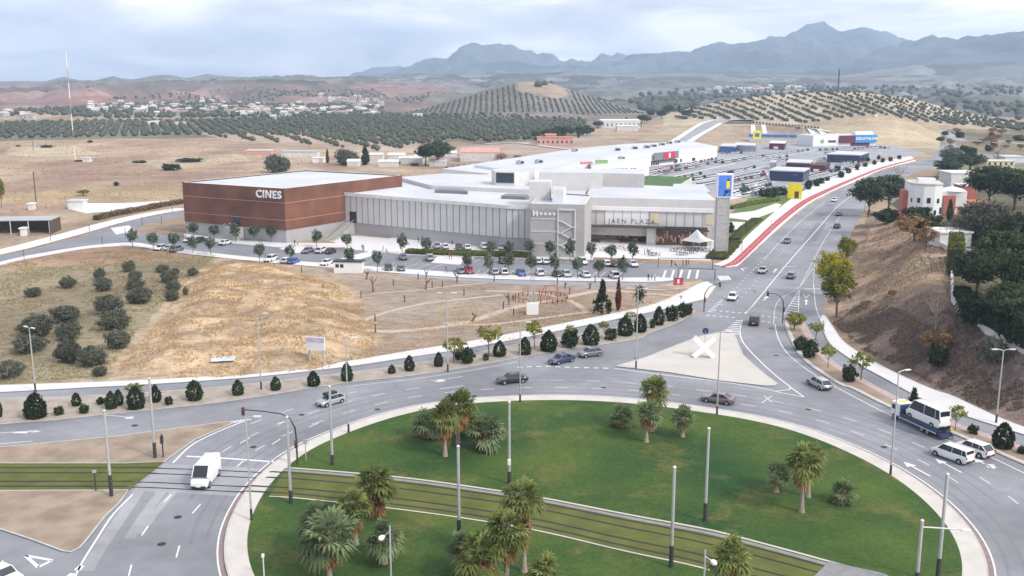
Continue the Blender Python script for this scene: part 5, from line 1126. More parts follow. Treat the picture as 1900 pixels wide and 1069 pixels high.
MB().tube([(0, 0, 0), (0, 0, z)], .05, 6).build('post', 'metal_grey', t); MB().tube([(0, -.03, z), (0, .03, z)], .55, 20).build('sign_face', 'navy', t)
# tarp sheet in the mound grass
q = G(414, 668); mb = MB(); mb.box((0, 0, .15), (3.6, 2.2, .12), rz=.2); o = mb.build('ground_sheet', 'poster_violet', bevel=.04); o.location = q; M['sheet'] = mat('sheet_blue', (.55, .64, .70), .6, scale=1); o.data.materials[0] = M['sheet_blue']; tag(o, 'pale blue plastic sheet lying in the dry grass', 'plastic sheet')

# ---- radio masts
def mast(label, base, ytop, lean=None, r=.22, bands=True, cat='mast'):
    q = G(*base); z = ztop(q[0], q[1], ytop) - q[2]; t = thing('radio_mast', label, cat, q); n = 7
    for k in range(n): MB().tube([(0, 0, z * k / n), (0, 0, z * (k + 1) / n)], r, 6).build('mast_section', ('white' if k % 2 == 0 else 'mast_red') if bands else 'metal_dark', t)
    return t, z
mat('mast_red', (.40, .30, .30), .6, scale=1)
t, z = mast('tall thin red and white guyed radio mast in the dry field', (140, 299), 95)
mb = MB()
for a in (20, 140, 260):
    for k in (.5, .95): mb.tube([(0, 0, z * k), (28 * math.cos(R(a)), 28 * math.sin(R(a)), 0)], .03, 3)
mb.build('guy_wires', 'metal_grey', t)
mast('dark mast standing on the crest of the olive hill', (1555, 169), 128, r=.7, bands=False)
for i, (b, y) in enumerate((((62, 280), 262), ((68, 385), 318), ((172, 300), 289))): mast(['short wooden pole in the field, farthest one', 'tall wooden pole behind the barn', 'short pole right of the radio mast foot'][i], b, y, r=.18, bands=False, cat='pole')
# ================================================================ STREET FURNITURE
# tram catenary poles: thick grey with dark foot
def tpole(label, base, ytop, arm=None, r=.17, dark=1.5, box=False, head=None):
    q = U(*base, .15); z = ztop(q[0], q[1], ytop) - .15; t = thing('tram_pole', label, 'pole', q, 0, 'grey poles along the tram track')
    MB().tube([(0, 0, 0), (0, 0, z)], [r, r * .82], 10).build('pole', 'metal_grey', t); MB().tube([(0, 0, 0), (0, 0, dark)], r * 1.22, 10).build('pole_base', 'metal_dark', t)
    MB().tube([(0, 0, z), (0, 0, z + .12)], [r * 1.05, r * .5], 10).build('cap', 'white_dirty', t)
    if arm:
        x, zz = arm; MB().tube([(0, 0, z + zz), (x, 0, z + zz - .25)], .07, 6).build('arm', 'metal_grey', t); MB().box((x, 0, z + zz - .3), (.8, .35, .14)).build('lamp_head', 'white_dirty', t)
    if box: MB().box((0, -.25, z * .28), (.35, .3, .6)).build('control_box', 'white', t)
    return t
tpole('grey pole with a dark foot on the brown verge, beside the upright relay post', (288, 849), 702, dark=1.9)
tpole('grey lamp pole with a long arm by the tram track on the verge', (207, 920), 762, arm=(2.6, -.5), dark=2.4)
tpole('thick grey pole on the ring path where the tram rails enter the lawn', (540, 934), 774)
tpole('grey pole at the lawn edge behind the traffic light mast', (617, 863), 717, dark=1.3)
tpole('grey pole with a white box beyond the rails, near the green palm cluster', (945, 898), 746, box=True)
tpole('grey pole in the middle of the lawn in front of the orange skirted palms', (852, 1005), 828, dark=2.3)
tpole('grey pole on the open lawn between the two far palm groups', (1308, 967), 795, dark=2.0)
tpole('grey pole standing beside the rails with a long dark foot', (1245, 1053), 867, dark=2.2)
tpole('leaning grey pole at the lawn edge near the lower corner', (1739, 1082), 880, dark=2.4)
tpole('grey pole with a side arm, nearest the lower corner', (1700, 1090), 966, arm=(3.9, -.6))
# street lamps
def sl(label, base, ytop, az=0, heads=1, r=.09, dark=1.3, arm=.9): return pole_lamp(label, base, ytop, r, heads, arm, az, dark=dark, group='street lamps')
sl('street lamp on the far path beside the shrubs, in front of the olive field', (66, 727), 609, az=2.6, heads=2, arm=.6)
sl('thin lamp behind the service road in front of the golden mound', (485, 724), 583); sl('lamp on the shrub verge in front of the billboard', (647, 805), 628)
sl('twin headed lamp on the verge near the bright yellow shrubs', (831, 690), 545, heads=2, arm=.9); sl('lamp on the ring path behind the black convertible', (965, 748), 599)
sl('tall lamp on the tip of the shrub verge, before the bent tree', (1180, 685), 537); sl('tall lamp on the ring path beside the X sculpture', (1330, 771), 615)
sl('tall lamp on the ring path in front of the tow truck', (1652, 883), 690, az=.3); sl('twin headed lamp on the path below the bank', (1848, 786), 650, heads=2, arm=.9)
sl('lamp with a thin pole on the ring path by the level crossing', (467, 968), 775, dark=1.4)
sl('lamp beside the dark pines, nearer the villa', (1655, 392), 354, dark=0); sl('lamp beside the dark pines, nearer the boulevard', (1604, 394), 357, dark=0)
sl('lamp on the white pavement beside the cycle lane, near the tower', (1376, 474), 448, dark=0); sl('lamp on the white pavement, halfway up the cycle lane', (1430, 434), 408, dark=0)
sl('lamp standing at the yellow tree beside the boulevard', (1563, 488), 446, az=2.8, dark=0, arm=1.6)
sl('lamp on the median between the slip road and the service road', (1553, 648), 500, dark=0) if False else None
for lb, b, yt, hx in (('low garden lamp with an oval white head in front of the near palms', (727, 1120), 976, -1), ('low garden lamp with an oval white head beside the lowest palm', (1303, 1150), 1021, 1)):
    q = U(*b, .2); z = ztop(q[0], q[1], yt) - .2; t = thing('garden_lamp', lb, 'lamp', q); MB().tube([(0, 0, 0), (0, 0, z)], .08, 8).build('pole', 'metal_grey', t)
    MB().tube([(0, 0, z - .5), (hx * .5, -.1, z - .85)], .035, 5).build('arm', 'metal_grey', t)
    o = MB().tube([(hx * .45, -.1, z - .85), (hx * .6, -.1, z - .95), (hx * .8, -.15, z - 1.08), (hx * .95, -.15, z - 1.2)], [.08, .22, .24, .08], 10).build('lamp_head', 'white', t, smooth=True)
q = U(490, 1069, .2); t = thing('bollard_light', 'small white bollard light near the lower edge of the lawn', 'bollard', q); MB().tube([(0, 0, 0), (0, 0, 1.9)], .06, 6).build('pole', 'white_dirty', t); MB().box((0, 0, 2.0), (.22, .22, .3)).build('lamp_head', 'white', t)
# traffic lights on bent masts
def signal(parent, loc, rz=0):
    o = MB().box((0, 0, 0), (.34, .26, .95)).build('signal_head', 'metal_dark', parent, bevel=.03); o.location = loc; o.rotation_euler = (0, 0, rz)
    for k, m in enumerate(('sign_red', 'metal_dark', 'metal_dark')): c = MB().tube([(0, -.14, .3 - k * .3), (0, -.17, .3 - k * .3)], .1, 10).build('lens', m, o)
    return o
def tmast(label, base, pts, az=0, heads=()):
    q = U(*base, .15); t = thing('traffic_light', label, 'traffic light', q, az); MB().tube(pts, [.11] * 3 + [.07] * (len(pts) - 3), 8).build('mast', 'metal_dark', t)
    for h in heads: signal(t, h)
    return t
s0 = scale_at(*U(552, 862)[:2])
tmast('black traffic light mast arching over the road before the level crossing', (552, 862), [(0, 0, 0), (0, 0, 3), (-.1, 0, 4.5), (-.6, 0, 5.6), (-1.6, 0, 6.2), (-3.6, 0, 6.5), (-5.8, 0, 6.7)], 0, [(-6.0, 0, 6.5), (0, -.25, 2.6)])
tmast('black traffic light mast arching over the boulevard lanes', (1452, 599), [(0, 0, 0), (0, 0, 2.5), (-.1, 0, 4.0), (-.7, 0, 5.0), (-1.6, 0, 5.5), (-2.9, 0, 5.6)], 0, [(-3.0, 0, 5.5), (0, -.25, 2.6)])
tmast('dark traffic light mast at the crossing beside the last shrubs', (1306, 578), [(0, 0, 0), (0, 0, 2.2), (.1, 0, 3.6), (.9, 0, 4.8), (2.0, 0, 5.2), (3.0, 0, 5.3)], .2, [(3.1, 0, 5.2), (0, -.25, 2.4)])
q = U(303, 848, .13); t = thing('relay_post', 'dark upright signal post on the brown verge', 'post', q); MB().tube([(0, 0, 0), (0, 0, 2.9)], .09, 6).build('post', 'metal_dark', t); MB().box((0, -.1, 2.2), (.35, .25, .9)).build('signal_box', 'metal_dark', t)
q = U(178, 911, .1); t = thing('relay_post', 'short dark post beside the rails on the verge', 'post', q); MB().tube([(0, 0, 0), (0, 0, 2.2)], .08, 6).build('post', 'metal_dark', t); MB().box((0, 0, 2.25), (.4, .2, .25)).build('cap', 'metal_grey', t)
for i, (b, yt, l) in enumerate((((1263, 570), 548, 'thin dark post with a sign at the park corner'), ((648, 806), 780, None), ((568, 858), 815, 'thin grey sign post on the ring path by the crossing'), ((1203, 527), 508, None))):
    if l: q = U(*b); z = ztop(q[0], q[1], yt); t = thing('sign_post', l, 'sign', q); MB().tube([(0, 0, 0), (0, 0, z)], .05, 6).build('post', 'metal_grey', t); MB().box((0, -.05, z - .3), (.5, .05, .55)).build('sign_face', 'metal_grey', t)
# short dark posts through the park
pp_ = [(563, 530), (600, 541), (670, 553), (696, 598), (730, 530), (751, 561), (776, 519), (802, 534), (821, 533), (861, 549), (934, 574), (953, 586), (917, 523), (1034, 562), (1057, 546), (1034, 528), (697, 617), (1104, 525), (1120, 530), (560, 506)]
proto = thing('park_post', 'short dark timber light post beside the earth paths of the park', 'post', U(*pp_[0]), 0, 'short dark posts in the park'); MB().tube([(0, 0, 0), (0, 0, 1.35)], .11, 6).build('post', 'wood_dark', proto); MB().tube([(0, 0, 1.35), (0, 0, 1.45)], .13, 6).build('cap', 'metal_dark', proto)
for p in pp_[1:]: dup(proto, U(*p))
proto = None
for p in [(300, 416), (190, 455), (45, 482), (233, 440), (166, 430), (345, 452), (493, 487), (320, 395), (94, 448), (264, 418)]:
    if proto is None: proto = thing('pavement_post', 'short grey post on the white pavement near the cinema road', 'post', U(*p), 0, 'grey posts along the cinema road'); MB().tube([(0, 0, 0), (0, 0, 2.6)], .07, 6).build('post', 'metal_dark', proto); MB().box((0, 0, 2.6), (.2, .2, .2)).build('cap', 'metal_grey', proto)
    else: dup(proto, U(*p))

# ================================================================ VEHICLES
PAINT = {}
def paint(name, c, metal=.0):
    m = mat('paint_' + name, c, .28, scale=.8, amt=.03, metal=metal, spec=.5); m.node_tree.nodes['Principled BSDF'].inputs['Coat Weight'].default_value = .35; PAINT[name] = m
for n_, c in dict(white=(.78, .79, .80), silver=(.42, .44, .47), grey=(.20, .21, .24), black=(.025, .027, .033), blue=(.03, .10, .45), red=(.42, .03, .05), taupe=(.20, .17, .18), navy=(.03, .045, .12), teal=(.22, .30, .38)).items(): paint(n_, c, .3 if n_ in ('silver', 'grey', 'taupe') else 0)
mat('car_glass', (.022, .028, .038), .08, scale=1, amt=.1, spec=.7); mat('tyre', (.022, .022, .023), .85, scale=5, amt=.2); mat('rim', (.42, .43, .44), .35, scale=5, amt=.1, metal=.6); mat('plastic', (.035, .035, .037), .6, scale=3, amt=.1)
mat('lamp_clear', (.62, .64, .66), .2, scale=3, amt=.05, spec=.6); mat('lamp_red', (.42, .02, .02), .3, scale=3, amt=.05); mat('plate', (.75, .75, .70), .5, scale=3, amt=.02)
KIND = {  # L, W, H, belt z, hood z, x of: windscreen base, roof front, roof rear, rear glass base (fractions from the front), tail z, wheel r
    'hatch': (4.1, 1.76, 1.48, .92, .84, .27, .40, .80, .97, .90, .31), 'sedan': (4.6, 1.80, 1.44, .92, .84, .28, .41, .70, .86, .92, .32), 'suv': (4.5, 1.85, 1.68, 1.05, .98, .24, .36, .84, .98, 1.05, .35),
    'wagon': (4.7, 1.82, 1.50, .92, .84, .26, .39, .86, .985, .92, .32), 'mpv': (4.85, 1.84, 1.85, 1.12, .98, .19, .33, .95, .995, 1.12, .33), 'van': (5.5, 2.0, 2.45, 1.35, 1.15, .10, .26, .975, .995, 1.35, .35), 'minibus': (6.2, 2.0, 2.65, 1.35, 1.2, .09, .23, .97, .995, 1.35, .35)}
_car = {}
def car_mesh(kind):
    L_, Wd, H, zb, zh, a, b, c, d, ztl, rw = KIND[kind]; X = lambda f: L_ / 2 - f * L_; w = Wd / 2; P = {}
    # lower body: sections along the length
    secs = [(0, .42, zh * .74, .80), (.02, .30, zh * .84, .90), (.07, .24, zh * .95, .97), (.16, .22, zh, 1), (a, .22, zb * .985, 1), (.5, .22, zb, 1), (.78, .22, zb, 1), (.93, .24, ztl, .985), (.985, .30, ztl * .97, .93), (1.0, .44, ztl * .88, .86)]
    mb = MB(); V = []; n = 10
    for f, z0, z1, k in secs:
        ww = w * k; V += [(X(f), s * y, z) for s, y, z in ((1, ww * .86, z0), (1, ww * .98, z0 + .14), (1, ww, (z0 + z1) / 2), (1, ww * .97, z1 - .09), (1, ww * .88, z1), (-1, ww * .88, z1), (-1, ww * .97, z1 - .09), (-1, ww, (z0 + z1) / 2), (-1, ww * .98, z0 + .14), (-1, ww * .86, z0))]
    Fc = [(i * n + k, i * n + (k + 1) % n, (i + 1) * n + (k + 1) % n, (i + 1) * n + k) for i in range(len(secs) - 1) for k in range(n)] + [tuple(range(n))[::-1], tuple((len(secs) - 1) * n + k for k in range(n))]
    mb.add(V, Fc)
    # roof panel and pillars
    wr = w * (.72 if kind in ('hatch', 'sedan', 'wagon') else .82); wl_ = w * .90; zr = H; th = .05
    A = [(X(a), wl_ * .94, zb - .02), (X(a), -wl_ * .94, zb - .02)]; Bp = [(X(b), wr, zr - th), (X(b), -wr, zr - th)]; Cp = [(X(c), wr, zr - th - .02), (X(c), -wr, zr - th - .02)]; Dp = [(X(d), wl_ * .92, ztl - .02), (X(d), -wl_ * .92, ztl - .02)]
    mid = (X((b + c) / 2), zr)
    mb.add([(X(b) + .03, wr * 1.0, zr - .06), (X(b) + .03, -wr, zr - .06), (X(c) - .05, -wr, zr - .08), (X(c) - .05, wr, zr - .08), (X(b) - .15, wr * .86, zr + .005), (X(b) - .15, -wr * .86, zr + .005), (X(c) + .1, -wr * .86, zr - .01), (X(c) + .1, wr * .86, zr - .01)], [(0, 1, 5, 4), (1, 2, 6, 5), (2, 3, 7, 6), (3, 0, 4, 7), (4, 5, 6, 7), (3, 2, 1, 0)])
    def bar(p, q, t_=.055): mb.tube([p, q], t_, 5)
    for s in (0, 1): bar(A[s], Bp[s], .045); bar(Cp[s], Dp[s], .06 if kind != 'sedan' else .075)
    nb = {'hatch': 1, 'sedan': 1, 'wagon': 2, 'suv': 2, 'mpv': 2, 'van': 1, 'minibus': 2}[kind]; pil = []
    for k in range(1, nb + 1):
        f = (b + (c - b) * k / (nb + (.25 if kind in ('hatch', 'sedan') else .0) + .35)) if kind != 'van' else b + .09
        pil.append(f)
        for s in (1, -1): bar((X(f), s * wl_ * 1.0, zb - .02), (X(f), s * wr * 1.01, zr - th), .028)
    P['body'] = mb
    # glass house
    gi = .99
    P['windscreen'] = MB().add([A[0], A[1], Bp[1], Bp[0]], [(0, 3, 2, 1), ])
    P['rear_window'] = MB().add([Cp[0], Cp[1], Dp[1], Dp[0]], [(0, 3, 2, 1)])
    for s, nm_ in ((0, 'side_window'), (1, 'side_window_b')):
        if kind == 'van':
            e = X(b + .09); yy = wl_ if s == 0 else -wl_; yr = wr if s == 0 else -wr
            P[nm_] = MB().add([A[s], (e, yy, zb - .02), (e, yr, zr * .86), (X(b) + .25, yr, zr * .86)], [(0, 1, 2, 3)])
            mb.add([(e, yy, zb - .04), (X(d), yy, zb - .04), (X(c) - .05, yr, zr - .07), (e, yr, zr - .07)], [(0, 1, 2, 3)]); mb.add([A[s], (e, yy, zb), (e, yr, zr - .07), Bp[s]], [(0, 1, 2, 3)])
        else: P[nm_] = MB().add([A[s], (X(.55), (wl_ if s == 0 else -wl_), zb - .02), Dp[s], Cp[s], Bp[s]], [(0, 1, 2, 3, 4)])
    if kind in ('van', 'minibus', 'mpv'):
        # painted tail with its own window
        z0w = zb + .1; mb.add([Cp[0], Cp[1], Dp[1], Dp[0]], [(0, 3, 2, 1)]); k0 = .12; k1 = .62
        def lerp(p, q, t_): return tuple(p[i] + (q[i] - p[i]) * t_ for i in range(3))
        q0, q1, q2, q3 = lerp(Cp[0], Dp[0], k0), lerp(Cp[1], Dp[1], k0), lerp(Cp[1], Dp[1], k1), lerp(Cp[0], Dp[0], k1); o = -.03
        P['rear_window'] = MB().add([(v[0] + o, v[1] * .86, v[2]) for v in (q0, q1, q2, q3)], [(0, 3, 2, 1)])
        if kind == 'van':
            for s in (0, 1): pass
    # wheels
    xf, xr = X(.19 if kind not in ('van', 'minibus', 'mpv') else .165), X(.81 if kind not in ('van', 'minibus') else .80); P['wheels'] = [(x, s * (w - .10), rw) for x in (xf, xr) for s in (1, -1)]
    zl = zh * .72
    P['headlight'] = [MB().box((X(.03) + .02, s * w * .66, zl), (.16, .34, .14), rz=-s * .35) for s in (1, -1)]
    P['taillight'] = [MB().box((X(.992) - .0, s * w * .80, ztl * .84 if kind not in ('van', 'minibus') else 1.2), (.10, .16 if kind in ('van', 'minibus', 'mpv') else .30, .34 if kind in ('van', 'minibus', 'mpv', 'suv') else .16), rz=s * .2) for s in (1, -1)]
    P['bumper'] = [MB().box((X(.0) - .04, 0, .42), (.14, Wd * .80, .2)), MB().box((X(1) + .03, 0, .46), (.14, Wd * .84, .22))]; P['plate'] = [MB().box((X(1) - .05, 0, .62), (.02, .5, .12)), MB().box((X(0) + .045, 0, .48), (.02, .5, .11))]
    P['arch'] = []
    for x, y, r_ in P['wheels']:
        sg = 1 if y > 0 else -1; P['arch'].append(MB().tube([(x, sg * (w - .25), rw + .02), (x, sg * (w + .004), rw + .02)], rw * 1.18, 14))
    return P
def make_car(kind, color, label, cat, loc, rz, group=None, name=None):
    if kind in _car:
        o = dup(_car[kind], loc, rz, label, group)
        for ch in o.children:
            if ch.name.startswith('body'): ch.material_slots[0].link = 'OBJECT'; ch.material_slots[0].material = PAINT[color]
        o['category'] = cat
        if not group and 'group' in o: del o['group']
        return o
    P = car_mesh(kind); t = thing(name or {'van': 'delivery_van', 'minibus': 'minibus', 'mpv': 'passenger_van'}.get(kind, 'car'), label, cat, loc, rz, group)
    b = P['body'].build('body', 'paint_white', t, smooth=35, recalc=True); b.material_slots[0].link = 'OBJECT'; b.material_slots[0].material = PAINT[color]
    for k in ('windscreen', 'rear_window', 'side_window', 'side_window_b'):
        P[k].build(k.replace('_b', ''), 'car_glass', t)
    for x, y, r_ in P['wheels']:
        sg = 1 if y > 0 else -1
        wo = MB().tube([(x, y - .11, r_), (x, y + .12 * 1, r_)], r_, 18).build('wheel', 'tyre', t, smooth=30); MB().tube([(x, y + sg * .10, r_), (x, y + sg * .135, r_)], r_ * .6, 12).build('rim', 'rim', wo)
    for o_ in P['arch']: o_.build('wheel_arch', 'plastic', t)
    for o_ in P['bumper']: o_.build('bumper', 'plastic', t, bevel=.03)
    for o_ in P['plate']: o_.build('number_plate', 'plate', t)
    for o_ in P['headlight']: o_.build('headlight', 'lamp_clear', t)
    for o_ in P['taillight']: o_.build('taillight', 'lamp_red', t)
    _car[kind] = t; return t
def hd(px, d):
    a, b = U2(px), U2((px[0] + d[0], px[1] + d[1])); return math.atan2(b[1] - a[1], b[0] - a[0])
RZ_ = .022
def car(kind, color, label, px, d, cat='car', group=None, z=RZ_): 
    q = U(*px); return make_car(kind, color, label, cat, (q[0], q[1], z), hd(px, d), group)
v = car('van', 'white', 'white delivery van driving over the tram level crossing', (383, 893), (-20, 25), 'van')
c_ = car('hatch', 'silver', 'silver hatchback with a dark roof box on the ring road', (614, 750), (-29, 8))
car('sedan', 'black', 'black saloon passing behind the lamp at the top of the lawn', (950, 710), (-30, 3)); car('sedan', 'navy', 'dark saloon beside the shrub verge, nearer the lawn', (1042, 673), (-30, 7)); car('hatch', 'grey', 'dark blue grey saloon following beside the shrub verge', (1095, 661), (-30, 4))
car('sedan', 'taupe', 'brownish grey saloon circling the lawn below the X sculpture', (1332, 747), (-34, -5)); car('wagon', 'silver', 'silver hatchback entering the slip road bend', (1519, 718), (-13, -7))
car('mpv', 'white', 'white passenger van in the lane beside the lawn path', (1766, 852), (-39, -14), 'van'); car('suv', 'white', 'white hatchback alongside the white passenger van', (1806, 842), (-39, -14))
car('sedan', 'white', 'white car cut by the frame corner before the give-way triangle', (6, 1078), (30, 14)); car('suv', 'black', 'black off-roader driving into the boulevard', (1399, 601), (6, -22))
car('hatch', 'white', 'white hatchback leaving the boulevard near the crossing', (1359, 556), (-12, 17)); car('sedan', 'silver', 'silver saloon halfway down the boulevard', (1415, 506), (-12, 12)); car('hatch', 'teal', 'blue car driving up the boulevard', (1468, 516), (12, -16))
car('hatch', 'grey', 'small dark car beside the dark asphalt patch', (1460, 451), (-10, 10)); car('hatch', 'white', 'white car far up the boulevard', (1548, 374), (-9, 7)); car('sedan', 'grey', 'dark car near the pines on the boulevard, farther one', (1557, 400), (10, -8)); car('sedan', 'black', 'dark car near the pines on the boulevard, nearer one', (1553, 423), (10, -9))
q = G(1812, 450); make_car('suv', 'silver', 'silver car parked under the trees by the garage', 'car', (q[0], q[1], q[2]), 2.9); q = G(1805, 440); make_car('hatch', 'grey', 'grey car parked behind the garage terrace', 'car', (q[0], q[1], q[2]), 2.9)
# car park in front
PKC = [(298, 464, 'white', -1), (316, 464, 'white', -1), (328, 467, 'grey', -1), (352, 449, 'white', 1), (373, 449, 'black', 1), (418, 454, 'white', 1), (503, 485, 'white', -1), (532, 488, 'white', -1), (545, 489, 'blue', -1), (571, 469, 'grey', 1), (596, 469, 'white', 1), (614, 470, 'black', 1), (606, 492, 'white', -1),
       (748, 481, 'grey', 1), (797, 483, 'silver', 1), (721, 501, 'black', -1), (744, 502, 'grey', -1), (854, 507, 'grey', -1), (870, 507, 'red', -1), (917, 509, 'silver', -1), (935, 509, 'white', -1), (967, 511, 'blue', -1), (1001, 511, 'white', -1), (1033, 513, 'black', -1), (1051, 513, 'white', -1), (1086, 514, 'white', -1), (1139, 516, 'white', -1),
       (933, 488, 'black', 1), (997, 489, 'white', 1), (1012, 489, 'white', 1), (1080, 490, 'white', 1), (1125, 493, 'white', 1), (1138, 494, 'black', 1), (1174, 494, 'white', 1), (810, 461, 'silver', 1), (826, 462, 'white', 1), (852, 463, 'black', 1), (867, 463, 'white', 1), (898, 462, 'white', 1), (930, 463, 'white', 1)]
cn = dict(white='white', grey='grey', black='black', blue='bright blue', red='red', silver='silver')
cnt = {}
for i, (x, y, c, s) in enumerate(PKC):
    row = 'kerb row by the park' if s < 0 else ('row behind the hedge' if 800 < x < 935 and y < 466 else 'row nearer the mall'); sec = 'in front of the cinema' if x < 640 else ('in front of the hotel' if x > 960 else 'in front of the ribbed wall')
    key = (c, row, sec); cnt[key] = cnt.get(key, 0) + 1; q = U(x, y)
    make_car(('hatch', 'sedan', 'suv', 'hatch')[i % 4], c, f"{ORD[cnt[key] - 1]} {cn[c]} car parked {sec}, {row}", 'car', (q[0], q[1], .11 if y < 463 and 800 < x < 940 else .018), R(100 if x > 700 else 75) + (0 if i % 3 else math.pi), 'cars parked in front of the mall')
q = U(1127, 438, .9); mb = MB(); mb.prism([(q[0] - 2.6, q[1] - 7), (q[0] + 2.8, q[1] - 7), (q[0] + 2.8, q[1] + 3), (q[0] - 2.6, q[1] + 3)], .1, lambda p: .15 + (p[1] - q[1] + 7) * .09, 0); tag(mb.build('display_ramp', 'paving_white'), 'white display ramp on the plaza', 'ramp'); make_car('suv', 'black', 'black off-roader displayed on the white plaza ramp', 'car', (q[0], q[1], .80), R(-80))
# tow truck with its load
q = np.array(U2((1705, 793))); hh = hd((1661, 769), (-59, -27)); t = thing('tow_truck', 'tow truck with a white cab and dark blue flatbed at the roadside', 'truck', (q[0], q[1], .02), hh)
MB().prism([(2.55, -1.05), (4.35, -1.05), (4.35, 1.05), (2.55, 1.05)], .75, 2.45, 0).build('cab', 'paint_white', t, bevel=.16)
MB().box((4.36, 0, 1.75), (.06, 1.75, .75)).build('windscreen', 'car_glass', t)
for s in (1, -1): MB().box((3.6, s * 1.06, 1.8), (.85, .05, .6)).build('side_window', 'car_glass', t)
MB().box((-.2, 0, .62), (8.6, .9, .28)).build('chassis', 'plastic', t)
mb = MB(); mb.box((-.95, 0, .98), (6.7, 2.25, .18), ry=.0); mb.build('flatbed', 'paint_navy', t, bevel=.03)
mb = MB()
for s in (1, -1): mb.box((-.95, s * 1.13, 1.02), (6.7, .08, .70))
mb.build('bed_side', 'paint_navy', t); mb = MB()
for s in (1, -1): mb.box((-.95, s * 1.18, .74), (6.7, .03, .09))
mb.build('bed_stripe', 'white', t); MB().box((2.35, 0, 1.75), (.15, 2.1, 1.3)).build('headboard', 'paint_navy', t); MB().box((3.3, 0, 2.55), (.22, 1.2, .12)).build('beacon_bar', 'yellow', t, bevel=.04)
MB().box((-4.7, 0, .62), (1.0, 1.9, .10), ry=-.25).build('ramp', 'paint_navy', t)
for x in (3.45, -1.7, -2.7):
    for s in (1, -1): wo = MB().tube([(x, s * .95 - .14, .42), (x, s * .95 + .14, .42)], .42, 18).build('wheel', 'tyre', t, smooth=30); MB().tube([(x, s * 1.09, .42), (x, s * 1.12, .42)], .24, 12).build('rim', 'rim', wo)
d_ = np.array([math.cos(hh), math.sin(hh)]); qq = q + d_ * -1.35
make_car('minibus', 'white', 'white minibus loaded on the tow truck bed', 'minibus', (qq[0], qq[1], 1.09), hh)
# distant cars of the retail car park: one light mesh each
def far_car():
    mb = MB(); mb.prism([(2.1, -.8), (2.1, .8), (-2.1, .8), (-2.1, -.8)], .3, .9, 0); mb.add([(1.1, .78, .9), (1.1, -.78, .9), (-1.8, -.78, .9), (-1.8, .78, .9), (.5, .68, 1.40), (.5, -.68, 1.40), (-1.5, -.68, 1.40), (-1.5, .68, 1.40)], [(0, 1, 5, 4), (1, 2, 6, 5), (2, 3, 7, 6), (3, 0, 4, 7)], 1); mb.add([(.5, .68, 1.41), (.5, -.68, 1.41), (-1.5, -.68, 1.41), (-1.5, .68, 1.41)], [(0, 1, 2, 3)], 0)
    return mb.build('parked_car', ['paint_white', 'car_glass'])
fc = None; rows = [((1208, 320), (1330, 296), 17), ((1215, 327), (1340, 300), 20), ((1260, 340), (1400, 312), 24), ((1300, 345), (1415, 322), 18), ((1230, 338), (1300, 324), 10), ((1352, 352), (1425, 336), 12), ((1360, 362), (1430, 345), 11), ((1380, 366), (1455, 350), 12), ((1340, 303), (1420, 290), 14), ((1410, 292), (1500, 280), 15), ((1420, 299), (1460, 292), 7), ((1500, 330), (1550, 318), 8), ((1505, 340), (1560, 326), 9), ((1515, 280), (1600, 277), 12), ((1530, 286), (1590, 283), 8), ((1470, 352), (1500, 345), 5), ((1565, 305), (1600, 300), 6), ((1520, 298), (1528, 296), 3), ((1340, 286), (1395, 284), 7), ((1225, 322), (1300, 309), 11), ((1280, 348), (1345, 336), 10), ((1350, 340), (1420, 326), 11), ((1430, 303), (1460, 299), 5), ((1560, 318), (1600, 306), 6), ((1400, 360), (1450, 350), 7), ((1600, 274), (1650, 276), 7)]
pool = ['white'] * 9 + ['silver'] * 2 + ['grey', 'black', 'red', 'navy', 'white', 'white']
rc = random.Random(3); i = 0
for a, b, n in rows:
    for k in range(n):
        if rc.random() < .04: continue
        tt_ = k / max(n - 1, 1); q = U(a[0] + (b[0] - a[0]) * tt_ + rc.uniform(-1.5, 1.5), a[1] + (b[1] - a[1]) * tt_ + rc.uniform(-.4, .4)); c = rc.choice(pool)
        if fc is None: fc = far_car(); o = fc
        else: o = fc.copy(); COL.objects.link(o)
        o.location = (q[0], q[1], .03); o.rotation_euler = (0, 0, rc.choice((1.35, -1.8, 1.4)) + rc.uniform(-.05, .05)); o.material_slots[0].link = 'OBJECT'; o.material_slots[0].material = PAINT[c]
        tag(o, f"tiny {cn.get(c, 'dark blue')} car parked in the large retail car park", 'car', 'cars in the large retail car park: ' + cn.get(c, 'dark blue'))
# ================================================================ VEGETATION
leafmat('leaf_parking', (.15, .19, .135)); leafmat('leaf_dark', (.052, .074, .038), .25); leafmat('leaf_pine', (.068, .095, .05), .25); leafmat('leaf_olive', (.155, .165, .125), .3)
leafmat('leaf_yellow', (.46, .40, .03), .4); leafmat('leaf_yellowgreen', (.24, .25, .05), .35); leafmat('leaf_brown', (.26, .165, .085), .3); leafmat('leaf_rust', (.14, .055, .042), .2); leafmat('leaf_palm', (.22, .255, .085), .4); leafmat('leaf_palm_blue', (.215, .27, .14), .4)
leafmat('leaf_dead', (.46, .27, .13), .3); leafmat('leaf_hedge', (.16, .18, .045), .25); leafmat('leaf_far', (.065, .078, .052), .1); leafmat('straw', (.60, .44, .26), .5)
mat('bark', (.16, .125, .10), .95, scale=4, amt=.25); mat('bark_palm', (.33, .27, .22), .95, scale=6, amt=.3, bump=.5, bscale=14); mat('bark_pale', (.30, .25, .21), .95, scale=4, amt=.2)
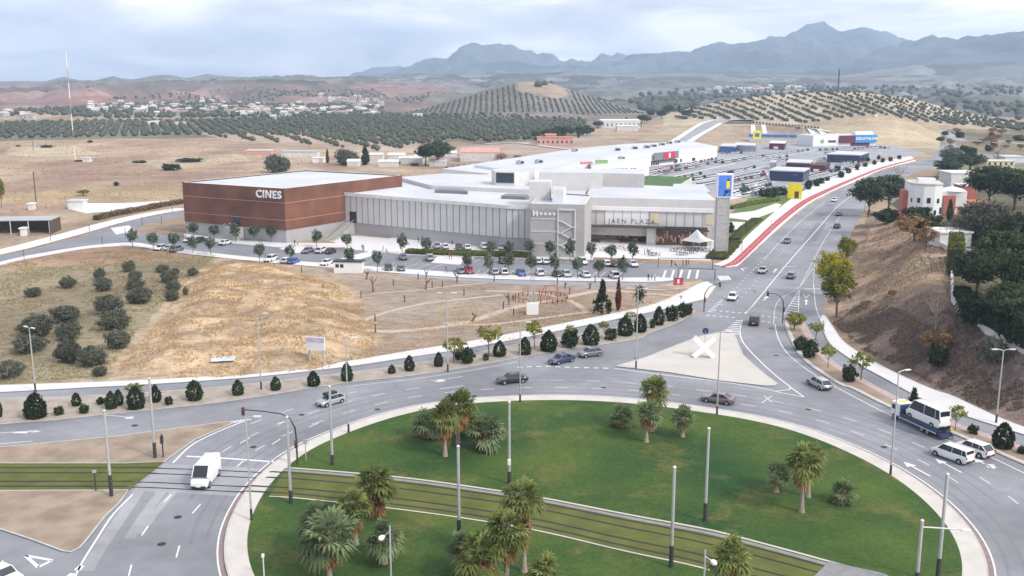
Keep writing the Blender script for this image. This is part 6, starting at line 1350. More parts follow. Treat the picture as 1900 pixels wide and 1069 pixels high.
def quads_mesh(name, P, Nn, size, col, m, aspect=1.6, rng=RNG):
    """many small leaf faces: centres P, facing normals Nn, colour factor col"""
    n = len(P); a = rng.normal(size=(n, 3)); Nn = Nn / (np.linalg.norm(Nn, axis=1, keepdims=True) + 1e-9)
    u = np.cross(Nn, a); u /= np.linalg.norm(u, axis=1, keepdims=True) + 1e-9; v = np.cross(Nn, u); s = (size * rng.uniform(.6, 1.35, n))[:, None]
    V = np.stack([P - u * s * aspect / 2, P + v * s / 2, P + u * s * aspect / 2, P - v * s / 2], 1).reshape(-1, 3)
    me = bpy.data.meshes.new(name); me.vertices.add(4 * n); me.vertices.foreach_set('co', V.ravel()); me.loops.add(4 * n); me.loops.foreach_set('vertex_index', np.arange(4 * n)); me.polygons.add(n); me.polygons.foreach_set('loop_start', np.arange(n) * 4); me.update(calc_edges=True)
    at = me.color_attributes.new('Col', 'FLOAT_COLOR', 'POINT'); cc = np.ones((4 * n, 4)); cc[:, :3] = np.repeat(col.reshape(n, -1) * np.ones((1, 3)), 4, 0); at.data.foreach_set('color', cc.ravel()); me.materials.append(M[m]); return me
def crown(name, m, rx, ry, rz, cz, nc, nl, leaf, seed, shape='round', rc=.28, gaps=0.0):
    rng = np.random.default_rng(seed); d = rng.normal(size=(nc, 3)); d /= np.linalg.norm(d, axis=1, keepdims=True)
    rad = rng.uniform(.45, 1.0, nc) ** .6; bump_ = 1 + .22 * np.sin(3 * np.arctan2(d[:, 1], d[:, 0]) + seed) * np.cos(2.3 * d[:, 2] + seed)
    c = d * (rad * bump_)[:, None]
    if shape == 'cone':
        t = rng.uniform(0, 1, nc) ** 1.25; a = rng.uniform(0, 2 * math.pi, nc); prof = np.clip(np.sin(np.pi * np.clip(t * .79 + .2, 0, 1)) ** .8, .06, 1); rr = prof * rng.uniform(.75, 1, nc); c = np.stack([rr * np.cos(a), rr * np.sin(a), t * 2 - 1], 1)
    if shape == 'fir':
        t = rng.uniform(0, 1, nc) ** 1.25; a = rng.uniform(0, 2 * math.pi, nc); rr = np.clip(1.1 * (1 - t) * (1 + .3 * np.sin(t * 25)), .05, 1.2) * rng.uniform(.7, 1, nc); c = np.stack([rr * np.cos(a), rr * np.sin(a), t * 2 - 1], 1)
    if shape == 'flame':
        t = rng.uniform(0, 1, nc); a = rng.uniform(0, 2 * math.pi, nc); prof = np.sin(np.pi * np.clip(t * .93 + .06, 0, 1)) ** .8 * (1 - t * .35); rr = prof * rng.uniform(.7, 1, nc); c = np.stack([rr * np.cos(a), rr * np.sin(a), t * 2 - 1], 1)
    if shape == 'umbrella': c[:, 2] = np.abs(c[:, 2]) * .9 - .35 * (rng.random(nc) < .3)
    c[:, 0] *= rx; c[:, 1] *= ry; c[:, 2] *= rz
    tone = rng.uniform(.62, 1.35, nc); sc3 = np.array((rx, ry, rz)) * rc
    k = np.repeat(np.arange(nc), nl); o = rng.normal(size=(nc * nl, 3)) * .55
    P = c[k] + o * sc3; out = P / np.array((rx, ry, rz)) ; Nn = out * .8 + rng.normal(size=P.shape) * .7 + np.array((0, 0, .35)); P[:, 2] += cz
    P = P[P[:, 2] > .02]; Nn = Nn[:len(P)]; kk = k[:len(P)]
    return quads_mesh(name, P, Nn, leaf, tone[kk] * rng.uniform(.8, 1.2, len(P)), m, rng=rng)
def trunk_mb(h, r, limbs, seed, spread=1.0, top=1.0):
    rng = random.Random(seed); mb = MB(); x = y = 0; pts = [(0, 0, -.2)]
    for k in range(1, 5): x += rng.uniform(-.06, .06) * h; y += rng.uniform(-.06, .06) * h; pts.append((x * .5, y * .5, h * k / 4))
    mb.tube(pts, [r * 1.25, r, r * .85, r * .7, r * .5], 7)
    for i in range(limbs):
        a = 2 * math.pi * i / limbs + rng.uniform(-.4, .4); z0 = h * rng.uniform(.45, .95); L = spread * rng.uniform(.6, 1.1); b = pts[3]
        mb.tube([(b[0] * z0 / h, b[1] * z0 / h, z0), (b[0] + L * .45 * math.cos(a), b[1] + L * .45 * math.sin(a), z0 + L * .5 * top), (b[0] + L * .9 * math.cos(a), b[1] + L * .9 * math.sin(a), z0 + L * 1.0 * top)], [r * .45, r * .3, r * .12], 5)
    return mb
_tm = {}
# all kinds are built about 1 unit = real metres; crown: (material, rx, ry, rz, centre z, clumps, leaves, leaf size)
TK = {}
def K(kind, name, n, trunk, m, rx, rz, cz, nc, nl, leaf, bark='bark', **kw):
    TK[kind] = dict(name=name, n=n, trunk=trunk, bark=bark, crown=[])
    TK[kind]['spec'] = (m, rx, rx, rz, cz, nc, nl, leaf, kw)
K('parking', 'young_tree', 3, (2.6, .08, 4, .8, 1.4), 'leaf_parking', 1.05, 1.75, 3.9, 55, 16, .24)
K('shrub', 'cone_shrub', 4, (.4, .12, 0), 'leaf_dark', 1.0, 1.15, 1.15, 230, 18, .12, shape='cone', rc=.13)
K('ball', 'round_shrub', 3, (.3, .1, 0), 'leaf_dark', 1.0, .85, .85, 110, 16, .14, rc=.2)
K('fir', 'small_fir', 1, (.6, .12, 0), 'leaf_dark', 1.0, 1.5, 1.5, 80, 14, .2, shape='fir', rc=.18)
K('olive', 'olive_tree', 4, (1.0, .25, 4, 1.0, .8), 'leaf_olive', 2.0, 1.5, 1.5, 230, 26, .15, rc=.17)
K('pine', 'pine_tree', 4, (5.0, .32, 6, 2.6, .8), 'leaf_pine', 3.9, 2.5, 6.2, 170, 26, .32, rc=.19)
K('yellow', 'yellow_tree', 2, (3.0, .2, 6, 1.8, 1.3), 'leaf_yellow', 2.6, 2.3, 5.2, 110, 26, .25, rc=.2)
K('ygreen', 'yellow_green_tree', 2, (3.2, .2, 6, 1.8, 1.3), 'leaf_yellowgreen', 2.6, 2.4, 5.2, 110, 26, .25, rc=.2)
K('thin', 'thin_yellow_tree', 2, (2.0, .09, 5, 1.3, .9), 'leaf_yellowgreen', 1.5, .8, 2.8, 40, 14, .2, rc=.24)
K('autumn', 'autumn_tree', 2, (2.4, .16, 7, 2.0, 1.2), 'leaf_brown', 2.7, 1.9, 4.2, 80, 18, .26, rc=.22)
K('brushy', 'brown_bush', 2, (.4, .08, 5, .8, 1), 'leaf_brown', 1.2, .7, .8, 45, 14, .17, rc=.25)
K('rust', 'dead_cypress', 1, (.8, .12, 0), 'leaf_rust', .55, 3.6, 3.9, 130, 16, .2, shape='flame', rc=.2)
K('bare', 'bare_tree', 2, (2.2, .12, 9, 2.0, 1.3), 'leaf_brown', 1.6, 1.4, 3.0, 14, 5, .15, bark='bark_pale')
K('cyp', 'cypress', 1, (.8, .15, 0), 'leaf_pine', .9, 3.4, 3.6, 130, 18, .25, shape='flame', rc=.18)
for k in TK.values():
    if 'spec' in k: s_ = k['spec']; k['crown'] = [(*s_[:8], dict(s_[8]))]
def tree(kind, variant, loc, s, label, cat='tree', group=None, name=None, rz=None):
    k = TK[kind]; key = (kind, variant % k['n']); rz = random.uniform(0, 6.28) if rz is None else rz
    if key in _tm:
        o = dup(_tm[key], loc, rz, label, group, (s[0], s[0], s[1])); o['category'] = cat
        if not group and 'group' in o: del o['group']
        return o
    t = thing(name or k['name'], label, cat, loc, rz, group); t.scale = (s[0], s[0], s[1]); sd = 100 + variant * 7 + len(kind) * 3
    if k['trunk']: trunk_mb(k['trunk'][0], k['trunk'][1], k['trunk'][2], sd, *k['trunk'][3:]).build('trunk', k.get('bark', 'bark'), t, smooth=60)
    c_ = k['crown'][0]; me = crown('crown', *c_[:8], sd, **c_[8]); o = bpy.data.objects.new('crown', me); COL.objects.link(o); o.parent = t
    _tm[key] = t; return t
def tpx(kind, i, base, top, wpx, label, cat='tree', group=None, hnat=None, wnat=None, z=None):
    """tree standing at a picture point, reaching row top, wpx columns wide"""
    q = G(*base); z0 = q[2] if z is None else z; zt = ztop(q[0], q[1], top) - z0; s = scale_at(q[0], q[1], z0); sp = TK[kind]['spec']; hn = sp[4] + sp[3] * 1.05; wn_ = 2 * sp[1] * 1.05
    return tree(kind, i, (q[0], q[1], z0), (wpx / s / wn_, zt / hn), label, cat, group)
# verge shrubs along the ring road (base x, base y, top y, width)
SH = [(-6, 776, 735, 22, 'shrub'), (67, 776, 730, 42, 'shrub'), (110, 771, 754, 19, 'ball'), (142, 754, 729, 18, 'shrub'), (156, 768, 750, 18, 'ball'), (187, 751, 737, 15, 'ball'), (207, 759, 727, 24, 'shrub'), (221, 753, 723, 18, 'shrub'), (253, 759, 718, 34, 'shrub'), (289, 747, 715, 22, 'shrub'), (314, 752, 735, 15, 'ball'), (361, 743, 706, 32, 'shrub'),
      (442, 734, 705, 22, 'shrub'), (512, 725, 699, 20, 'shrub'), (582, 717, 689, 25, 'shrub'), (644, 708, 673, 23, 'shrub'), (727, 694, 677, 15, 'shrub'), (760, 689, 660, 20, 'shrub'), (814, 681, 654, 18, 'shrub'), (867, 675, 645, 28, 'ball'), (901, 670, 656, 12, 'ball'), (927, 662, 633, 26, 'shrub'), (974, 659, 626, 24, 'shrub'), (1018, 652, 614, 33, 'shrub'), (1058, 645, 612, 32, 'ball'), (1096, 640, 603, 34, 'shrub'), (1133, 631, 609, 24, 'ball'), (1160, 623, 587, 31, 'shrub'), (1188, 617, 583, 25, 'shrub'), (1211, 610, 592, 12, 'ball'), (1222, 604, 569, 22, 'shrub'), (1246, 596, 567, 26, 'ball'), (1266, 589, 562, 22, 'ball'), (1277, 585, 563, 16, 'ball'), (850, 668, 650, 16, 'ball')]
nsh = 0
for i, (x, y, yt, w, k) in enumerate(sorted(SH)):
    adj = 'large' if w > 29 else ('mid-sized' if w > 19 else 'small'); tpx(k, i, (x, y), yt, w, f"{adj} dark {'cone' if k == 'shrub' else 'round'} shrub on the sandy verge, {ORD[i] if i < 18 else ORD[34 - i]} from the {'olive field' if i < 18 else 'crossing'} end", 'shrub')
for i, (x, y, yt, w, l) in enumerate([(842, 675, 628, 44, 'spreading yellow green tree on the verge by the twin headed lamp'), (908, 662, 606, 50, 'wider yellow green tree among the dark verge shrubs'), (992, 648, 597, 34, 'slim yellow tree behind the large verge shrub'), (1057, 640, 604, 22, 'pale yellow sapling rising from a round shrub'), (1121, 622, 597, 20, 'yellow sapling between two verge shrubs'), (1170, 596, 580, 26, 'low yellow foliage behind the verge shrubs'), (250, 742, 712, 34, 'thin yellow tree behind the dark shrubs near the tall pole')]): tpx('thin', i, (x, y), yt, w, l)
# right median
for i, (k, x, y, yt, w, l) in enumerate([('ygreen', 1474, 614, 580, 38, 'yellow green tree at the tip of the right verge'), ('thin', 1514, 632, 600, 30, 'yellow sapling beside the dark verge shrubs on the bend'), ('ball', 1486, 650, 625, 30, 'dark round shrub under the yellow tree on the bend'), ('ball', 1503, 665, 630, 30, 'bigger dark round shrub on the bend'), ('thin', 1536, 684, 640, 28, 'thin pale sapling on the verge of the bend'),
      ('ball', 1575, 709, 677, 28, 'dark shrub below the yellow saplings on the verge'), ('thin', 1597, 706, 655, 46, 'airy yellow green tree on the verge above the tow truck'), ('fir', 1693, 768, 722, 30, 'dark pointed fir behind the tow truck cab'), ('thin', 1772, 800, 752, 34, 'sparse yellow bush beside the tow truck ramp'), ('ball', 1805, 806, 789, 20, 'small dark ball shrub near the white van'), ('shrub', 1860, 832, 785, 40, 'large dark cone shrub near the frame edge'), ('ball', 1898, 843, 828, 20, 'dark ball shrub cut by the frame edge')]): tpx(k, i, (x, y), yt, w, l, 'shrub' if k in ('ball', 'shrub', 'fir') else 'tree')
# car park trees
PT = [(247, 459, 425), (285, 464, 431), (324, 467, 431), (358, 470, 439), (392, 474, 440), (482, 489, 451), (539, 485, 455), (700, 505, 464), (867, 507, 469), (907, 512, 472), (945, 510, 467), (986, 513, 473), (1029, 515, 470), (1071, 517, 476), (1111, 517, 481), (1155, 520, 476)]
PT2 = [(359, 443, 413), (398, 446, 417), (437, 449, 415), (471, 449, 418), (503, 450, 418), (588, 459, 427), (644, 465, 433), (649, 500, 458), (747, 473, 434), (792, 476, 440), (911, 482, 446), (944, 480, 448), (982, 480, 443), (1020, 483, 446), (1058, 485, 443), (1096, 487, 449), (1134, 489, 453), (1174, 489, 446)]
for i, (x, y, yt) in enumerate(PT): tpx('parking', i, (x, y), yt, 19, f"slim young tree on the park side of the car park, {ORD[i]} from the cinema")
for i, (x, y, yt) in enumerate(PT2): tpx('parking', i + 1, (x, y), yt, 19, f"slim young tree on the mall side of the car park, {ORD[i]} from the cinema")
for i, (x, y, yt, w) in enumerate([(1380, 366, 344, 16), (1416, 364, 350, 22), (1432, 366, 347, 26), (1450, 362, 348, 22), (1500, 352, 334, 14), (1515, 346, 332, 14), (1524, 341, 330, 12), (1560, 330, 318, 12), (1535, 336, 328, 10), (1478, 368, 350, 12), (1352, 432, 412, 22), (1574, 322, 312, 10), (1590, 316, 306, 9), (1605, 310, 301, 9), (1622, 306, 297, 8), (1638, 302, 293, 8), (1652, 300, 291, 8), (1610, 300, 292, 8), (1668, 296, 288, 8), (1630, 296, 288, 7)]):
    tpx('ball' if i not in (0, 9) else 'parking', i, (x, y), yt, w, 'dark round tree beside the foot of the sign tower' if i == 10 else f"small dark tree in the planting between car park and boulevard, {ORD[i]} from the sign tower")
# near olive field
OL = [(70, 622, 584, 70), (55, 652, 622, 66), (20, 700, 668, 50), (123, 598, 566, 56), (128, 630, 598, 50), (128, 672, 630, 52), (172, 678, 642, 60), (204, 582, 548, 58), (212, 611, 574, 64), (220, 646, 612, 50), (192, 540, 515, 38), (185, 518, 498, 24), (126, 534, 513, 34), (62, 550, 534, 34), (240, 504, 484, 26), (250, 520, 502, 28), (252, 538, 516, 36), (262, 562, 533, 48), (301, 505, 491, 26), (314, 524, 501, 36), (322, 540, 520, 30), (320, 558, 538, 30), (358, 512, 497, 22), (186, 697, 680, 30), (345, 548, 532, 12), (248, 562, 540, 30), (325, 510, 497, 16)]
for i, (x, y, yt, w) in enumerate(sorted(OL, key=lambda o: o[1])): tpx('olive', i, (x, y), yt, w * .9, f"round grey green olive tree in the rough field, {ORD[i]} counting from the cinema side", 'olive tree')
# boulevard right side trees
BT = [('yellow', 1541, 552, 467, 62, 'bright yellow tree beside the boulevard, farther of the pair'), ('ygreen', 1553, 588, 492, 64, 'yellow green tree with a leaning trunk, nearer of the pair'), ('ygreen', 1570, 492, 438, 34, 'paler yellow green tree behind the bright yellow one'),
      ('autumn', 1696, 447, 400, 74, 'rusty brown autumn tree at the top of the bank'), ('autumn', 1717, 466, 420, 40, 'small yellow brown tree before the garage'), ('bare', 1736, 612, 540, 50, 'bare grey tree halfway up the bank by the garden wall'), ('bare', 1757, 560, 505, 34, 'bare pale bush against the garden wall'), ('bare', 1666, 345, 300, 26, 'leafless tree beside the far boulevard'), ('brushy', 1740, 650, 615, 60, 'straw coloured bush low on the bank'), ('brushy', 1655, 548, 538, 16, 'small tan bush on the dry bank'), ('ball', 1738, 680, 640, 34, 'grey green bush at the foot of the garden wall'), ('olive', 1843, 672, 627, 46, 'grey green bushy tree below the garden wall'),
      ('pine', 1612, 402, 330, 70, 'dark pine beside the boulevard, nearest to the lanes'), ('pine', 1648, 396, 325, 64, 'dark pine standing against the villa'), ('ball', 1650, 412, 388, 60, 'dark bushes under the pines by the villa'), ('ball', 1700, 415, 384, 58, 'dark evergreen mass in front of the white villa'), ('ball', 1725, 440, 402, 50, 'dark shrub at the villa corner'), ('cyp', 1761, 412, 372, 14, 'small pointed cypress before the brick wing'),
      ('pine', 1758, 330, 296, 50, 'dark pine behind the villa roof, nearer the road'), ('pine', 1798, 322, 284, 56, 'bushy pine behind the white block'), ('pine', 1835, 385, 308, 90, 'big dark pine next to the white block'), ('pine', 1880, 395, 315, 90, 'big dark pine at the frame edge behind the brown tree'), ('olive', 1822, 452, 372, 104, 'broad olive brown tree behind the garage'), ('pine', 1880, 470, 396, 70, 'dark pine over the parked cars'), ('pine', 1860, 545, 430, 110, 'huge dark pine in the middle of the garden'), ('pine', 1812, 560, 466, 96, 'dark rounded pine beside the garden wall'), ('pine', 1893, 585, 470, 90, 'green topped pine leaning over the yard'), ('pine', 1866, 622, 525, 80, 'pine with a visible forked trunk above the yard'), ('ball', 1812, 600, 548, 76, 'very dark bush mass behind the garden wall'),
      ('pine', 1905, 640, 560, 60, 'dark pine cut by the frame edge over the hedge'), ('olive', 1765, 300, 272, 40, 'round tree beside the far junction'), ('ball', 1800, 290, 272, 22, 'small dark tree by the far road'), ('bare', 1850, 300, 262, 34, 'bare grey tree by the far overpass')]
for i, (k, x, y, yt, w, l) in enumerate(BT): tpx(k, i, (x, y), yt, w, l)
# clipped hedges: box of leaves
def hedge(label, px, h, th, m, n, seed, name='hedge', zo=0.0):
    P = [np.array(G(*p)) for p in px]; rng = np.random.default_rng(seed); q = P[0].copy(); t = thing(name, label, 'hedge', tuple(q)); L = [np.hypot(*(P[i + 1] - P[i])[:2]) for i in range(len(P) - 1)]; cum = np.concatenate([[0], np.cumsum(L)])
    u = rng.uniform(0, cum[-1], n); i = np.clip(np.searchsorted(cum, u) - 1, 0, len(L) - 1); f = (u - cum[i]) / np.array(L)[i]; PP = np.array(P); c = PP[i] + (PP[i + 1] - PP[i]) * f[:, None]; d = (PP[i + 1] - PP[i])[:, :2]; d /= np.linalg.norm(d, axis=1, keepdims=True); nn = np.stack([-d[:, 1], d[:, 0]], 1)
    fc_ = rng.integers(0, 3, n); w = np.where(fc_ == 0, rng.uniform(-1, 1, n), np.where(fc_ == 1, -1, 1)) * th / 2 * (1 + .25 * (vnoise(u * .8, u * 0, seed) - .5)); z = np.where(fc_ == 0, h, rng.uniform(0, h, n)) * (1 + .2 * (vnoise(u * .6, u * 0 + 3, seed) - .5))
    pos = c - q; pos[:, :2] += nn * w[:, None]; pos[:, 2] += z + zo; N_ = np.stack([nn[:, 0] * np.sign(w), nn[:, 1] * np.sign(w), np.full(n, .6)], 1) + rng.normal(size=(n, 3)) * .5
    me = quads_mesh('foliage', pos, N_, .34, rng.uniform(.6, 1.3, n), m, rng=rng); o = bpy.data.objects.new('foliage', me); COL.objects.link(o); o.parent = t
    mb = MB(); V = []
    for k_, p in enumerate(P):
        a = np.array(P[min(k_ + 1, len(P) - 1)][:2]) - np.array(P[max(k_ - 1, 0)][:2]); a /= np.hypot(*a); nr = np.array([-a[1], a[0]]) * th * .42
        for sg, zz in ((-1, 0), (1, 0), (1, h * .93), (-1, h * .93)): V.append((p[0] - q[0] + nr[0] * sg, p[1] - q[1] + nr[1] * sg, p[2] - q[2] + zz + zo))
    Fc = [(a * 4 + k_, a * 4 + (k_ + 1) % 4, a * 4 + 4 + (k_ + 1) % 4, a * 4 + 4 + k_) for a in range(len(P) - 1) for k_ in range(4)] + [(0, 1, 2, 3), (len(P) * 4 - 1, len(P) * 4 - 2, len(P) * 4 - 3, len(P) * 4 - 4)]
    mb.add(V, Fc).build('branches', 'hedge_core', t, recalc=True); return t
mat('hedge_core', (.035, .042, .022), .95, scale=2, amt=.3)
hedge('dark clipped hedge inside the garden wall', [(1780, 558), (1800, 585), (1840, 608), (1880, 632), (1935, 656), (1990, 690)], 2.6, 2.4, 'leaf_dark', 5200, 3)
hedge('tall yellow green clipped hedge beside the garage', [(1771, 512), (1771, 478)], 5.2, 2.6, 'leaf_hedge', 2600, 4)
hedge('low dark hedge in front of the ribbed mall wall', [(755, 470), (800, 472), (860, 474), (935, 476), (985, 478)], 1.1, 3.0, 'leaf_hedge', 4200, 5)
hedge('green planting strip at the foot of the sign tower', [(1328, 482), (1342, 468), (1360, 450)], .7, 5.0, 'leaf_hedge', 2600, 6); hedge('low hedge between the white pavement and the gardens', [(1362, 446), (1384, 424), (1405, 408)], .7, 3.0, 'leaf_hedge', 2000, 7)
hedge('low hedge patches by the side lawn', [(1352, 388), (1390, 380), (1440, 372)], .8, 3.5, 'leaf_hedge', 1800, 8); hedge('dark hedge row along the gravel yard', [(178, 409), (215, 400), (262, 392), (300, 384), (338, 378)], 1.6, 2.2, 'leaf_brown', 1700, 9)
# snags and special trees in the park
def snag(label, base, ytop, seed, kind='forked', lean=0.0):
    q = U(*base); H = ztop(q[0], q[1], ytop); rng = random.Random(seed); mb = MB(); t = thing('dead_olive', label, 'tree', q); mb.tube([(0, 0, -.1), (lean * .2, 0, H * .25), (lean * .5, .1, H * .45)], [.28, .2, .16], 7)
    for i in range(4): a = rng.uniform(-1, 1); x = lean * .5; mb.tube([(x, .1, H * .42), (x + a * H * .25, rng.uniform(-.3, .3), H * .65), (x + a * H * .42, rng.uniform(-.4, .4), H * rng.uniform(.8, 1.0))], [.13, .08, .04], 5)
    mb.build('trunk', 'bark', t); return t
for i, (b, y, l) in enumerate([((693, 542), 508, 'gnarled dead tree in the park, opposite the kiosk'), ((680, 518), 498, 'pale dead tree leaning on the kiosk end'), ((790, 537), 513, 'low dead tree in a brown bed'), ((791, 516), 500, 'small dead tree at the pavement by the benches'), ((848, 524), 503, 'stout dead trunk below the red car'), ((1049, 535), 523, 'dead stick tree beyond the playground'), ((1094, 536), 522, 'v shaped dead tree near the far path'), ((944, 566), 540, 'bare dark tree left of the playground'), ((876, 597), 577, 'bent fallen tree on the open park ground')]): snag(l, b, y, i, lean=(-.4, .5, .3, 0, .1, -.2, .3, 0, 1.2)[i])
tpx('rust', 0, (1147, 576), 520, 12, 'narrow rust brown dead cypress in the park')
t = tpx('fir', 0, (1117, 580), 522, 34, 'dark fir with a rusty top and wide lower branches'); 
q = U(1183, 572); t = thing('bent_tree', 'dark wind bent tree beside the tall lamp', 'tree', q); H = ztop(q[0], q[1], 530); MB().tube([(0, 0, 0), (0, 0, H * .5), (-.3, 0, H * .85), (.2, 0, H), (.9, 0, H * .8), (1.1, 0, H * .45)], [.16, .14, .12, .1, .08, .05], 6).build('trunk', 'bark', t)
me = quads_mesh('crown', np.random.default_rng(4).normal(size=(500, 3)) * np.array((.55, .35, .8)) + np.array((.3, 0, H * .62)), np.random.default_rng(5).normal(size=(500, 3)), .22, np.ones(500), 'leaf_dark'); o = bpy.data.objects.new('crown', me); COL.objects.link(o); o.parent = t
# mid distance dark trees
MT_ = [('olive', 512, 320, 288, 40, 'dark tree rising behind the cinema roof'), ('olive', 528, 318, 291, 22, 'small tree behind the cinema roof beside the dark one'), ('pine', 812, 308, 262, 56, 'large dark tree clump behind the retail roof, nearer part'), ('pine', 790, 308, 268, 36, 'dark tree clump behind the retail roof, side part'), ('cyp', 608, 303, 278, 7, 'dark cypress beside the white shed'), ('olive', 640, 306, 276, 36, 'brown green tree among the farm sheds'), ('cyp', 678, 306, 274, 18, 'dark pointed tree near the white farmhouse'), ('olive', 655, 306, 282, 24, 'small round tree beside the pointed tree'), ('ball', 736, 308, 296, 14, 'dark bush before the white cottages'), ('olive', 770, 308, 302, 16, 'low bush in front of the shed row'), ('autumn', 930, 300, 284, 22, 'brown tree behind the warehouse end'), ('autumn', 960, 296, 288, 16, 'brown bush near the warehouse'),
       ('ball', 352, 300, 294, 50, 'dark bush strip on the field slope, longer one'), ('ball', 318, 316, 304, 34, 'dark bush strip on the field slope, lower one'), ('ball', 216, 345, 337, 10, 'lone dark bush in the dry field'), ('ygreen', 155, 363, 352, 24, 'yellow green bush in the dry field'), ('ball', 88, 274, 269, 22, 'dark bush on the far pale field'), ('ball', 34, 272, 269, 8, 'tiny dark bush on the far pale field'), ('ball', 258, 302, 298, 26, 'low dark bush right of the radio mast'), ('ball', 167, 265, 260, 10, 'dark bush beside the field road'), ('ball', 145, 300, 297, 14, 'bush at the foot of the radio mast'), ('ygreen', 3, 385, 330, 16, 'yellow bush at the very edge of the field')]
for i, (k, x, y, yt, w, l) in enumerate(MT_): tpx(k, i, (x, y), yt, w, l)
gr_ = 'trees behind the pink house'; rr_ = random.Random(5)
for i in range(46):
    x = rr_.uniform(985, 1290); lo = 262 - (x - 985) * .11 + (6 if x < 1100 else 0) - (12 if x > 1200 else 0); y = rr_.uniform(lo - 12, lo - 2)
    if 1110 < x < 1200 and y > 236: continue
    tpx('pine' if i % 3 else 'cyp', i, (x, y), y - rr_.uniform(9, 17), rr_.uniform(10, 22) if i % 3 else 6, 'dark tree in the wooded belt behind the pink house', 'tree', gr_)
for i in range(16):
    x = 830 + i * 10 + rr_.uniform(-3, 3); y = 314 - (x - 830) * .115; tpx('ball', i, (x, y), y - 5, 5, 'small dark shrub in the row behind the retail roof', 'shrub', 'shrubs behind the retail roof')
for i in range(26):
    x = rr_.uniform(1745, 1900); y = rr_.uniform(246, 284) - (x - 1745) * .02; tpx(('autumn', 'ball', 'ygreen')[i % 3], i, (x, y), y - rr_.uniform(6, 13), rr_.uniform(10, 24), 'scrubby bush on the rough ground beyond the far junction', 'bush', 'bushes beyond the far junction')
for i in range(24):
    x = 1380 + i * 6; y = 227 + (x - 1380) * .085; tpx('ball', i, (x, y), y - 3.5, 3.5, 'tiny young tree along the far earth road', 'tree', 'young trees along the far earth road')

# ---- palms
def palm(label, base, crown_y, size, seed, skirt=.5, m='leaf_palm', young=False, z=.2, nf=38):
    """fan palm: trunk with old leaf boots, skirt of hanging dead fronds, round head of fan leaves"""
    q = U(*base, z); s = scale_at(q[0], q[1], z); H = max(ztop(q[0], q[1], crown_y) - z, .8); Rr = size / s / 2 * 1.05; rng = np.random.default_rng(seed); t = thing('palm_tree', label, 'palm', q, 0); lean = rng.uniform(-.05, .05, 2) * H
    hb = lambda k: (lean[0] * k * k, lean[1] * k * k, H * k)
    MB().tube([hb(k) for k in (0, .08, .3, .6, .85, 1)], [.36, .27, .20, .18, .2, .25], 10).build('trunk', 'bark_palm', t, smooth=60)
    top = np.array(hb(1))
    def fronds(n, e0, e1, Lp, Lf, mname, name, droop, tone):
        V, Fc, Cc = [], [], []
        for i in range(n):
            el = R(rng.uniform(e0, e1)); az = rng.uniform(0, 2 * math.pi); d = np.array((math.cos(az) * math.cos(el), math.sin(az) * math.cos(el), math.sin(el))); lp = Lp * rng.uniform(.75, 1.15); base_ = top - np.array((0, 0, rng.uniform(0, .5) if e0 > -40 else rng.uniform(0, H * skirt)))
            tip = base_ + d * lp + np.array((0, 0, -droop * lp * .35)); side = np.cross(d, (0, 0, 1.)); side /= np.linalg.norm(side) + 1e-6; up_ = np.cross(side, d); o = len(V); w = .035
            V += [base_ + side * w, base_ - side * w, tip - side * w, tip + side * w]; Fc.append((o, o + 1, o + 2, o + 3)); tn = tone * rng.uniform(.65, 1.35); Cc += [tn * .9] * 4
            nl = 11; rot = rng.uniform(-.5, .5)
            for k in range(nl):
                a = (k / (nl - 1) - .5) * R(215); l = Lf * (1 - .28 * abs(k / (nl - 1) - .5) * 2) * rng.uniform(.85, 1.1)
                dirk = d * math.cos(a) + side * math.sin(a); dirk = dirk + up_ * (.16 if k % 2 else -.02) * 1; dirk /= np.linalg.norm(dirk); wk = np.cross(dirk, up_); wk /= np.linalg.norm(wk) + 1e-6
                mid = tip + dirk * l * .6 + np.array((0, 0, -droop * l * .10)); end = tip + dirk * l + np.array((0, 0, -droop * l * .42)); o = len(V); w2 = Lf * .10
                V += [tip, mid + wk * w2, end, mid - wk * w2]; Fc.append((o, o + 1, o + 2, o + 3)); tk = tn * rng.uniform(.85, 1.15); Cc += [tk * .85, tk, tk * 1.1, tk]
        me = bpy.data.meshes.new(name); me.from_pydata([tuple(v) for v in V], [], Fc); at = me.color_attributes.new('Col', 'FLOAT_COLOR', 'POINT'); cc = np.ones((len(V), 4)); cc[:, :3] = np.array(Cc)[:, None]; at.data.foreach_set('color', cc.ravel()); me.materials.append(M[mname]); o = bpy.data.objects.new(name, me); COL.objects.link(o); o.parent = t
    fronds(int(nf * .55), 15, 85, Rr * .50, Rr * .56, m, 'fronds', .7, 1.0); fronds(int(nf * .6), -30, 20, Rr * .52, Rr * .55, m, 'fronds', 1.2, .85)
    if skirt > 0: fronds(int(30 + skirt * 30), -88, -50, Rr * .40, Rr * .42, 'leaf_dead', 'dead_skirt', .6, .9)
    return t
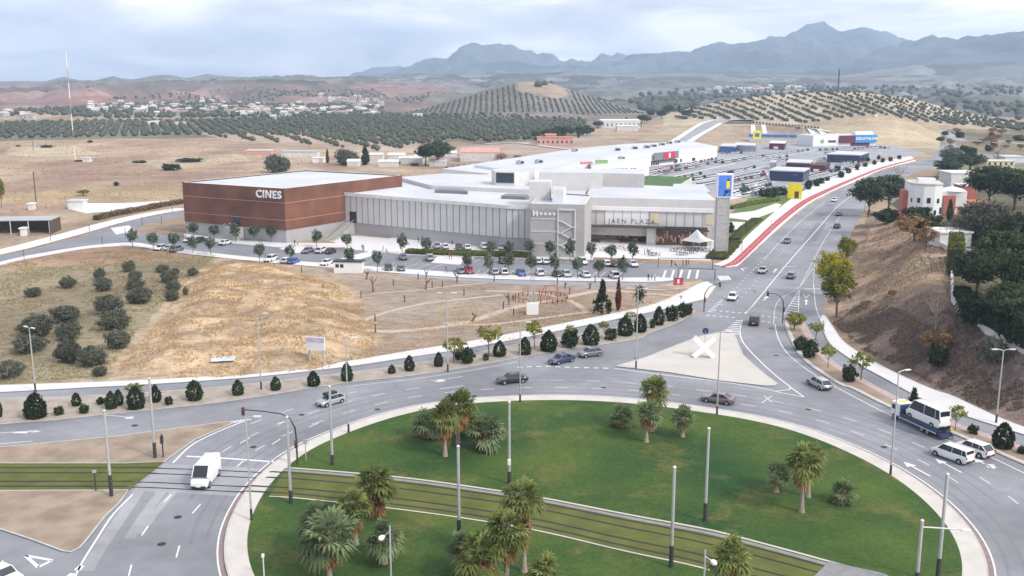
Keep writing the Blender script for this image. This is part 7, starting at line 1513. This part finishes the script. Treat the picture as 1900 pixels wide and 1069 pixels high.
PALM = [('tall palm with a rusty skirt, front of the cluster by the ring path', (826, 846), 762, 62, .45, 'leaf_palm'), ('tall palm leaning behind the rusty skirted one', (850, 822), 745, 70, .4, 'leaf_palm'), ('dark low palm at the edge of the far cluster', (793, 812), 776, 66, .2, 'leaf_palm_blue'), ('short palm with arching pale leaves beside the cluster', (902, 832), 790, 76, .15, 'leaf_palm_blue'), ('half hidden palm behind the short arching one', (868, 806), 775, 50, .1, 'leaf_palm'),
        ('small dark palm of the far group, beside the open lawn', (1153, 792), 764, 50, .25, 'leaf_palm_blue'), ('tallest palm of the far group', (1208, 800), 715, 62, .3, 'leaf_palm'), ('shorter palm in front of the tallest one', (1199, 820), 760, 60, .2, 'leaf_palm_blue'), ('short palm at the end of the far group', (1266, 810), 768, 50, .25, 'leaf_palm_blue'),
        ('tall palm with a brown skirt in the group by the ring path', (1487, 950), 848, 78, .3, 'leaf_palm'), ('second tall palm just behind the brown skirted one', (1499, 922), 840, 60, .25, 'leaf_palm'), ('small palm with a yellow dead leaf', (1440, 912), 872, 50, .2, 'leaf_palm_blue'), ('low stemless palm beside the tall pair', (1564, 932), 905, 54, .1, 'leaf_palm_blue'),
        ('tall shaggy palm rising over the tram track', (702, 962), 882, 86, .55, 'leaf_palm'), ('middle palm with a rusty trunk beside the shaggy one', (660, 1010), 930, 76, .4, 'leaf_palm'), ('large silvery palm, nearest of the cluster', (612, 1080), 985, 118, .2, 'leaf_palm_blue'), ('silvery palm behind the nearest one', (588, 1030), 955, 86, .1, 'leaf_palm_blue'), ('low palm half behind the garden lamp', (712, 1045), 990, 80, .15, 'leaf_palm_blue'),
        ('tall shaggy palm in the middle of the lower lawn', (972, 1060), 915, 86, .5, 'leaf_palm'), ('second palm below the tall shaggy one', (940, 1090), 975, 90, .35, 'leaf_palm'), ('low spreading palm at the lower edge of the middle cluster', (893, 1100), 1020, 110, .15, 'leaf_palm'), ('small palm at the bottom edge beside the middle cluster', (1015, 1120), 1055, 80, .1, 'leaf_palm'), ('dark low palm on the outer side of the middle cluster', (852, 1060), 1005, 60, .1, 'leaf_palm_blue'), ('palm at the bottom edge beside the garden lamp', (1353, 1130), 1025, 88, .3, 'leaf_palm')]
for i, (l, b, cy, w, sk, m) in enumerate(PALM): palm(l, b, cy, w, 40 + i, sk, m)
mat('yellow_leaf', (.6, .36, .05), .8, scale=2)

# ---- far olive groves
def blob(seed, n=1, r=1.0):
    bm = bmesh.new(); bmesh.ops.create_icosphere(bm, subdivisions=n, radius=r); rng = random.Random(seed)
    for v in bm.verts: v.co *= rng.uniform(.72, 1.2); v.co.z = v.co.z * .78 + .62
    vs = np.array([v.co[:] for v in bm.verts]); fs = [tuple(v.index for v in f.verts) for f in bm.faces]; bm.free(); return vs, np.array(fs)
mat('olive_far', (.095, .108, .072), .95, c2=(.055, .066, .046), scale=.25, detail=3); mat('olive_far_blue', (.075, .09, .068), .95, scale=.05, amt=.3, detail=3)
def lattice(poly_px, dx, dy, rot, jitter, seed, lim=None, cond=None):
    P = np.array([G(*p)[:2] for p in poly_px]); c, s = math.cos(rot), math.sin(rot); Q = P @ np.array([[c, -s], [s, c]]); lo, hi = Q.min(0), Q.max(0)
    gx, gy = np.meshgrid(np.arange(lo[0], hi[0], dx), np.arange(lo[1], hi[1], dy)); pts = np.stack([gx.ravel(), gy.ravel()], 1); rng = np.random.default_rng(seed); pts += rng.normal(size=pts.shape) * jitter; pts = pts @ np.array([[c, s], [-s, c]])
    m = inside(pts[:, 0], pts[:, 1], [tuple(p) for p in P]) & (rng.random(len(pts)) > .04); return pts[m]
def tree_mass(name, label, pts, r, m, seed, nsub=1, hs=1.0):
    rng = np.random.default_rng(seed); bl = [blob(seed + k, nsub) for k in range(6)]; z = terr(pts[:, 0], pts[:, 1]); V, Fc, o = [], [], 0
    for i, p in enumerate(pts):
        vs, fs = bl[i % 6]; s = r * rng.uniform(.7, 1.25); a = rng.uniform(0, 6.28); ca, sa = math.cos(a), math.sin(a); v = vs * s; v = np.stack([v[:, 0] * ca - v[:, 1] * sa + p[0], v[:, 0] * sa + v[:, 1] * ca + p[1], v[:, 2] * hs + z[i]], 1); V.append(v); Fc.append(fs + o); o += len(v)
    V = np.concatenate(V); Fc = np.concatenate(Fc); me = bpy.data.meshes.new(name); me.vertices.add(len(V)); me.vertices.foreach_set('co', V.ravel()); me.loops.add(len(Fc) * 3); me.loops.foreach_set('vertex_index', Fc.ravel()); me.polygons.add(len(Fc)); me.polygons.foreach_set('loop_start', np.arange(len(Fc)) * 3); me.update(calc_edges=True); me.materials.append(M[m])
    ob = bpy.data.objects.new(name, me); COL.objects.link(ob); ob['kind'] = 'stuff'; ob['label'] = label; return ob
# the hill on the right: nearest 290 trees are objects
hill = lattice([(1275, 214), (1330, 203), (1400, 196), (1480, 190), (1560, 186), (1640, 192), (1700, 206), (1800, 224), (1900, 236), (1900, 246), (1800, 236), (1720, 232), (1660, 217), (1560, 219), (1500, 229), (1420, 224), (1350, 221), (1290, 220)], 9, 9, .12, .8, 3)
rowsA = lattice([(1240, 222), (1290, 200), (1340, 189), (1420, 177), (1500, 171.5), (1560, 170), (1620, 173), (1700, 188), (1800, 212), (1900, 230), (2000, 238), (2000, 248), (1900, 243), (1800, 233), (1720, 228), (1660, 216), (1560, 220), (1500, 228), (1420, 224), (1345, 222), (1290, 222)], 11, 5.8, .10, .8, 4)
rowsA = rowsA[np.argsort(np.hypot(rowsA[:, 0], rowsA[:, 1]))]
near_, rest = rowsA[:285], rowsA[285:]
bl_ = []
for k in range(4):
    vs, fs = blob(50 + k, 2); mb = MB().add([tuple(v) for v in vs * 1.95], [tuple(f) for f in fs]); bl_.append(mb)
protos = []
for i, p in enumerate(near_):
    if i < 4: o = bl_[i].build('olive_tree', 'olive_far'); protos.append(o)
    else: o = protos[i % 4].copy(); COL.objects.link(o)
    o.location = (p[0], p[1], zg(p[0], p[1])); o.rotation_euler = (0, 0, random.uniform(0, 6)); s = random.uniform(.85, 1.15); o.scale = (s, s, s); tag(o, 'olive tree in the rows on the pale hill beyond the stores', 'olive tree', 'olive trees in rows on the hill')
tree_mass('olive_grove', 'rows of olive trees higher on the pale hill', rest, 1.9, 'olive_far', 5)
g1p = [(-60, 236), (0, 228), (180, 224), (420, 222), (560, 218), (700, 214), (850, 213), (1000, 216), (1090, 222), (1075, 246), (1000, 258), (900, 265), (850, 258), (750, 272), (640, 262), (560, 252), (400, 250), (200, 254), (0, 258), (-60, 258)]
ga = lattice(g1p, 8.5, 7.2, .35, 1.3, 6); tree_mass('olive_grove', 'broad dark olive grove in rows behind the dry fields', ga, 2.2, 'olive_far', 7)
gb = lattice([(360, 248), (640, 252), (760, 274), (700, 282), (600, 270), (430, 260)], 17, 10, .35, 1.0, 8); tree_mass('olive_grove', 'sparser olive rows on pale soil', gb, 2.2, 'olive_far', 9)
gc = lattice([(745, 212), (800, 200), (860, 184), (930, 164), (958, 157), (962, 172), (1010, 182), (1062, 187), (1056, 168), (1110, 185), (1170, 204), (1200, 212), (1100, 214), (850, 214)], 7.2, 4.2, .02, .4, 10); tree_mass('olive_grove', 'straight olive rows on the cone shaped hill', gc, 1.4, 'olive_far_blue', 11)
gd = lattice([(100, 214), (150, 207), (300, 208), (700, 208), (760, 214), (500, 218), (200, 220)], 12, 11, .3, 3, 12); tree_mass('far_wood', 'dark trees among the village houses', gd, 3.4, 'olive_far_blue', 13)
ge = lattice([(0, 210), (130, 204), (200, 196), (420, 194), (700, 200), (720, 207), (300, 206), (0, 216)], 14, 14, .2, 6, 14); tree_mass('far_wood', 'dark trees scattered on the slope by the village', ge, 4.2, 'olive_far_blue', 15)
gf = lattice([(0, 195), (60, 176), (200, 168), (420, 164), (640, 166), (830, 175), (700, 190), (400, 186), (150, 192)], 17, 12, .4, 3, 16); tree_mass('olive_grove', 'scattered olive dots over the brown hills', gf[fbm(gf[:, 0] / 160, gf[:, 1] / 200, 7) > .49], 2.5, 'olive_far_blue', 17)
gh = lattice([(1180, 200), (1240, 186), (1300, 190), (1260, 206), (1200, 210)], 16, 14, .4, 3, 18); tree_mass('far_wood', 'dark wooded slope behind the cone hill', gh, 7, 'olive_far_blue', 19)
gi = lattice([(1200, 190), (1330, 178), (1500, 165), (1700, 165), (1900, 180), (1900, 225), (1780, 203), (1700, 184)], 30, 26, .4, 9, 20); tree_mass('far_wood', 'dark tree patches on the valley floor behind the hill', gi[fbm(gi[:, 0] / 200, gi[:, 1] / 260, 17) > .47], 5.5, 'olive_far_blue', 21)
gj = lattice([(860, 178), (1000, 170), (1200, 168), (1400, 160), (1700, 158), (1900, 162), (1900, 190), (1700, 180), (1500, 168), (1330, 176), (1180, 196), (1080, 172)], 34, 26, .3, 12, 22); tree_mass('far_wood', 'scattered trees over the far valley plain', gj[fbm(gj[:, 0] / 260, gj[:, 1] / 300, 27) > .46], 6, 'olive_far_blue', 23)
# ---- village houses
mat('village_wall', (.50, .48, .46), .9, scale=.05, amt=.25); mat('village_roof', (.36, .27, .24), .9, scale=.2)
hv = []
for k in range(4):
    w, d, h = ((9, 8, 4.5), (13, 8, 5), (8, 8, 6.5), (16, 9, 4.5))[k]
    mb = MB(); mb.box((0, 0, h / 2 - 1), (w, d, h + 2)); mb.add([(-w / 2 - .3, -d / 2 - .3, h), (w / 2 + .3, -d / 2 - .3, h), (w / 2 + .3, d / 2 + .3, h), (-w / 2 - .3, d / 2 + .3, h), (-w / 2, 0, h + 1.8), (w / 2, 0, h + 1.8)], [(0, 1, 5, 4), (2, 3, 4, 5), (0, 4, 3), (1, 2, 5)], 1)
    for x in (-w * .28, w * .22): mb.box((x, -d / 2 - .03, h * .5), (1.4, .1, 1.6), mi=2)
    hv.append(mb)
pr_ = []; rv = random.Random(9)
for i in range(330):
    if i < 255: x = rv.uniform(165, 700); y = rv.gauss(207 - (4 if x < 420 else 0), 5.0) - (6 if 370 < x < 450 and rv.random() < .5 else 0)
    elif i < 265: x = rv.uniform(0, 60); y = rv.uniform(213, 222)
    elif i < 310: x = rv.uniform(1330, 1500); y = rv.gauss(169, 2)
    else: x = rv.uniform(560, 720); y = rv.uniform(180, 195)
    q = G(x, y)
    if q[1] < 900 or q[1] > 6000: continue
    if len(pr_) < 4: o = hv[len(pr_)].build('village_house', ['village_wall', 'village_roof' if len(pr_) % 2 else 'pale_wall', 'glass_dark']); pr_.append(o)
    else: o = rv.choice(pr_).copy(); COL.objects.link(o)
    s = rv.uniform(.5, 1.0) * (1.0 if q[1] < 2500 else 1.7); o.location = q; o.rotation_euler = (0, 0, rv.uniform(-.6, .6)); o.scale = (s, s, s)
    tag(o, 'small white house in the distant village' if i < 265 else ('small white house in the settlement beyond the hill' if i < 310 else 'isolated white farmhouse on the brown hills'), 'house', 'houses of the distant village' if i < 265 else ('houses beyond the hill' if i < 310 else 'farmhouses on the brown hills'))
q = G(280, 231); 
t = gbox('warehouse', 'white warehouse roof at the edge of the dark olive grove', 'building', (281, 231), 20, 20, 226, 'white', 'white'); t = gbox('warehouse', 'long white shed beside the dark olive grove', 'building', (333, 231), 24, 10, 228, 'white', 'white'); t = gbox('warehouse', 'white farm shed below the cone shaped hill', 'building', (775, 217), 16, 15, 212, 'white', 'white')
t = gbox('small_hut', 'tiny white hut on the tan mound below the olive hill', 'hut', (1626, 217), 5, 4, 213, 'white', 'white')

# ---- dry grass tufts on the mound, the bank and the olive field
def tufts(name, label, poly_px, n, h, m, seed, zf_=None, clump=None):
    P = np.array([G(*p)[:2] for p in poly_px]); lo, hi = P.min(0), P.max(0); rng = np.random.default_rng(seed); pts = rng.uniform(lo, hi, (n * 3, 2)); pts = pts[inside(pts[:, 0], pts[:, 1], [tuple(p) for p in P])][:n]
    if clump: pts = pts[fbm(pts[:, 0] / clump, pts[:, 1] / clump, seed) > .46]
    z = terr(pts[:, 0], pts[:, 1]); k = len(pts); a = rng.uniform(0, 6.28, k); w = h * rng.uniform(.5, 1.2, k); hh_ = h * rng.uniform(.5, 1.3, k); dx, dy = np.cos(a) * w / 2, np.sin(a) * w / 2; ox, oy = rng.normal(size=k) * h * .4, rng.normal(size=k) * h * .4
    V = np.stack([np.stack([pts[:, 0] - dx * .4, pts[:, 1] - dy * .4, z - .05], 1), np.stack([pts[:, 0] + dx * .4, pts[:, 1] + dy * .4, z - .05], 1), np.stack([pts[:, 0] + dx + ox, pts[:, 1] + dy + oy, z + hh_], 1), np.stack([pts[:, 0] - dx + ox, pts[:, 1] - dy + oy, z + hh_ * .8], 1)], 1).reshape(-1, 3)
    me = bpy.data.meshes.new(name); me.vertices.add(4 * k); me.vertices.foreach_set('co', V.ravel()); me.loops.add(4 * k); me.loops.foreach_set('vertex_index', np.arange(4 * k)); me.polygons.add(k); me.polygons.foreach_set('loop_start', np.arange(k) * 4); me.update(calc_edges=True)
    at = me.color_attributes.new('Col', 'FLOAT_COLOR', 'POINT'); cc = np.ones((4 * k, 4)); cc[:, :3] = np.repeat(rng.uniform(.88, 1.15, k), 4)[:, None]; at.data.foreach_set('color', cc.ravel()); me.materials.append(M[m]); o = bpy.data.objects.new(name, me); COL.objects.link(o); o['kind'] = 'stuff'; o['label'] = label
tufts('dry_grass', 'golden dry grass on the mound', [(215, 700), (235, 650), (300, 590), (345, 520), (420, 483), (520, 492), (640, 535), (695, 600), (695, 664), (600, 688), (400, 704)], 16000, .3, 'straw', 31, clump=3)
leafmat('scrub', (.33, .25, .18), .4); leafmat('scrub_dark', (.21, .165, .13), .4); leafmat('field_grass', (.28, .24, .13), .3)
tufts('dry_grass', 'dry straw on the upper bank', [(1580, 520), (1600, 440), (1650, 410), (1740, 430), (1758, 560), (1700, 600), (1600, 610)], 12000, .22, 'straw', 32, clump=4)
tufts('scrub', 'brown scrub on the lower bank', [(1545, 600), (1600, 560), (1700, 590), (1760, 575), (1900, 660), (1900, 785), (1760, 730), (1600, 650)], 14000, .30, 'scrub_dark', 33, clump=3)
tufts('scrub', 'reddish scrub on the bank', [(1545, 600), (1560, 500), (1640, 420), (1760, 440), (1900, 665), (1900, 790), (1700, 705)], 10000, .28, 'scrub', 34, clump=5)
tufts('dry_grass', 'rough grass of the olive field', [(0, 490), (200, 465), (400, 475), (330, 540), (230, 640), (205, 700), (0, 712)], 14000, .26, 'field_grass', 35, clump=6)
tufts('dry_grass', 'dry grass of the small park', [(700, 600), (900, 560), (1290, 536), (1200, 590), (960, 636), (720, 664)], 9000, .2, 'straw', 36, clump=5)
tufts('dry_grass', 'dry grass on the brown verges', [(0, 840), (410, 790), (300, 856), (0, 858)], 3000, .12, 'scrub', 37)

tufts('scrub', 'low scrub over the dry fields', [(0, 265), (420, 262), (640, 300), (560, 312), (336, 340), (336, 372), (150, 372), (0, 410)], 5000, .5, 'scrub', 38, clump=14)
tufts('scrub', 'weeds on the sandy verges', [(0, 785), (430, 742), (900, 674), (1180, 628), (1280, 580), (1150, 610), (860, 663), (430, 720), (0, 745)], 2600, .16, 'scrub_dark', 39, clump=2)

# ================================================================ PEOPLE
mat('skin', (.45, .28, .20), .6, scale=6, amt=.05); mat('hair', (.03, .022, .018), .8, scale=6, amt=.2); mat('cloth_dark', (.04, .042, .055), .9, scale=5, amt=.2); mat('cloth_jeans', (.07, .09, .15), .9, scale=5, amt=.2); mat('cloth_light', (.55, .55, .55), .9, scale=5, amt=.1); mat('cloth_red', (.35, .06, .05), .9, scale=5, amt=.1); mat('hi_vis_orange', (.95, .22, .06), .8, scale=5, amt=.05); mat('hi_vis_yellow', (.70, .80, .10), .8, scale=5, amt=.05)
def skin_mesh(name, nodes, edges, sub=1):
    me = bpy.data.meshes.new(name); me.from_pydata([n[0] for n in nodes], edges, []); o = bpy.data.objects.new(name, me); COL.objects.link(o); mod = o.modifiers.new('s', 'SKIN'); 
    for i, n in enumerate(nodes): me.skin_vertices[0].data[i].radius = (n[1], n[1] if len(n) < 3 else n[2]); me.skin_vertices[0].data[i].use_root = (i == 0)
    mod.use_smooth_shade = True; s2 = o.modifiers.new('u', 'SUBSURF'); s2.levels = sub; s2.render_levels = sub; bpy.context.view_layer.update()
    m2 = bpy.data.meshes.new_from_object(o.evaluated_get(bpy.context.evaluated_depsgraph_get())); bpy.data.objects.remove(o); m2.name = name; return m2
def make_person(pose):
    """standing, walking, bending: joints for one 1.72 m body; +Y is the way it faces"""
    st = dict(stand=(.0, .0, .06, -.06), walk=(.28, -.26, .25, -.25), bend=(.12, -.16, .35, .3), sit=(.45, .45, .25, .25))[pose]; lift = .42 if pose == 'sit' else 0
    b = .62 if pose == 'bend' else (.05 if pose != 'sit' else 0); hipz = .92 if pose != 'sit' else .50
    sp = lambda k: (0, math.sin(b) * .52 * k, hipz + math.cos(b) * .52 * k); N_, E = [], []
    def add(p, r, par=None, r2=None): N_.append((tuple(p), r) if r2 is None else (tuple(p), r, r2)); i = len(N_) - 1; (E.append((par, i)) if par is not None else None); return i
    pel = add((0, 0, hipz), .13, None, .10); w = add(sp(.35), .115, pel, .09); ch = add(sp(.8), .145, w, .10); nk = add(sp(1.08), .055, ch); hc = sp(1.25); hd_ = add((0, hc[1] + .03, hc[2] + .0), .085, nk); add((0, hc[1] + .03 + (.06 if b > .3 else 0), hc[2] + .13), .08, hd_)
    for s, ly, ay in ((1, st[0], st[2]), (-1, st[1], st[3])):
        hip = add((s * .10, 0, hipz - .04), .088, pel)
        if pose == 'sit': kn = add((s * .11, .42, .50), .06, hip); an = add((s * .11, .44, .09), .04, kn)
        else: kn = add((s * .11, ly * .6 + .05 * (pose != 'stand'), .49), .06, hip); an = add((s * .11, ly, .08), .042, kn)
        ft = add((s * .12, N_[an][0][1] + .15, .045), .038, an); sh = add((s * .19, sp(.95)[1], sp(.95)[2]), .058, ch); el = add((s * .24, sp(.95)[1] + ay * .45 - .03, sp(.95)[2] - .27), .042, sh); wr = add((s * .23, sp(.95)[1] + ay + .04, sp(.95)[2] - .50), .028, el); pm = add((s * .225, sp(.95)[1] + ay + .07, sp(.95)[2] - .57), .032, wr)
        px_, py_, pz_ = N_[pm][0]
        for f, (dx, L_) in enumerate(((-.028, .075), (-.009, .085), (.010, .08), (.028, .062))): a1 = add((px_ + dx * .4, py_ + dx * .9, pz_ - .045), .010, pm); add((px_ + dx * .4, py_ + dx + .012, pz_ - .045 - L_ * .7), .008, a1)
        add((px_ - s * .02, py_ + .05, pz_ - .02), .010, pm)
    me = skin_mesh('body', N_, E); mats = ['skin', 'hair', 'cloth_dark', 'cloth_jeans', 'plastic']
    for m in mats: me.materials.append(M[m])
    top_h = hc[2]; idx = []
    for p in me.polygons:
        c = p.center; a = 0
        hand = abs(c.x) > .17 and c.z < sp(.95)[2] - .50 and pose != 'sit' or (abs(c.x) > .17 and abs(c.z - (sp(.95)[2] - .57)) < .09)
        if c.z > hc[2] - .08 and abs(c.x) < .13: a = 1 if (c.z > hc[2] + .15 or c.y < hc[1] + .0) else 0
        elif hand: a = 0
        elif c.z < .10: a = 4
        elif c.z < hipz + .02 and abs(c.x) < .19 or (pose == 'sit' and c.z < .6 and abs(c.x) < .19): a = 3
        else: a = 2
        idx.append(a)
    me.polygons.foreach_set('material_index', idx); fx = MB(); fy = hc[1] + .03 + .085
    for s in (1, -1): fx.box((s * .032, fy, hc[2] + .07), (.022, .012, .012), mi=0)
    fx.box((0, fy + .012, hc[2] + .045), (.022, .03, .04), mi=1); fx.box((0, fy, hc[2] + .005), (.045, .012, .012), mi=2)
    return me, fx
PB = {}
def person(pose, label, loc, rz, top='cloth_dark', legs='cloth_jeans', group=None, s=1.0):
    if pose not in PB: PB[pose] = make_person(pose)
    me, fx = PB[pose]
    if not isinstance(fx, bpy.types.Mesh):
        o = fx.build('face', ['dark', 'skin', 'sign_red']); fm_ = o.data; bpy.data.objects.remove(o); PB[pose] = (me, fm_); fx = fm_
    o = bpy.data.objects.new('person', me); COL.objects.link(o); o.location = loc; o.rotation_euler = (0, 0, rz); o.scale = (s, s, s)
    o.material_slots[2].link = 'OBJECT'; o.material_slots[2].material = M[top]; o.material_slots[3].link = 'OBJECT'; o.material_slots[3].material = M[legs]
    f = bpy.data.objects.new('face', fx); COL.objects.link(f); f.parent = o
    return tag(o, label, 'person', group)
q = U(1756, 806, .02); person('bend', 'person in an orange high visibility jacket bending behind the tow truck', q, 1.9, 'hi_vis_orange', 'cloth_dark'); q = U(1763, 815, .02); person('walk', 'person in dark clothes and a pale vest standing behind the tow truck', q, 1.5, 'hi_vis_yellow', 'cloth_dark')
PEO = [((547, 456), 'person on the pavement below the cinema corner, nearer the cinema', 'stand'), ((552, 456), 'second person on the pavement below the cinema corner', 'walk'), ((672, 465), 'person in dark clothes by the mall stairs', 'walk'), ((675, 466), 'person in red beside the dark clothed one near the stairs', 'stand'), ((711, 467), 'person walking alone on the plaza before the hedge', 'stand'), ((716, 469), 'seated person near the hedge end', 'sit'), ((784, 449), 'person in dark standing high on the ribbed wall ramp', 'stand'), ((776, 451), 'pale dressed person on the ribbed wall ramp', 'walk'), ((839, 457), 'person between the cars and the ribbed wall', 'walk'), ((883, 452), 'first walker of the group along the ribbed wall', 'walk'), ((889, 452), 'second walker of the group along the ribbed wall', 'stand'), ((894, 452), 'third walker of the group along the ribbed wall', 'walk'), ((898, 451), 'fourth walker of the group along the ribbed wall, in dark', 'stand'), ((902, 451), 'last walker of the group along the ribbed wall, in dark', 'walk'), ((834, 480), 'person in brown crossing the car park, first of two', 'walk'), ((838, 481), 'person in dark crossing the car park, second of two', 'stand'),
       ((1170, 449), 'person beside the display ramp tree', 'stand'), ((1190, 449), 'person in dark near the ramp', 'walk'), ((1196, 473), 'person of the plaza group nearest the ramp', 'stand'), ((1201, 472), 'taller person of the plaza group', 'walk'), ((1204, 474), 'person in pale of the plaza group', 'stand'), ((1208, 474), 'person at the end of the plaza group', 'walk'), ((1246, 494), 'person in dark waiting at the height gate', 'stand'), ((1252, 495), 'crouching person at the height gate', 'sit'), ((1267, 494), 'person in grey walking from the height gate', 'walk'), ((1273, 494), 'person of the pair on the pavement edge, in black', 'stand'), ((1277, 493), 'other person of the pair on the pavement edge', 'walk'), ((1203, 521), 'person on the park side pavement beside a sign', 'stand'), ((1209, 520), 'child on the park side pavement', 'walk'), ((1215, 521), 'tall person on the park side pavement', 'stand'), ((1210, 443), 'person at the lobby tables', 'sit'), ((1216, 444), 'person in red at the lobby tables', 'sit'), ((1220, 444), 'person standing at the lobby tables', 'stand'), ((1527, 611), 'person in pale clothes at the head of the white path', 'stand'), ((828, 506), 'person riding past the parked red car', 'walk')]
for i, (b, l, ps) in enumerate(PEO): q = U(*b, .12 if b[0] != 1527 else .14); person(ps, l, q, rv.uniform(0, 6.28), ('cloth_dark', 'cloth_light', 'cloth_red', 'cloth_dark')[i % 4] if 'dark' not in l and 'black' not in l else 'cloth_dark', ('cloth_jeans', 'cloth_dark')[i % 2], s=.7 if 'child' in l else 1.0)
# cafe tables
proto = None
for i, p in enumerate([(1250, 466), (1257, 467), (1262, 473), (1268, 474), (1276, 465), (1283, 466), (1279, 471), (1287, 470), (1302, 462), (1296, 466), (1120, 465), (1128, 466), (1165, 465), (1150, 462), (1211, 474), (1217, 475), (1310, 466)]):
    q = U(*p, .1)
    if proto is None:
        proto = thing('cafe_table', 'small dark cafe table on the white plaza', 'table', q, 0, 'cafe tables on the plaza'); MB().tube([(0, 0, .70), (0, 0, .75)], .5, 12).build('tabletop', 'metal_dark', proto); MB().tube([(0, 0, 0), (0, 0, .7)], .04, 6).build('leg', 'metal_dark', proto)
        cp = thing('cafe_chair', 'dark cafe chair beside a small table on the plaza', 'chair', (q[0] + .8, q[1], q[2]), 0, 'cafe chairs on the plaza'); MB().box((0, 0, .45), (.45, .45, .05)).build('seat', 'metal_dark', cp); MB().box((.22, 0, .7), (.05, .45, .5)).build('backrest', 'metal_dark', cp)
        for a in (-1, 1):
            for b in (-1, 1): MB().box((a * .2, b * .2, .21), (.04, .04, .43)).build('leg', 'metal_dark', cp)
    else: dup(proto, q); dup(cp, (q[0] + .8, q[1], q[2]), 0)
    dup(cp, (q[0] - .8, q[1], q[2]), math.pi)
# roof box on the silver hatchback
MB().box((.1, 0, 1.62), (1.9, .95, .32)).build('roof_box', 'plastic', c_, bevel=.1)
# ---------------------------------------------------------------- air between here and the mountains
hz = MB().box((0, 5200, 305), (14500, 15600, 752)).build('haze', [bpy.data.materials.new('haze_air')])
hm = hz.data.materials[0]; hm.use_nodes = True; hn = hm.node_tree.nodes; hn.clear()
ho = hn.new('ShaderNodeOutputMaterial'); pv = hn.new('ShaderNodeVolumePrincipled'); hm.node_tree.links.new(pv.outputs[0], ho.inputs['Volume'])
pv.inputs['Color'].default_value = (.58, .74, 1.0, 1); pv.inputs['Density'].default_value = 1.12e-4; pv.inputs['Anisotropy'].default_value = .0
hz['kind'] = 'stuff'; hz['label'] = 'thin bluish haze over the valley'
